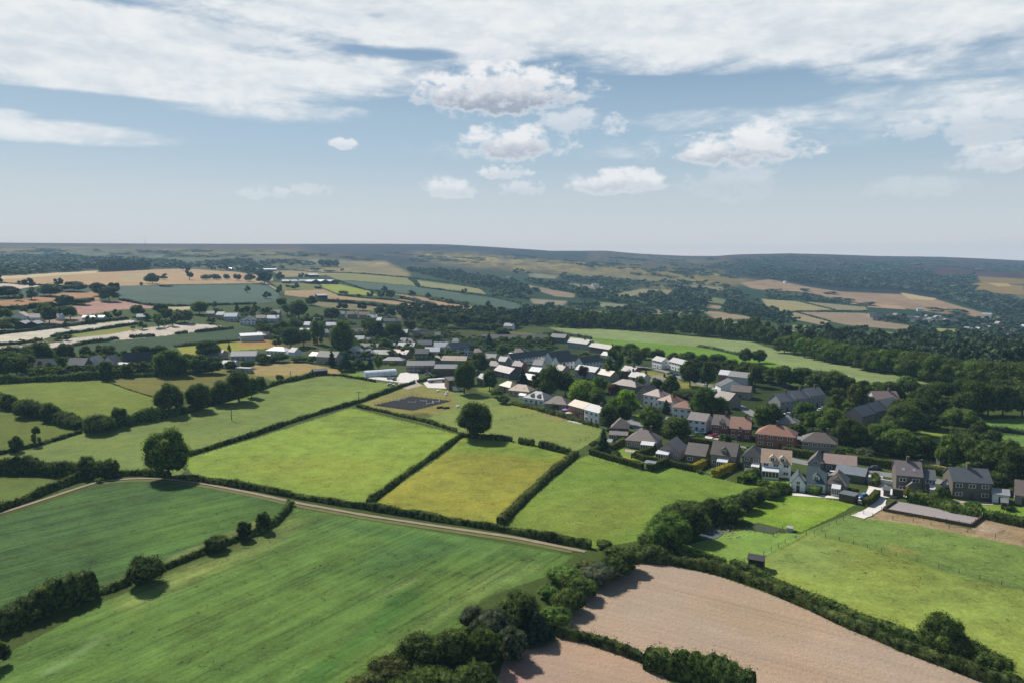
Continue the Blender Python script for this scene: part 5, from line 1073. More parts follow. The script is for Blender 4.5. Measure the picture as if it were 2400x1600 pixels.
cluster("in the orchard behind the slate terrace", "orchard trees", [(2220, 1098, 52, 72, 'mid'), (2258, 1092, 60, 60), (2300, 1112, 72, 64, 'mid'), (2268, 1114, 44, 32, 'light', 'bush'), (2340, 1120, 60, 70), (2380, 1140, 70, 80), (2320, 1075, 50, 40, 'mid'), (2365, 1070, 40, 36, 'mid'), (2290, 1066, 44, 34), (2360, 1050, 22, 20, 'lime', 'bush'), (2240, 1060, 40, 40), (2400, 1090, 40, 40, 'mid'), (2345, 1090, 40, 30, 'olive', 'bush'), (2335, 1150, 60, 40), (2290, 1135, 50, 28), (2400, 1165, 50, 30)])
cluster("in the gardens of the near houses", "garden bushes", [(1994, 1160, 20, 20, 'olive', 'bush'), (1484, 1077, 12, 20, 'dark', 'tall'), (1424, 1062, 18, 14, 'dark', 'bush'), (1445, 1066, 20, 12, 'mid', 'bush'), (1395, 1048, 30, 18, 'dark', 'bush'), (1370, 992, 16, 8, 'mid', 'bush'), (1340, 983, 26, 10, 'mid', 'bush'), (1640, 1108, 16, 10, 'mid', 'bush'), (1835, 1155, 26, 16, 'mid', 'bush'), (2108, 1151, 18, 12, 'olive', 'bush'), (2205, 1170, 36, 28, 'mid', 'bush'), (2222, 1182, 24, 14, 'dark', 'bush'), (2282, 1190, 34, 14, 'mid', 'bush'), (2355, 1214, 24, 10, 'mid', 'bush'), (2285, 1208, 24, 10, 'olive', 'bush'), (1790, 1140, 30, 20, 'mid', 'bush'), (1760, 1130, 40, 24, 'light', 'bush'), (2125, 1168, 12, 34, 'gold', 'bush', "tall golden shrub at the corner of the gravel yard"), (2365, 1195, 22, 12, 'light', 'bush')])
cluster("around the farmyard buildings", "trees around the farm", [(1121, 876, 56, 52), (1147, 914, 38, 48), (1088, 922, 60, 76), (1146, 818, 28, 38, 'conifer', 'cone'), (810, 868, 36, 42, 'conifer', 'cone'), (778, 860, 24, 40, 'conifer', 'cone'), (868, 864, 20, 28, 'conifer', 'cone'), (887, 864, 26, 36, 'mid'), (838, 864, 34, 26, 'mid', 'bush'), (1165, 930, 30, 24, 'mid', 'bush'), (1180, 945, 36, 22, 'dark', 'bush'), (1100, 900, 40, 50), (1108, 830, 36, 26), (1180, 835, 40, 30, 'mid'), (1070, 800, 30, 18), (730, 850, 20, 20, 'mid', 'bush'), (700, 848, 40, 16, 'dark', 'bush'), (655, 848, 50, 22, 'dark', 'bush'), (615, 852, 40, 26, 'dark', 'bush')])
cluster("in the middle of the old village", "trees of the old village", [(802, 832, 56, 80), (745, 806, 32, 54, 'mid', 'tall'), (682, 815, 56, 46), (712, 811, 42, 42), (648, 813, 26, 26), (880, 798, 48, 46), (925, 798, 54, 42), (903, 824, 38, 32), (865, 778, 42, 32), (1180, 792, 40, 26), (960, 775, 36, 28), (1000, 768, 34, 24), (1036, 766, 40, 30), (1080, 764, 44, 30), (1120, 766, 36, 26), (1010, 800, 30, 20, 'mid', 'bush'), (850, 800, 24, 20), (955, 826, 20, 16, 'dark', 'bush'), (1164, 778, 34, 22)])
cluster("on the rise behind the old village", "trees behind the old village", [(700, 746, 48, 40), (674, 738, 28, 26), (660, 720, 28, 22), (717, 757, 26, 22, 'light'), (745, 758, 30, 22, 'light'), (778, 752, 42, 30), (915, 744, 32, 24), (622, 738, 22, 18), (640, 752, 30, 22), (690, 772, 34, 26), (660, 776, 36, 24), (620, 790, 40, 30), (730, 716, 30, 22), (803, 726, 30, 16, 'far'), (850, 728, 26, 20, 'far'), (890, 738, 30, 20), (955, 748, 30, 22), (990, 755, 34, 24), (625, 700, 22, 16, 'far'), (598, 728, 20, 14), (1020, 740, 34, 18), (1060, 745, 40, 20), (1100, 748, 42, 24), (1145, 758, 44, 28), (1185, 765, 40, 26)])
cluster("on the middle-distance fields", "distant field trees", [(620, 667, 42, 30, 'far'), (655, 656, 24, 18, 'far'), (706, 652, 16, 12, 'far'), (693, 679, 22, 16, 'far'), (675, 679, 12, 11, 'far'), (655, 690, 16, 22, 'far'), (868, 698, 20, 15, 'far'), (893, 698, 20, 16, 'far'), (915, 701, 28, 22, 'far'), (902, 684, 18, 14, 'far'), (965, 694, 26, 13, 'far'), (1003, 700, 18, 14, 'far'), (1037, 706, 9, 9, 'far'), (1052, 711, 24, 11, 'far'), (1088, 690, 18, 14, 'far'), (1146, 726, 26, 20, 'far'), (1090, 718, 22, 12, 'far'), (1030, 681, 9, 6, 'far'), (805, 690, 24, 9, 'far', 'bush'), (745, 678, 18, 8, 'far', 'bush'), (840, 696, 18, 7, 'far', 'bush'), (738, 634, 22, 7, 'far', 'bush'), (772, 637, 26, 5, 'far', 'bush'), (802, 636, 10, 7, 'far')])
cluster("on the upper left farmland", "upper left field trees", [(48, 668, 12, 10, 'far'), (69, 675, 26, 20, 'far'), (137, 670, 22, 16, 'far'), (357, 665, 34, 22, 'far'), (385, 656, 20, 13, 'far'), (430, 634, 20, 14, 'far'), (444, 656, 22, 28, 'far'), (332, 670, 8, 8, 'far'), (233, 694, 30, 26, 'far'), (256, 706, 44, 30, 'far'), (268, 690, 28, 26, 'far'), (118, 694, 48, 24, 'far'), (172, 683, 54, 20, 'far'), (225, 682, 28, 17, 'far'), (74, 702, 24, 24, 'far'), (44, 705, 22, 15, 'far'), (20, 697, 48, 22, 'far'), (153, 720, 38, 24, 'far'), (190, 714, 42, 13, 'far'), (580, 686, 14, 16, 'far'), (0, 664, 12, 16, 'far'), (390, 672, 28, 5, 'far', 'bush'), (483, 656, 24, 14, 'far', 'bush'), (508, 656, 20, 15, 'far', 'bush'), (532, 655, 14, 14, 'far', 'bush'), (556, 658, 18, 18, 'far', 'bush'), (585, 660, 28, 20, 'far', 'bush')])
cluster("among the cottages left of the cream fields", "trees by the left cottages", [(106, 742, 36, 26), (56, 734, 18, 13), (12, 750, 34, 24), (116, 757, 34, 34), (165, 748, 32, 28), (143, 747, 22, 24), (156, 768, 16, 16), (210, 758, 22, 16), (252, 748, 20, 16), (275, 745, 22, 18), (325, 742, 34, 26), (30, 765, 40, 18), (70, 770, 20, 12), (10, 775, 30, 18), (225, 750, 14, 10), (80, 744, 14, 14)])
cluster("along the top of the long cream field", "trees above the cream field", [(378, 738, 34, 24), (390, 752, 34, 28), (468, 737, 40, 28, 'mid'), (432, 757, 44, 28, 'grey'), (405, 764, 24, 24, 'grey'), (371, 768, 26, 30, 'light'), (386, 766, 14, 16), (334, 772, 20, 18), (312, 775, 11, 10), (503, 722, 16, 14), (556, 730, 12, 20, 'conifer', 'cone'), (575, 735, 24, 16), (345, 752, 24, 16), (495, 758, 24, 14), (418, 740, 22, 14), (588, 745, 26, 20)])
cluster("around the white-gabled hamlet", "trees of the hamlet", [(99, 850, 46, 42), (155, 848, 38, 38), (201, 842, 28, 28), (228, 840, 26, 28, 'mid'), (250, 840, 44, 28), (278, 846, 20, 22), (330, 838, 42, 26), (372, 836, 44, 26), (398, 878, 78, 54, 'mid'), (428, 880, 34, 44), (485, 838, 60, 38), (466, 874, 50, 40), (497, 874, 50, 36), (300, 882, 28, 30), (329, 876, 24, 26), (249, 888, 30, 38), (223, 884, 24, 24), (537, 822, 10, 18, 'conifer', 'cone'), (158, 798, 20, 14), (138, 799, 24, 11), (40, 880, 50, 40), (10, 885, 40, 44), (60, 862, 40, 30), (140, 868, 30, 24), (20, 850, 40, 26), (540, 868, 30, 22), (580, 862, 30, 20, 'dark', 'bush'), (350, 872, 30, 20), (80, 884, 24, 18, 'mid', 'bush'), (50, 806, 16, 10), (84, 804, 20, 11), (65, 840, 30, 20), (130, 836, 26, 20)])

# houses of the near village (label, what singles each out)
H = house
H((2231, 1167), (2323, 1172), 8.5, 5.2, 3.0, 'x', 'dstone', 'slate', "long stone terrace with white left gable and blue-grey slate roof", 'cmw')
H((2325, 1176), (2364, 1181), 4.5, 2.6, 1.0, 'x', 'white', 'pale', "low white extension at the right end of the slate terrace", 'w', 'extension', 'house_extension')
H((2099, 1152), (2160, 1157), 9, 5.4, 3.2, 'x', 'dstone', 'purple', "dark stone house with purple slate roof, central chimney and gabled porch", 'cmwpl')
H((2161, 1156), (2190, 1159), 7, 4.6, 2.0, 'x', 'dstone', 'slate', "lower stone wing with conservatory right of the purple-roofed house", 'wR', 'house wing', 'house_wing')
H((2206, 1152), (2228, 1160), 9, 2.6, 1.8, 'y', 'white', 'purple', "small white outbuilding between the stone house and slate terrace", 'w', 'outbuilding', 'outbuilding')
H((1889, 1150), (1934, 1155), 9, 3.0, 3.6, 'x', 'white', 'teal', "chalet bungalow with very dark blue-green roof and dormers", 'wdDc')
H((1853, 1150), (1887, 1153), 6, 2.6, 2.8, 'y', 'white', 'teal', "white gable-fronted conservatory wing of the chalet bungalow", 'wg', 'house wing', 'house_wing')
H((1935, 1154), (1984, 1160), 9, 2.8, 3.4, 'h', 'stone', 'brown', "brown hipped roof bungalow end with glazed lean-to, right of the chalet", 'wkd')
H((1893, 1104), (1928, 1108), 8, 3.0, 2.6, 'y', 'grey', 'dbrown', "grey gable-fronted barn by the road", 'g', 'barn', 'barn')
H((1930, 1103), (2006, 1110), 8, 2.8, 2.2, 'x', 'dstone', 'pink', "long low outbuilding with pinkish roof joined to the grey barn", 'w', 'outbuilding', 'outbuilding')
H((1957, 1124), (2026, 1134), 7, 2.6, 1.6, 'x', 'dstone', 'blue', "low building with blue-grey roof at the gravel yard", '', 'outbuilding', 'outbuilding')
H((1783, 1114), (1853, 1120), 9, 4.6, 3.4, 'x', 'white', 'peach', "white house with peach-coloured roof, dormers and corner conservatory", 'wdDK')
H((1771, 1045), (1862, 1054), 9, 4.8, 3.2, 'h', 'brick', 'red', "semi-detached pair with bright orange-red hipped roof", 'wcm')
H((1878, 1064), (1960, 1071), 9, 4.8, 3.0, 'h', 'stone', 'dbrown', "long house with dark brown hipped roof right of the orange-red roof", 'wc')
H((1828, 966), (1862, 962), 8, 5, 3.0, 'x', 'grey', 'grey', "lowest house of the grey stepped terrace", 'wc')
H((1864, 961), (1896, 957), 8, 5.4, 3.0, 'x', 'grey', 'grey', "middle house of the grey stepped terrace", 'wc')
H((1898, 956), (1932, 951), 8, 5.8, 3.0, 'x', 'grey', 'grey', "top house of the grey stepped terrace", 'wc')
H((2020, 1002), (2050, 992), 8, 4.8, 3.0, 'x', 'pink', 'slate', "lowest house with pale gable in the right-hand stepped terrace", 'w')
H((2051, 991), (2076, 983), 8, 4.8, 3.0, 'x', 'stone', 'slate', "second house of the right-hand stepped terrace", 'w')
H((2077, 982), (2112, 972), 8, 4.8, 3.0, 'x', 'stone', 'grey', "topmost house of the right-hand stepped terrace", 'w')
H((2050, 962), (2108, 960), 9, 5, 3.2, 'x', 'palegrey', 'pink', "pink tiled roof behind the right-hand stepped terrace", 'wc')
H((1818, 1008), (1870, 1012), 9, 3, 3.0, 'h', 'stone', 'grey', "broad pale grey roof above the orange-red semi", 'c')
H((1975, 992), (2000, 995), 7, 2.8, 2.2, 'h', 'stone', 'pink', "small pink roof among trees right of the grey terrace")
H((2378, 1180), (2420, 1186), 9, 2.8, 3.2, 'x', 'stone', 'brown', "brown-roofed bungalow cut by the right edge", 'w')
H((1332, 974), (1367, 984), 7.5, 5.2, 2.0, 'x', 'brick', 'tan', "red brick house with tan roof beside the field", 'ws')
H((1369, 985), (1403, 995), 7.5, 5.2, 2.0, 'x', 'white', 'pale', "white house with pale roof right of the brick house", 'wsc')
H((1466, 1047), (1537, 1055), 10, 2.8, 3.6, 'h', 'stone', 'brown', "large bungalow with brown hipped roof and white sunroom", 'wcR')
H((1540, 1072), (1592, 1079), 10, 2.8, 3.4, 'y', 'pink', 'purple', "pink-grey gable-fronted bungalow with terrace", 'wgK')
H((1606, 1082), (1652, 1088), 9, 3.0, 3.0, 'x', 'dstone', 'dbrown', "plain dark brown roofed house between golden hedges", 'w')
H((1665, 1090), (1724, 1097), 9, 4.2, 3.4, 'x', 'stone', 'dbrown', "brown-roofed house with white conservatory and dormers", 'wkd')
H((1739, 1101), (1782, 1106), 8, 4.8, 3.2, 'h', 'dstone', 'black', "dark stone house with near-black hipped roof", 'wR')
H((1433, 1018), (1472, 1020), 9, 2.8, 3.4, 'h', 'dstone', 'brown', "brown pyramid-roofed bungalow beside the conifer", 'w')
H((1428, 1031), (1470, 1034), 4, 2.4, .9, 'x', 'dstone', 'purple', "low purple-roofed extension below the pyramid roof", 'w', 'extension', 'house_extension')
H((1508, 948), (1546, 955), 9, 5.2, 2.8, 'h', 'white', 'pink', "leftmost white house of the three with reddish hipped roofs", 'wc')
H((1541, 962), (1575, 969), 9, 5.2, 2.8, 'h', 'white', 'red', "middle white house of the three with reddish hipped roofs", 'wc')
H((1576, 980), (1622, 985), 9, 5.2, 2.8, 'h', 'white', 'red', "right white house of the three with reddish hipped roofs", 'wc')
H((1611, 1008), (1654, 1014), 8, 4.8, 2.4, 'x', 'white', 'purple', "white house with purple-brown gable roof by the blue trampoline", 'ws')
H((1668, 1019), (1708, 1023), 8, 4.6, 3.2, 'x', 'dbrick', 'brown', "dark brick house with white-edged dormers by the red car", 'wdDc')
H((1710, 1028), (1758, 1032), 9, 4.6, 3.6, 'x', 'dbrick', 'orange', "dark brick house with patch of orange roof, right of the dormered one", 'wgc')
H((1228, 944), (1274, 950), 9, 2.8, 3.2, 'h', 'white', 'grey', "white bungalow with grey hipped roof and dormer windows", 'wdD')
H((1276, 958), (1328, 962), 9, 2.8, 3.2, 'h', 'stone', 'brown', "dark low bungalow with brown roof beside the parasol", 'w')
H((1192, 926), (1240, 930), 9, 2.8, 3.2, 'h', 'tan', 'peach', "peach-roofed bungalow behind the paddock corner", 'wl')
H((1170, 914), (1196, 920), 8, 2.8, 2.8, 'h', 'tan', 'peach', "smaller peach-roofed bungalow left of the larger one", 'w')
H((1222, 900), (1262, 906), 8, 3.6, 2.4, 'x', 'brick', 'white', "brick cottage with glaring white roof under the conifer", 'w')
H((1240, 882), (1264, 884), 7, 3.6, 2.2, 'x', 'stone', 'white', "small roof shining white behind the brick cottage", 'w')
H((1348, 884), (1394, 889), 8, 4.8, 2.6, 'x', 'grey', 'pale', "grey house with pale roof under the slate gables", 'w')
H((1393, 888), (1430, 894), 8, 3.6, 2.6, 'x', 'stone', 'tan', "tan and white roofed bungalow right of the grey house", 'w')
H((1456, 886), (1484, 890), 7, 4.8, 2.6, 'x', 'brick', 'purple', "brick house with purple roof below the tall village tree", 'wc')
H((1473, 898), (1506, 904), 7, 4.2, 2.6, 'x', 'palegrey', 'grey', "pale grey house with two chimneys near the green", 'wC')
H((1436, 912), (1490, 920), 9, 3.0, 3.0, 'h', 'stone', 'brown', "broad brown hipped roof above the copper beech", 'c')
H((1494, 938), (1520, 943), 8, 4.8, 2.8, 'y', 'stone', 'dbrown', "dark gable with tan edge left of the white semis", 'w')
H((1524, 912), (1560, 916), 8, 4.6, 2.8, 'x', 'cream', 'brown', "cream house half hidden by trees left of the green", 'wc')
H((1528, 860), (1550, 864), 8, 4.8, 2.4, 'x', 'white', 'grey', "left white house of the two above the green", 'ws')
H((1567, 864), (1600, 871), 8, 4.8, 2.4, 'x', 'white', 'grey', "right white house of the two above the green", 'ws')
H((1684, 896), (1706, 898), 7, 4.8, 2.2, 'x', 'brick', 'white', "brick house with glare-white roof at the left of the right-hand row", 'w')
H((1706, 900), (1752, 905), 8, 4.8, 2.4, 'x', 'palegrey', 'grey', "long grey-roofed house in the right-hand row")
H((1689, 924), (1748, 922), 9, 4.2, 3.2, 'y', 'white', 'dslate', "white-gabled house with dark roof beside the white van", 'g')
H((1712, 932), (1758, 936), 8, 3.8, 2.6, 'x', 'stone', 'brown', "brown-roofed house below the long grey one", 'w')
H((1672, 950), (1708, 958), 9, 4.0, 3.0, 'x', 'stone', 'brown', "brown gable roof right of the tall light green tree", 'w')
SG = "dark slate rows"
for i_, (a_, b2, nm) in enumerate([((1200, 858), (1240, 853), "first"), ((1241, 853), (1290, 847), "second"), ((1292, 854), (1340, 848), "third"), ((1310, 866), (1360, 860), "fourth"), ((1366, 868), (1412, 861), "fifth")]):
    H(a_, b2, 8.5, 5, 3.6, 'x', 'white', 'dslate', f"{nm} from the left of the dark slate houses with pale gable ends", 'w', group=SG)
H((1330, 815), (1376, 820), 8.5, 5, 3.2, 'x', 'grey', 'dbrown', "dark house with white-framed windows under the rolling field", 'wc')
H((1380, 826), (1428, 832), 8.5, 4.8, 2.8, 'x', 'dstone', 'dbrown', "low dark row with many chimneys under the rolling field", 'C')
H((1290, 803), (1324, 805), 8, 5, 3.0, 'x', 'dstone', 'black', "near-black building at the left end of the rolling field")
H((1408, 846), (1426, 848), 7, 4.6, 2.2, 'x', 'white', 'pale', "small white-roofed house below the low dark row", 'w')
H((1130, 802), (1284, 804), 11, 3.6, 3.0, 'x', 'dstone', 'dslate', "very long dark barn roof under the golden strip", '', 'barn', 'barn')
H((1059, 834), (1118, 830), 11, 5.2, 4.6, 'x', 'white', 'slate', "large hall with steep slate roof and white wall with windows", 'w')
H((1017, 828), (1050, 829), 9, 5.4, 3.2, 'x', 'stone', 'white', "stone house with shining white roof left of the large hall", 'w')
H((978, 822), (1012, 823), 9, 5.2, 3.2, 'x', 'dstone', 'slate', "slate-roofed house second left of the large hall", 'w')
H((996, 840), (1030, 841), 9, 5.4, 2.8, 'x', 'stone', 'white', "stone house with sloping glare-white roof in front of the hall", 'w')
H((973, 848), (1004, 849), 9, 6.2, 3.0, 'x', 'dstone', 'dslate', "tall dark stone house above the farm range", 'w')
H((932, 824), (970, 826), 8, 4.6, 2.6, 'x', 'pink', 'white', "pinkish cottage with pale roof among the farm cottages", 'wc')
H((872, 838), (910, 840), 9, 3.0, 2.6, 'x', 'stone', 'pale', "left pale roof of the rambling low buildings", 'l')
H((912, 836), (952, 840), 9, 3.0, 2.6, 'x', 'stone', 'pink', "right pale roof of the rambling low buildings")
H((896, 853), (944, 855), 8, 2.8, 2.2, 'h', 'stone', 'grey', "low purple-grey roof in front of the rambling buildings")
H((812, 838), (842, 840), 9, 4.8, 3.6, 'y', 'palegrey', 'pale', "pale gabled house left of the dark-roofed one, behind conifers", 'w')
H((840, 840), (870, 842), 9, 3.6, 3.2, 'y', 'white', 'pale', "white gable-fronted house behind the conifers", 'wg')
H((724, 842), (741, 844), 8, 2.8, 2.4, 'x', 'stone', 'white', "small bungalow with glare-white roof left of the stone house", '')
H((742, 852), (788, 856), 9, 5.2, 3.4, 'x', 'stone', 'dslate', "stone house with tan left gable and dark slate roof", 'w')
H((624, 829), (668, 833), 10, 2.8, 2.6, 'h', 'white', 'white', "bungalow with glare-white roof beside the yellow strip", 'w')
H((953, 872), (1018, 874), 10, 4.6, 2.2, 'x', 'dstone', 'slate', "stone farm range with tan left gable above the yard", 'w', 'barn', 'barn')
H((1018, 882), (1076, 884), 13, 5.2, 1.6, 'x', 'wood', 'slate', "large dark timber barn beside the farmyard", '', 'barn', 'barn')
H((1018, 852), (1092, 856), 10, 3.0, 2.6, 'x', 'stone', 'tan', "long beige roof with rooflights behind the farm range", 'l')
H((1042, 905), (1052, 915), 5, 5.5, .3, 'f0', 'wood', 'black', "narrow dark wooden tower shed beside the big farm tree", '', 'shed', 'shed')
H((1158, 880), (1194, 888), 9, 3.6, 3.0, 'x', 'dstone', 'purple', "purple-roofed house with three rooflights right of the farm trees", 'wl')
H((1133, 850), (1160, 852), 8, 3.6, 2.8, 'x', 'stone', 'grey', "grey gable-ended house among the farm trees", 'w')
H((1118, 900), (1132, 903), 7, 3.6, 2.6, 'x', 'stone', 'grey', "small grey-roofed house between the farm trees", 'w')
for i_, (a_, b2, w_, r_, z_, lab) in enumerate([((822, 790), (852, 791), 'palegrey', 'brown', 5, "tall pale gabled house beside the biggest village tree"), ((763, 775), (794, 777), 'pink', 'white', 5.2, "pinkish house with shining white roof in the old village"), ((712, 774), (725, 775), 'white', 'white', 5, "small white gabled cottage left of the shining white roof"),
    ((734, 760), (748, 761), 'white', 'pale', 3.5, "little pale roof above the light green trees"), ((789, 747), (808, 748), 'grey', 'pale', 5, "grey house with pale roof at the back of the old village"), ((814, 746), (838, 747), 'stone', 'tan', 4.5, "stone house with tan roof at the back of the old village"), ((842, 747), (866, 748), 'stone', 'peach', 4.5, "stone house with peach roof at the back of the old village"),
    ((862, 753), (884, 754), 'stone', 'white', 4, "pale-roofed cottage right of the peach roof"), ((882, 760), (892, 761), 'palegrey', 'white', 4, "small bright roof left of the long grey cottage row"), ((898, 761), (940, 763), 'stone', 'slate', 4, "long grey cottage row at the back of the old village"), ((832, 808), (853, 809), 'dstone', 'white', 4.5, "house with glare-white roof right of the biggest village tree"),
    ((842, 825), (884, 828), 'dstone', 'black', 4, "low near-black roof in the middle of the old village"), ((937, 811), (950, 812), 'dstone', 'slate', 4, "left of two small slate cottages near the church"), ((953, 812), (968, 813), 'dstone', 'dbrown', 4, "right of two small slate cottages near the church"), ((982, 798), (1018, 799), 'dstone', 'black', 5.5, "dark church nave behind the small tower"),
    ((624, 755), (652, 757), 'palegrey', 'white', 4, "house with glare-white roof left of the wooded rise"), ((600, 755), (622, 756), 'pink', 'pink', 4, "pink-roofed house left of the glare-white roof"), ((1060, 812), (1078, 813), 'dstone', 'grey', 4, "small grey roof above the large hall"), ((1186, 848), (1198, 850), 'stone', 'purple', 4, "small purple roof left of the dark slate houses"), ((1145, 866), (1165, 868), 'stone', 'brown', 3, "brown roof between the farm trees and slate houses"),
    ((700, 786), (722, 788), 'stone', 'white', 3.5, "low cottage with glare-white roof below the light green trees"), ((600, 793), (628, 795), 'stone', 'peach', 3, "low roof beside the pale shed on the yellow strip"), ((941, 790), (954, 791), 'dstone', 'white', 4, "tiny shining roof left of the church tower"), ((1180, 772), (1200, 774), 'white', 'slate', 4, "white-fronted house at the wood's edge above the golden strip"),
    ((905, 824), (924, 825), 'pink', 'pale', 4, "pale-roofed cottage above the rambling low buildings"), ((1092, 870), (1104, 872), 'white', 'white', 3, "tiny white outhouse right of the beige roof"), ((676, 833), (690, 835), 'white', 'pale', 3, "small pale roof right of the bungalow with glare-white roof"), ((855, 812), (873, 813), 'dstone', 'dslate', 4.5, "dark gabled house right of the small glare-white roof in the old village"),
    ((1014, 797), (1032, 798), 'dstone', 'slate', 4.5, "slate cottage just right of the church nave"), ((1204, 838), (1226, 839), 'stone', 'dbrown', 4, "dark brown roof behind the first dark slate house"), ((1166, 858), (1184, 860), 'stone', 'grey', 4, "grey roof left of the small purple roof"), ((1200, 872), (1222, 874), 'brick', 'purple', 4.5, "purple-roofed brick house below the dark slate row"), ((1248, 868), (1270, 869), 'white', 'grey', 4, "pale cottage below the second dark slate house"),
    ((1300, 880), (1318, 882), 'stone', 'brown', 4, "brown-roofed cottage behind the big dark garden tree"), ((640, 742), (656, 743), 'stone', 'slate', 4, "dark slate roof among the trees of the rise"), ((756, 790), (774, 791), 'stone', 'slate', 4, "slate cottage below the shining white roof"), ((884, 776), (902, 777), 'dstone', 'slate', 4, "slate roof in front of the long grey cottage row"), ((1110, 838), (1128, 839), 'stone', 'brown', 4, "brown-roofed cottage right of the large hall")]):
    H(a_, b2, 8, z_, 2.8, 'x', w_, r_, lab, 'c' if i_ % 2 else '')
H((968, 800), (980, 801), 6, 9.5, 2.4, 'h', 'stone', 'slate', "square stone church tower with small peaked roof", '', 'church tower', 'church_tower')
# hamlet on the left, farms and barns
for a_, b2, dp, z_, rh, ty, w_, r_, op, lab in [((157, 868), (198, 871), 9, 3.6, 3.6, 'x', 'dstone', 'slate', 'w', "slate-roofed house with white dormers at the left of the hamlet"), ((201, 866), (232, 868), 9, 4, 4, 'y', 'white', 'slate', 'wg', "tall white-gabled house in the middle of the hamlet"), ((240, 864), (268, 866), 9, 4, 4, 'y', 'white', 'dslate', 'g', "white-gabled house right of centre in the hamlet"),
    ((271, 869), (292, 872), 7, 2.8, 2.2, 'x', 'dstone', 'white', '', "low shining white roof at the right of the hamlet"), ((80, 874), (118, 876), 9, 4, 4, 'x', 'palegrey', 'dslate', 'w', "dark-roofed house with thin white gable edge"), ((286, 860), (352, 862), 10, 4, 5, 'x', 'dstone', 'black', '', "big near-black roof behind the hamlet"), ((525, 752), (555, 754), 9, 4.4, 3.2, 'x', 'palegrey', 'white', 'w', "house with glare-white roof above the long cream field"),
    ((562, 761), (598, 763), 9, 4.6, 3.6, 'y', 'white', 'dslate', 'wg', "bright white gable right of the long cream field"), ((506, 748), (523, 750), 8, 4.4, 2.8, 'x', 'pink', 'grey', 'w', "pinkish house with dormers left of the white gables"), ((482, 742), (502, 743), 8, 3, 2.4, 'x', 'stone', 'dslate', '', "low grey house at the head of the cream field"), ((28, 752), (62, 754), 9, 4, 3.6, 'y', 'white', 'peach', 'w', "white-gabled cottage at the far left"),
    ((64, 753), (94, 755), 9, 3.4, 3.0, 'x', 'white', 'pink', 'w', "long cottage with pink roof at the far left"), ((192, 749), (243, 752), 8, 2.4, 1.4, 'x', 'white', 'white', '', "long low white-roofed building among the left cottages"), ((476, 838), (518, 842), 9, 3, 2.6, 'x', 'stone', 'grey', 'w', "low grey-roofed bungalow below the yellow strip"), ((540, 843), (600, 845), 10, 3, 2.8, 'x', 'palegrey', 'slate', 'w', "long bungalow with dark grey roof below the yellow strip"),
    ((552, 871), (584, 874), 5, 2.6, .4, 'f0', 'grey', 'grey', 'w', "flat-roofed mobile home at the corner of the tan field"), ((0, 866), (20, 868), 8, 3.6, 3.4, 'x', 'dstone', 'dslate', '', "dark slate roof at the left edge among trees"), ((518, 862), (548, 864), 8, 2.6, 2, 'x', 'white', 'grey', '', "pale low roof above the brownish field"), ((130, 750), (142, 751), 7, 3, 2.4, 'x', 'white', 'white', '', "tiny white cottage between left-hand trees"),
    ((604, 847), (626, 850), 8, 2.6, 2.2, 'x', 'stone', 'brown', '', "brown-roofed shed left of the mown tan field"), ((320, 750), (345, 751), 7, 3, 2.4, 'x', 'stone', 'white', '', "pale roof among the trees above the cream fields")]:
    H(a_, b2, dp, z_, rh, ty, w_, r_, lab, op)
for a_, b2, dp, z_, rh, w_, r_, lab in [((34, 771), (60, 772), 14, 4, 2, 'black', 'grey', "left of two dark open-fronted barns by the left cottages"), ((62, 771), (88, 772), 14, 4, 2, 'black', 'grey', "right of two dark open-fronted barns by the left cottages"), ((565, 800), (618, 799), 12, 4.4, 1.6, 'palegrey', 'white', "pale metal shed with white roof beside the dark green field"), ((744, 701), (768, 702), 14, 5, 1.6, 'black', 'pale', "barn with pale roof beside trees under the tan field"),
    ((730, 666), (750, 666), 18, 5, 3, 'black', 'slate', "left one of three dark barns at the hilltop farm"), ((751, 666), (772, 666), 18, 5, 3, 'black', 'white', "middle one of three dark barns at the hilltop farm"), ((773, 666), (794, 666), 18, 5, 3, 'black', 'slate', "right one of three dark barns at the hilltop farm"), ((725, 650), (748, 650), 16, 5, 2.4, 'black', 'white', "small pale-roofed barn above the hilltop farm"),
    ((681, 664), (700, 664), 12, 4, 2.4, 'palegrey', 'white', "white-roofed farmhouse left of the dark barns"), ((702, 663), (728, 664), 14, 4, 2.4, 'grey', 'pale', "long pale shed left of the dark barns"), ((612, 635), (648, 636), 16, 4, 2, 'palegrey', 'white', "long white shed on the skyline hamlet"), ((533, 635), (553, 636), 14, 5, 3, 'white', 'white', "white house on the distant wooded rise"),
    ((660, 664), (678, 665), 12, 4, 3, 'dstone', 'slate', "dark stone farmhouse at the hilltop farm"), ((595, 636), (604, 636), 10, 4, 2, 'white', 'white', "tiny white building left of the long skyline shed")]:
    H(a_, b2, dp, z_, rh, 'y' if 'three dark' in lab or 'open-fronted' in lab else 'x', w_, r_, lab, '', 'barn' if 'barn' in lab or 'shed' in lab else 'house', 'barn' if 'barn' in lab or 'shed' in lab else 'house')
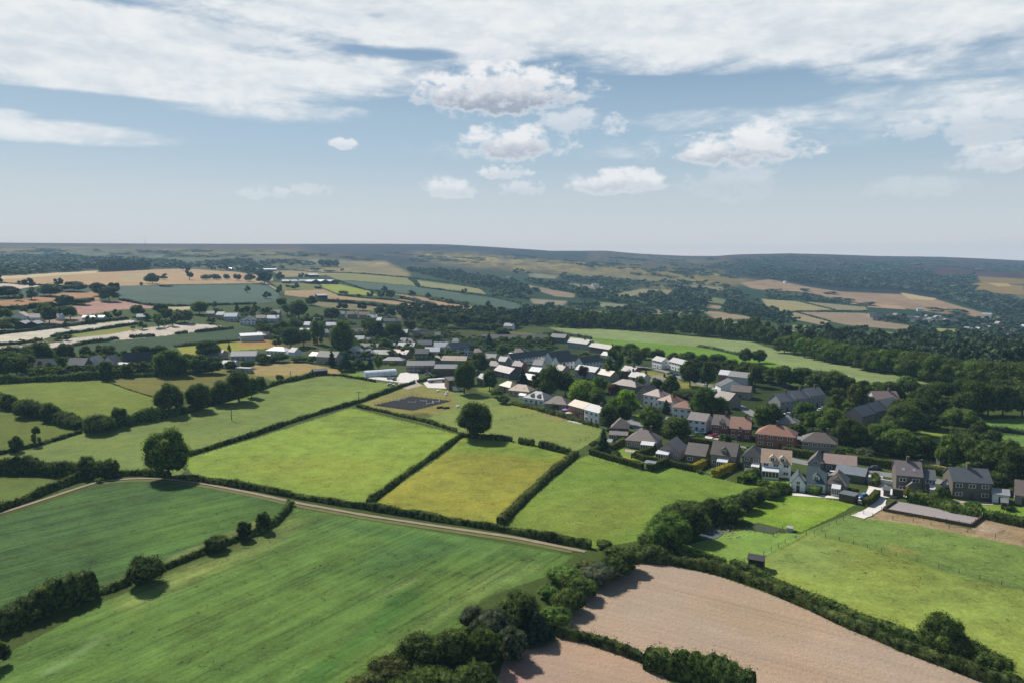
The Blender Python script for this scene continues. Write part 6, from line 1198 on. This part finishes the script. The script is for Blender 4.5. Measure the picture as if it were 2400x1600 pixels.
# the valley village and the scattered roofs at the far right
rv = random.Random(4); vs_ = []
for k_ in range(30): vs_.append((2040+k_*7.0+rv.uniform(-3, 3), 748+rv.uniform(-5, 6)+(k_*.25), rv.uniform(9, 13)))
for n_, (x, y, w) in enumerate(vs_):
    H((x, y), (x+w, y+rv.uniform(-.3, .6)), 9, 5, 3.4, rv.choice('xxy'), rv.choice(['stone', 'dstone', 'cream', 'stone']), rv.choice(['grey', 'dbrown', 'slate', 'stone', 'purple']), f"small stone house, {ordn(n_)} from the left in the valley village below the tan slope", '', group="houses of the valley village")
rs_ = []
for k_ in range(26): rs_.append((2262+(k_*5.3)+rv.uniform(-4, 4), 772+rv.uniform(-14, 30), rv.uniform(9, 13)))
rs_.sort()
for n_, (x, y, w) in enumerate(rs_):
    H((x, y), (x+w, y+rv.uniform(-.3, .6)), 9, 5, 3.4, rv.choice('xxy'), rv.choice(['stone', 'dstone', 'cream']), rv.choice(['grey', 'slate', 'brown', 'purple', 'pale']), f"small house, {ordn(n_)} from the left among the far right valley trees", '', group="houses at the far right of the valley")
for x1, y1, x2, y2, lab in [(1390, 672, 1404, 672, "tiny pale farmhouse in the middle of the valley woods"), (2284, 715, 2294, 716, "tiny pale house on the far right slope"), (1190, 655, 1200, 655, "tiny pale farmhouse below the grassy moor"), (1840, 664, 1846, 664, "tiny pale cottage on the tan slope"), (2150, 730, 2164, 731, "long pale farm roof above the valley village"), (2300, 742, 2322, 744, "cluster of pinkish roofs above the far right village")]:
    H((x1, y1), (x2, y2), 12, 4.5, 3, 'x', 'white', 'pale', lab)

# far woods: masses nobody could count
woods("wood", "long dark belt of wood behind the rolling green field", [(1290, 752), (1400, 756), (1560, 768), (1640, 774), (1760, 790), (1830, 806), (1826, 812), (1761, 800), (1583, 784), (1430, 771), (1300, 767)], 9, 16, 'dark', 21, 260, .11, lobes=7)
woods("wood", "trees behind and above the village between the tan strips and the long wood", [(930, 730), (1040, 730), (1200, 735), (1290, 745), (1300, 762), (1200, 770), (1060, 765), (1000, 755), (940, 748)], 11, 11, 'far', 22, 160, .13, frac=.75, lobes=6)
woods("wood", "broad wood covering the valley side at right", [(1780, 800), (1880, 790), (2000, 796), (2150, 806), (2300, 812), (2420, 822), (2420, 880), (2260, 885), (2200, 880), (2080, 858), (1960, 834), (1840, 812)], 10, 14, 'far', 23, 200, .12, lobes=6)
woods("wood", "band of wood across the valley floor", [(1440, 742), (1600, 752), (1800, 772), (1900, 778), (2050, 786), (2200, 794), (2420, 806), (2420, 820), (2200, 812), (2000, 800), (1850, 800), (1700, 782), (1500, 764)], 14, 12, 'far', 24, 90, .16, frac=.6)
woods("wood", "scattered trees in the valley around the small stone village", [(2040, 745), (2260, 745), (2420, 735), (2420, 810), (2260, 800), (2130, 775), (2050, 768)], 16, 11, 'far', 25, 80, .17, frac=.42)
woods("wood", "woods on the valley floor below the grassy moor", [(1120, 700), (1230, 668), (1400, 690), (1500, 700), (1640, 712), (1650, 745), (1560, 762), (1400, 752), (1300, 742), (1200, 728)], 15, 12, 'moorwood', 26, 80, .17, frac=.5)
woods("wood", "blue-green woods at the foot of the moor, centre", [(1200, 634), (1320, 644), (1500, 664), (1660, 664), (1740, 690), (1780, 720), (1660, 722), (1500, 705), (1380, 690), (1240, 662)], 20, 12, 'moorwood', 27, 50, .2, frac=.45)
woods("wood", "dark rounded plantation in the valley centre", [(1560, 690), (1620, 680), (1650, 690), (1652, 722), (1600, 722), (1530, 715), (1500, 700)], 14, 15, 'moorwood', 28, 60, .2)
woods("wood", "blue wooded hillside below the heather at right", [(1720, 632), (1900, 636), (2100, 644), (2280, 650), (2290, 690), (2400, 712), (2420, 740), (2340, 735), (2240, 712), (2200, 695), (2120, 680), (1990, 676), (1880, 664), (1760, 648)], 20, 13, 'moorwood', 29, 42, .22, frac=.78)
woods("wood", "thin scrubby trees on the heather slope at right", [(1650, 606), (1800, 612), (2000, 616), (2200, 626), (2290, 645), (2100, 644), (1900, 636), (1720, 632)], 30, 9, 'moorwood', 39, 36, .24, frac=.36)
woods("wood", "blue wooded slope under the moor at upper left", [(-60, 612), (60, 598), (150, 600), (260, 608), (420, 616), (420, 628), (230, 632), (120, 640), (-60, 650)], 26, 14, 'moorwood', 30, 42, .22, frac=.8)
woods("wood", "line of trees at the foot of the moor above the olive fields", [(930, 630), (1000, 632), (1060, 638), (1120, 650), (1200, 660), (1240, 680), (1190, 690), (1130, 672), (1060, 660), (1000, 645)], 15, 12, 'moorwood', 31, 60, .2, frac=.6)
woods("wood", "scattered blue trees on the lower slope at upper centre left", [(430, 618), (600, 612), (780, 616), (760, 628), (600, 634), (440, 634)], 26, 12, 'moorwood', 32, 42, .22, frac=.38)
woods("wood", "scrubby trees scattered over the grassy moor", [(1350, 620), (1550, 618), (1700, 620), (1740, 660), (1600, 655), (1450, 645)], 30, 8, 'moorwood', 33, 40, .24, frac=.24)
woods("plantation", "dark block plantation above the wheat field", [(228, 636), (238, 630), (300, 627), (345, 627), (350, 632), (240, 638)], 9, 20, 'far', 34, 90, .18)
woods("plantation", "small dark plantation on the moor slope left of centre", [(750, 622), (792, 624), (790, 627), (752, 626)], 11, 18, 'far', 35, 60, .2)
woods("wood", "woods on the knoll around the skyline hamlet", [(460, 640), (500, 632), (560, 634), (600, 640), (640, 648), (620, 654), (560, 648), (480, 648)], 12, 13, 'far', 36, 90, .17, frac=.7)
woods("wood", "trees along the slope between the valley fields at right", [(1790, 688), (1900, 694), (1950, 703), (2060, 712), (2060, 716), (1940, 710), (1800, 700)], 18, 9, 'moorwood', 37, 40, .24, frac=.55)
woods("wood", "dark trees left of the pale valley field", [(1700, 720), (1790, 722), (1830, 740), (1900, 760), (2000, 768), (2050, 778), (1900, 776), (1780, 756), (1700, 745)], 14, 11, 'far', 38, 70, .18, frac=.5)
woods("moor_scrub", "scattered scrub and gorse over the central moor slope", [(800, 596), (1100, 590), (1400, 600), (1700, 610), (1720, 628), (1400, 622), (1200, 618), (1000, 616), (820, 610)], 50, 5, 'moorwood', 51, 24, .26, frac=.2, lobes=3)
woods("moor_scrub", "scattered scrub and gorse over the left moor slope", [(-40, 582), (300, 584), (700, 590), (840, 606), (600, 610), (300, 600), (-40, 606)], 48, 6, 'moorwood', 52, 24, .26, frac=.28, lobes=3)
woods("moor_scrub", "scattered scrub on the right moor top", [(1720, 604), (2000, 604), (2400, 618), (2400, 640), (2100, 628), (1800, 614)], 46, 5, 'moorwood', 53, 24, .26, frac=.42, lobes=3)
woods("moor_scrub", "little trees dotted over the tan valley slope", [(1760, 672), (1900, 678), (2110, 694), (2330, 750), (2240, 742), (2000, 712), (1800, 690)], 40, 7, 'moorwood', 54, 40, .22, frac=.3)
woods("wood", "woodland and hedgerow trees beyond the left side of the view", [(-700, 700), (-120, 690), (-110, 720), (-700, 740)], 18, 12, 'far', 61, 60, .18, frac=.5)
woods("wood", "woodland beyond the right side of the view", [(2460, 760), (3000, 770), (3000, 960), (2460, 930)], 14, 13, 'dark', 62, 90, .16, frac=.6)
# garden greenery inside the village
woods("garden_shrubs", "jumble of shrubs and small trees in the gardens of the old village", [(600, 770), (760, 735), (950, 745), (1180, 775), (1290, 790), (1300, 830), (1200, 870), (1090, 860), (960, 840), (800, 845), (740, 830), (640, 800)], 9, 6, 'dark', 41, 110, .15, frac=.5)
woods("garden_shrubs", "jumble of shrubs and small trees in the gardens of the right-hand village", [(1300, 830), (1440, 845), (1520, 850), (1700, 880), (1820, 920), (2000, 960), (2120, 1000), (2100, 1060), (1900, 1050), (1800, 1020), (1640, 985), (1500, 925), (1400, 900), (1300, 870)], 8, 5.0, 'mid', 42, 220, .11, frac=.42, lobes=6)
woods("garden_shrubs", "shrubs and small trees between the hamlet houses", [(0, 850), (160, 845), (350, 840), (520, 845), (500, 865), (350, 876), (100, 886), (0, 890)], 9, 6, 'dark', 43, 110, .15, frac=.5)
woods("garden_shrubs", "trees and shrubs about the houses left of the old village", [(480, 740), (600, 730), (660, 735), (640, 770), (600, 762), (500, 756)], 11, 7, 'far', 44, 80, .17, frac=.5)
woods("garden_shrubs", "rough growth and shrubs in the orchard at right", [(2240, 1040), (2420, 1065), (2420, 1140), (2300, 1130), (2230, 1110), (2215, 1070)], 6, 4.5, 'mid', 45, 260, .10, frac=.6, lobes=6)
# front edge of the right-hand wood: crowns one can tell apart
we = []; rw = random.Random(8)
for k_ in range(26):
    t_ = k_/25; x = 1838+t_*590; y = np.interp(x, [1838, 1953, 2055, 2132, 2262, 2420], [828, 850, 870, 883, 906, 928])
    we.append((x, float(y)+rw.uniform(-2, 2), rw.uniform(46, 60)+t_*18, rw.uniform(36, 46)+t_*20, rw.choice(['mid', 'dark', 'mid', 'light' if k_ < 16 else 'dark'])))
cluster("along the right-hand wood's front", "front trees of the right-hand wood", we)

# things standing about --------------------------------------------------------
pole(543, 984, 34, "thin dark power pole standing alone in the large left pasture", False)
pole(841, 937, 20, "power pole with crossarm beside the corner of two hedges")
pole(734, 880, 14, "short pole beside the dark shed in the mown tan field", False); pole(681, 884, 16, "thin pole on the edge of the mown tan field", False)
# polytunnel
a_, b2 = ground(858, 884), ground(932, 880); ang = math.atan2(b2.y-a_.y, b2.x-a_.x); ln = (b2-a_).length
o = empty("polytunnel", a_, ang); V_, F_ = [], []; NS = 14
for k_ in range(2):
    for j_ in range(NS+1): t_ = math.pi*j_/NS; V_.append((k_*ln, 4.2-4.2*math.cos(t_), 3.4*math.sin(t_)))
for j_ in range(NS): F_.append((j_, NS+1+j_, NS+2+j_, j_+1))
F_.append(tuple(range(NS+1))); F_.append(tuple(range(2*NS+1, NS, -1)))
mk("cover", V_, F_, 'poly', o)
for k_ in range(6):
    V_, F_ = [], []
    for j_ in range(NS): t0, t1 = math.pi*j_/NS, math.pi*(j_+1)/NS; barg(V_, F_, (ln*k_/5, 4.2-4.26*math.cos(t0), 3.46*math.sin(t0)), (ln*k_/5, 4.2-4.26*math.cos(t1), 3.46*math.sin(t1)), .07, None, 4)
    mk("hoop", V_, F_, 'metal', o)
tag(o, "long white polytunnel with rounded roof beside the farmyard", 'polytunnel')
fence([(855, 890), (900, 894), (935, 893)], "low grey fence in front of the polytunnel", 'metal', 1.3, 3)
fence([(877, 949), (966, 928), (1056, 939), (968, 961), (877, 949)], "post and rail fence round the black riding arena", 'post', 1.3, 3)
fence([(2066, 1197), (2104, 1206), (2190, 1219), (2276, 1233), (2304, 1212)], "red-brown rail fence on the near side of the grey riding arena", 'redwood', 1.3, 3)
fence([(2024, 1205), (2045, 1211), (2140, 1222), (2268, 1247), (2400, 1274)], "wire fence along the top of the right-hand pasture", 'post', 1.1, 5)
fence([(1934, 1258), (2000, 1274), (2100, 1302), (2200, 1330), (2400, 1384)], "fence crossing the wide pasture at right", 'post', 1.0, 4, (.4, .9))
fence([(1908, 1250), (1960, 1226), (2008, 1202)], "fence along the grass lane below the gravel drive", 'post', 1.1, 4)
fence([(1720, 1328), (1790, 1300), (1840, 1272), (1890, 1253)], "fence climbing from the black shed to the field corner", 'post', 1.1, 4)
fence([(1748, 1243), (1812, 1256), (1834, 1240)], "low fence round the vegetable plot", 'post', 1.0, 2.5)
fence([(1158, 988), (1208, 980), (1260, 970)], "wooden rail fence in the paddock right of the oak", 'post', 1.2, 3.5)
fence([(1350, 1036), (1372, 1030), (1380, 1026)], "short fence left of the conifer", 'post', 1.2, 3)
fence([(1262, 968), (1330, 984), (1400, 1006)], "garden fence at the foot of the brick house plot", 'post', 1.2, 3)
fence([(1376, 1070), (1420, 1083), (1500, 1104)], "low fence outside the clipped garden hedge", 'post', .9, 3)
# low wooden wall of the grey arena (dark kickboard) and its left bank
for pts, lab in [([(2072, 1197), (2276, 1234)], "dark kickboard along the near side of the grey arena"), ([(2276, 1234), (2304, 1213)], "dark kickboard at the right end of the grey arena"), ([(2070, 1196), (2100, 1176)], "dark bank at the left end of the grey arena")]:
    a_, b2 = ground(*pts[0]), ground(*pts[1]); d_ = b2-a_; n_ = Vector((-d_.y, d_.x, 0)).normalized()*.12; V_ = []; c_ = a_.copy()
    for p in (a_, b2):
        for s_ in (-1, 1):
            for z in (-.4, .85): V_.append(tuple(p-c_+n_*s_+Vector((0, 0, z))))
    o = mk("kickboard", V_, [(0, 1, 3, 2), (4, 6, 7, 5), (0, 4, 5, 1), (2, 3, 7, 6), (1, 5, 7, 3), (0, 2, 6, 4)], 'w_wood'); o.location = c_; tag(o, lab, 'kickboard')
for n_, (x, y, rz) in enumerate([(927, 940, 20), (942, 937, 40), (966, 944, 10), (992, 941, 160), (1008, 947, 30), (1022, 943, 20)]):
    simple("jump", "jump", f"white jump pole on low stands, {ordn(n_)} from the left in the black arena", x, y, rz, [("jump_pole", 'plastic_white', [(-1.7, 1.7, -.07, .07, .55, .69)]), ("stand", 'plastic_white', [(-1.85, -1.7, -.3, .3, 0, 1.2)]), ("stand", 'plastic_white', [(1.7, 1.85, -.3, .3, 0, 1.2)])], "jumps in the black arena")
# sheds
H((1753, 1332), (1788, 1338), 3.0, 2.4, .5, 'x', 'black', 'black', "small black field shelter beside the long hedge at right", '', 'shed', 'shed')
H((1511, 1098), (1533, 1102), 3.2, 2.2, .4, 'x', 'white', 'blue', "small grey garden shed at the bottom hedge of the bungalows", '', 'shed', 'shed')
H((1966, 1173), (2001, 1180), 4, 2.2, .3, 'f0', 'wood', 'slate', "low dark open shed below the brown hipped bungalow", '', 'shed', 'shed')
H((2091, 1162), (2116, 1166), 1.2, 2.2, .2, 'f0', 'wood', 'dbrown', "low wooden store at the end of the gravel yard", '', 'shed', 'shed')
H((736, 880), (768, 878), 5, 2.8, .9, 'x', 'black', 'black', "black low shed in the corner of the mown tan field", '', 'shed', 'shed')
H((1055, 914), (1072, 916), 4, 2.2, 1.2, 'h', 'white', 'white', "small white-topped gazebo beside the big farm tree", '', 'gazebo', 'gazebo')
H((2193, 1088), (2202, 1090), 3, 2.4, .4, 'f0', 'grey', 'pale', "small pale caravan in the lane field", '', 'caravan', 'caravan')
H((1661, 1215), (1668, 1217), 2.0, 1.2, .3, 'f0', 'palegrey', 'white', "tiny white hut under the bushes", '', 'hut', 'hut')
H((1844, 1244), (1857, 1246), 1.8, .8, .2, 'f0', 'palegrey', 'pale', "pale covered trailer beside the vegetable plot", '', 'trailer', 'trailer')
simple("garden_wall", "garden wall", "white garden wall curving beside the gravel yard", 2062, 1132, -38, [("wall", 'w_white', [(-5, 4, -.2, .2, -.2, 1.5)])])
for x, y, w_, r_, lab in [(1418, 1046, 'white', 'pale', "small pale shed under the conifer by the largest lawn"), (1600, 1062, 'wood', 'slate', "dark shed behind the plain brown roofed house"), (1745, 1118, 'wood', 'brown', "little brown shed below the dark stone house"), (1868, 1040, 'wood', 'grey', "small grey shed right of the orange-red semi"),
    (1652, 1040, 'white', 'white', "white shed by the road right of the roadside trees"), (2070, 1162, 'dstone', 'slate', "small lean-to store at the yard corner"), (2346, 1192, 'wood', 'grey', "low grey shed on the lawn below the terrace extension"), (1300, 955, 'wood', 'dbrown', "small brown shed behind the dark low bungalow"),
    (1216, 934, 'white', 'white', "white summerhouse in front of the peach-roofed bungalow"), (1560, 992, 'wood', 'grey', "grey shed below the conifer of the white houses")]:
    H((x, y), (x+14, y+2), 2.4, 2.1, .7, 'x', w_, r_, lab, '', 'shed', 'garden_shed')
for p_, lab in [([(1466, 1052), (1506, 1058), (1502, 1063), (1464, 1058)], "stone terrace in front of the large brown bungalow"), ([(1606, 1089), (1650, 1095), (1646, 1100), (1604, 1094)], "narrow paved strip in front of the plain brown house"), ([(1668, 1098), (1716, 1103), (1712, 1108), (1666, 1103)], "paved strip below the white conservatory"),
    ([(1856, 1155), (1980, 1164), (1976, 1169), (1858, 1161)], "pale terrace along the front of the chalet bungalow"), ([(2106, 1159), (2190, 1164), (2188, 1169), (2108, 1165)], "pale terrace in front of the purple-roofed stone house"), ([(2232, 1172), (2330, 1178), (2328, 1184), (2234, 1178)], "rough stony strip below the slate terrace"),
    ([(1768, 1056), (1800, 1060), (1790, 1068), (1762, 1064)], "driveway patch in front of the orange-red semi"), ([(1334, 980), (1368, 988), (1362, 994), (1330, 986)], "patio in front of the brick house"), ([(1668, 1024), (1710, 1028), (1704, 1036), (1664, 1032)], "paved forecourt with the red car")]:
    patch("patio", p_, 'g_gravel' if 'pale' in lab or 'patio' in lab else 'g_muck', lab, .1)
for x, y, lab in [(1724, 1060, "street lamp post right of the hedge by the red car"), (1506, 1012, "street lamp post at the road bend above the bungalows"), (2150, 1124, "street lamp post behind the purple-roofed house")]:
    o = empty("street_lamp", ground(x, y)); V_, F_ = [], []; barg(V_, F_, (0, 0, -.3), (0, 0, 6.5), .09, .06, 6); barg(V_, F_, (0, 0, 6.5), (.9, 0, 6.7), .05, None, 5); mk("pole", V_, F_, 'metal', o)
    V_, F_ = [], []; boxg(V_, F_, .8, 1.3, -.12, .12, 6.6, 6.75); mk("lamp_head", V_, F_, 'alloy', o); tag(o, lab, 'street lamp')
# cars and vans
car(2021, 1167, 'blue', 205, "bright blue car parked at the end of the gravel yard")
car(1572, 876, 'darkp', 160, "dark car at the left of the two parked above the green", group="cars above the green"); car(1584, 879, 'blue', 150, "blue car at the right of the two parked above the green", group="cars above the green")
car(1673, 1024, 'red', 170, "red car in front of the dark brick dormered house"); car(1691, 1025, 'silver', 170, "silver car right of the red car")
car(1677, 918, 'whitep', 10, "white van beside the white-gabled house", True); car(1652, 902, 'whitep', 90, "white car under the trees of the green")
car(205, 876, 'whitep', 10, "white van parked at the hamlet", True); car(90, 883, 'whitep', 5, "white car beside the hamlet hedge, left of the van"); car(56, 883, 'silver', 0, "silver car near the left edge of the hamlet hedge")
car(165, 876, 'silver', 0, "silver car left of the hamlet's white van")
car(2048, 1100, 'darkp', 172, "dark car on the village road by the yard"); car(1948, 1113, 'whitep', 172, "white car behind the long low outbuildings")
car(1846, 973, 'whitep', 160, "white car below the lowest grey terrace house")
for n_, (x, y) in enumerate([(1913, 968), (1920, 963), (1925, 959)]): car(x, y, 'whitep', 75, f"white car, {ordn(n_)} from the left in front of the grey stepped terrace", group="cars by the grey terrace")
car(1486, 950, 'darkp', 20, "dark car parked left of the white semis"); car(1495, 955, 'silver', 20, "silver car parked left of the white semis, nearer one")
car(915, 888, 'silver', 0, "silver car in front of the polytunnel", group="cars by the polytunnel"); car(925, 890, 'darkp', 90, "dark car at the right end of the polytunnel", group="cars by the polytunnel"); car(916, 903, 'whitep', 5, "white car in the hedge gap below the farmyard"); car(1003, 878, 'silver', 175, "silver car in front of the stone farm range")
car(1875, 974, 'silver', 160, "silver car right of the white one by the terrace"); car(1625, 982, 'silver', 95, "silver car right of the three white houses"); car(1312, 782, 'whitep', 0, "white van at the left tip of the rolling field", True)
car(2382, 1140, 'silver', 175, "silver car among trees at the right edge")
simple("farm_trailer", "trailer", "long white-topped trailer in the second farmyard", 1026, 895, 20, [("bed", 'r_brown', [(-6, 6, -1.2, 1.2, .6, 1.4)]), ("cover", 'plastic_white', [(-5.8, 5.8, -1.1, 1.1, 1.42, 2.2)]), ("wheel", 'tyre', [(-4, -3, -1.25, 1.25, 0, .58)]), ("wheel", 'tyre', [(3, 4, -1.25, 1.25, 0, .58)])])
for n_, (x, y) in enumerate([(1026, 917), (1047, 921), (1045, 926), (1072, 954)]): simple("feed_tub", "feed tub", f"small white tub on the grass, {ordn(n_)} from the left near the black arena", x, y, 20, [("tub", 'plastic_white', [(-.6, .6, -.5, .5, 0, .8)]), ("rim", 'plastic_white', [(-.68, .68, -.58, .58, .8, .88)])], "white tubs by the arena")
for n_, (x, y) in enumerate([(1031, 956), (1046, 957)]): simple("log_pile", "log pile", f"dark log pile below the black arena, {'left' if n_ == 0 else 'right'} one", x, y, 30, [("log", 'bark', [(-1.6, 1.6, -.5, 0, 0, .45)]), ("log", 'bark', [(-1.6, 1.6, .05, .55, 0, .45)]), ("log", 'bark', [(-1.5, 1.5, -.22, .28, .46, .9)])])
# parasol, washing, trampoline
def parasol(px, py, col_, label):
    o = empty("parasol", ground(px, py)); V_, F_ = [], []; barg(V_, F_, (0, 0, 0), (0, 0, 2.7), .04, None, 6); mk("pole", V_, F_, 'metal', o)
    V_ = [(0, 0, 2.8)]+[(1.6*math.cos(k_*math.pi/4), 1.6*math.sin(k_*math.pi/4), 2.2) for k_ in range(8)]+[(0, 0, 2.7)]+[(1.6*math.cos(k_*math.pi/4), 1.6*math.sin(k_*math.pi/4), 2.1) for k_ in range(8)]
    F_ = [(0, 1+k_, 1+(k_+1) % 8) for k_ in range(8)]+[(9, 10+(k_+1) % 8, 10+k_) for k_ in range(8)]+[(1+k_, 10+k_, 10+(k_+1) % 8, 1+(k_+1) % 8) for k_ in range(8)]; mk("canopy", V_, F_, col_, o); tag(o, label, 'parasol')
parasol(1325, 970, 'violet', "violet parasol left of the red brick house"); parasol(1333, 978, 'w_cream', "cream parasol by the bushes of the brick house"); parasol(1547, 1073, 'plastic_white', "white parasol on the terrace of the pink bungalow")
simple("washing_line", "washing line", "white washing hanging left of the violet parasol", 1309, 970, 15, [("line_post", 'metal', [(-1.6, -1.5, -.05, .05, 0, 2)]), ("line_post", 'metal', [(1.5, 1.6, -.05, .05, 0, 2)]), ("sheet", 'plastic_white', [(-1.3, 0, -.03, .03, .5, 1.9)]), ("towel", 'plastic_white', [(.2, 1.3, -.03, .03, .8, 1.9)])])
o = empty("trampoline", ground(1641, 1016)); V_, F_ = [], []; barg(V_, F_, (0, 0, .75), (0, 0, .85), 2.1, None, 20); mk("mat", V_, F_, 'tyre', o); V_, F_ = [], []
for k_ in range(20): t0, t1 = k_*math.pi/10, (k_+1)*math.pi/10; barg(V_, F_, (2.1*math.cos(t0), 2.1*math.sin(t0), .85), (2.1*math.cos(t1), 2.1*math.sin(t1), .85), .18, None, 5)
mk("pad", V_, F_, 'cyan', o)
for k_ in range(6): V_, F_ = [], []; t0 = k_*math.pi/3; barg(V_, F_, (2*math.cos(t0), 2*math.sin(t0), 0), (2*math.cos(t0), 2*math.sin(t0), .74), .05, None, 5); mk("leg", V_, F_, 'metal', o)
tag(o, "round blue trampoline in the garden of the purple-roofed white house", 'trampoline')
for n_, (x, y) in enumerate([(2068, 1083), (2078, 1084), (2086, 1084), (2103, 1086)]):
    simple("hay_feeder", "feeder", f"rusty red-brown feeder, {ordn(n_)} from the left in the lane field", x, y, 15*n_, [("rack", 'redwood', [(-.9, .9, -.5, .5, .5, 1.2)]), ("leg", 'redwood', [(-.85, -.75, -.4, .4, 0, .5)]), ("leg", 'redwood', [(.75, .85, -.4, .4, 0, .5)])], "red-brown feeders in the lane field")
# mast on the skyline
pm_ = ground(340, 575); o = empty("radio_mast", pm_); V_, F_ = [], []; barg(V_, F_, (0, 0, -2), (0, 0, 42), .9, .3, 4); mk("lattice", V_, F_, 'metal', o); V_, F_ = [], []; boxg(V_, F_, -5, 5, -4, 4, -1, 4); mk("hut", V_, F_, 'w_grey', o); tag(o, "thin radio mast on the left skyline", 'mast')
# scattered rubble by the pond sheet: uncountable
rng_ = np.random.default_rng(2); V_, F_ = [], []
p0 = ground(1690, 1243)
for k_ in range(90):
    x = rng_.normal(0, 2.6); y = rng_.normal(0, 3.4); s_ = rng_.uniform(.07, .22); z = tzf(p0.x+x, p0.y+y)-p0.z; boxg(V_, F_, x-s_, x+s_*rng_.uniform(.5, 1), y-s_, y+s_, z-.1, z+s_*rng_.uniform(.6, 1.3))
o = mk("rubble", V_, F_, 'w_stone'); o.location = p0; o['kind'] = 'stuff'; o['label'] = "pale stones and rubble around the dark pond sheet"; o['category'] = 'rubble'
HAZE = 0.00011
# ------------------------------------------------------------------ haze
hz = bpy.data.meshes.new("haze"); L = 6800.0; zt = float(np.max(ZG))+25; zb = float(np.min(GZ))-1.5
hv = [(x, y, z) for z in (zb, zt) for x, y in ((-L, -L), (L, -L), (L, L), (-L, L))]
hz.from_pydata(hv, [], [(0, 3, 2, 1), (4, 5, 6, 7), (0, 1, 5, 4), (1, 2, 6, 5), (2, 3, 7, 6), (3, 0, 4, 7)])
hm = bpy.data.materials.new("haze_air"); hm.use_nodes = True; hn = hm.node_tree.nodes; hn.clear()
pv = hn.new('ShaderNodeVolumePrincipled'); pv.inputs['Color'].default_value = (0.385, 0.64, 0.90, 1); pv.inputs['Density'].default_value = HAZE
pv.inputs['Anisotropy'].default_value = 0.0
ho = hn.new('ShaderNodeOutputMaterial'); hm.node_tree.links.new(pv.outputs[0], ho.inputs['Volume'])
hz.materials.append(hm); hob = bpy.data.objects.new("haze", hz); COL.objects.link(hob); hob['kind'] = 'stuff'; hob['label'] = 'thin blue haze of summer air over the valley and moor'
hob['category'] = 'haze'
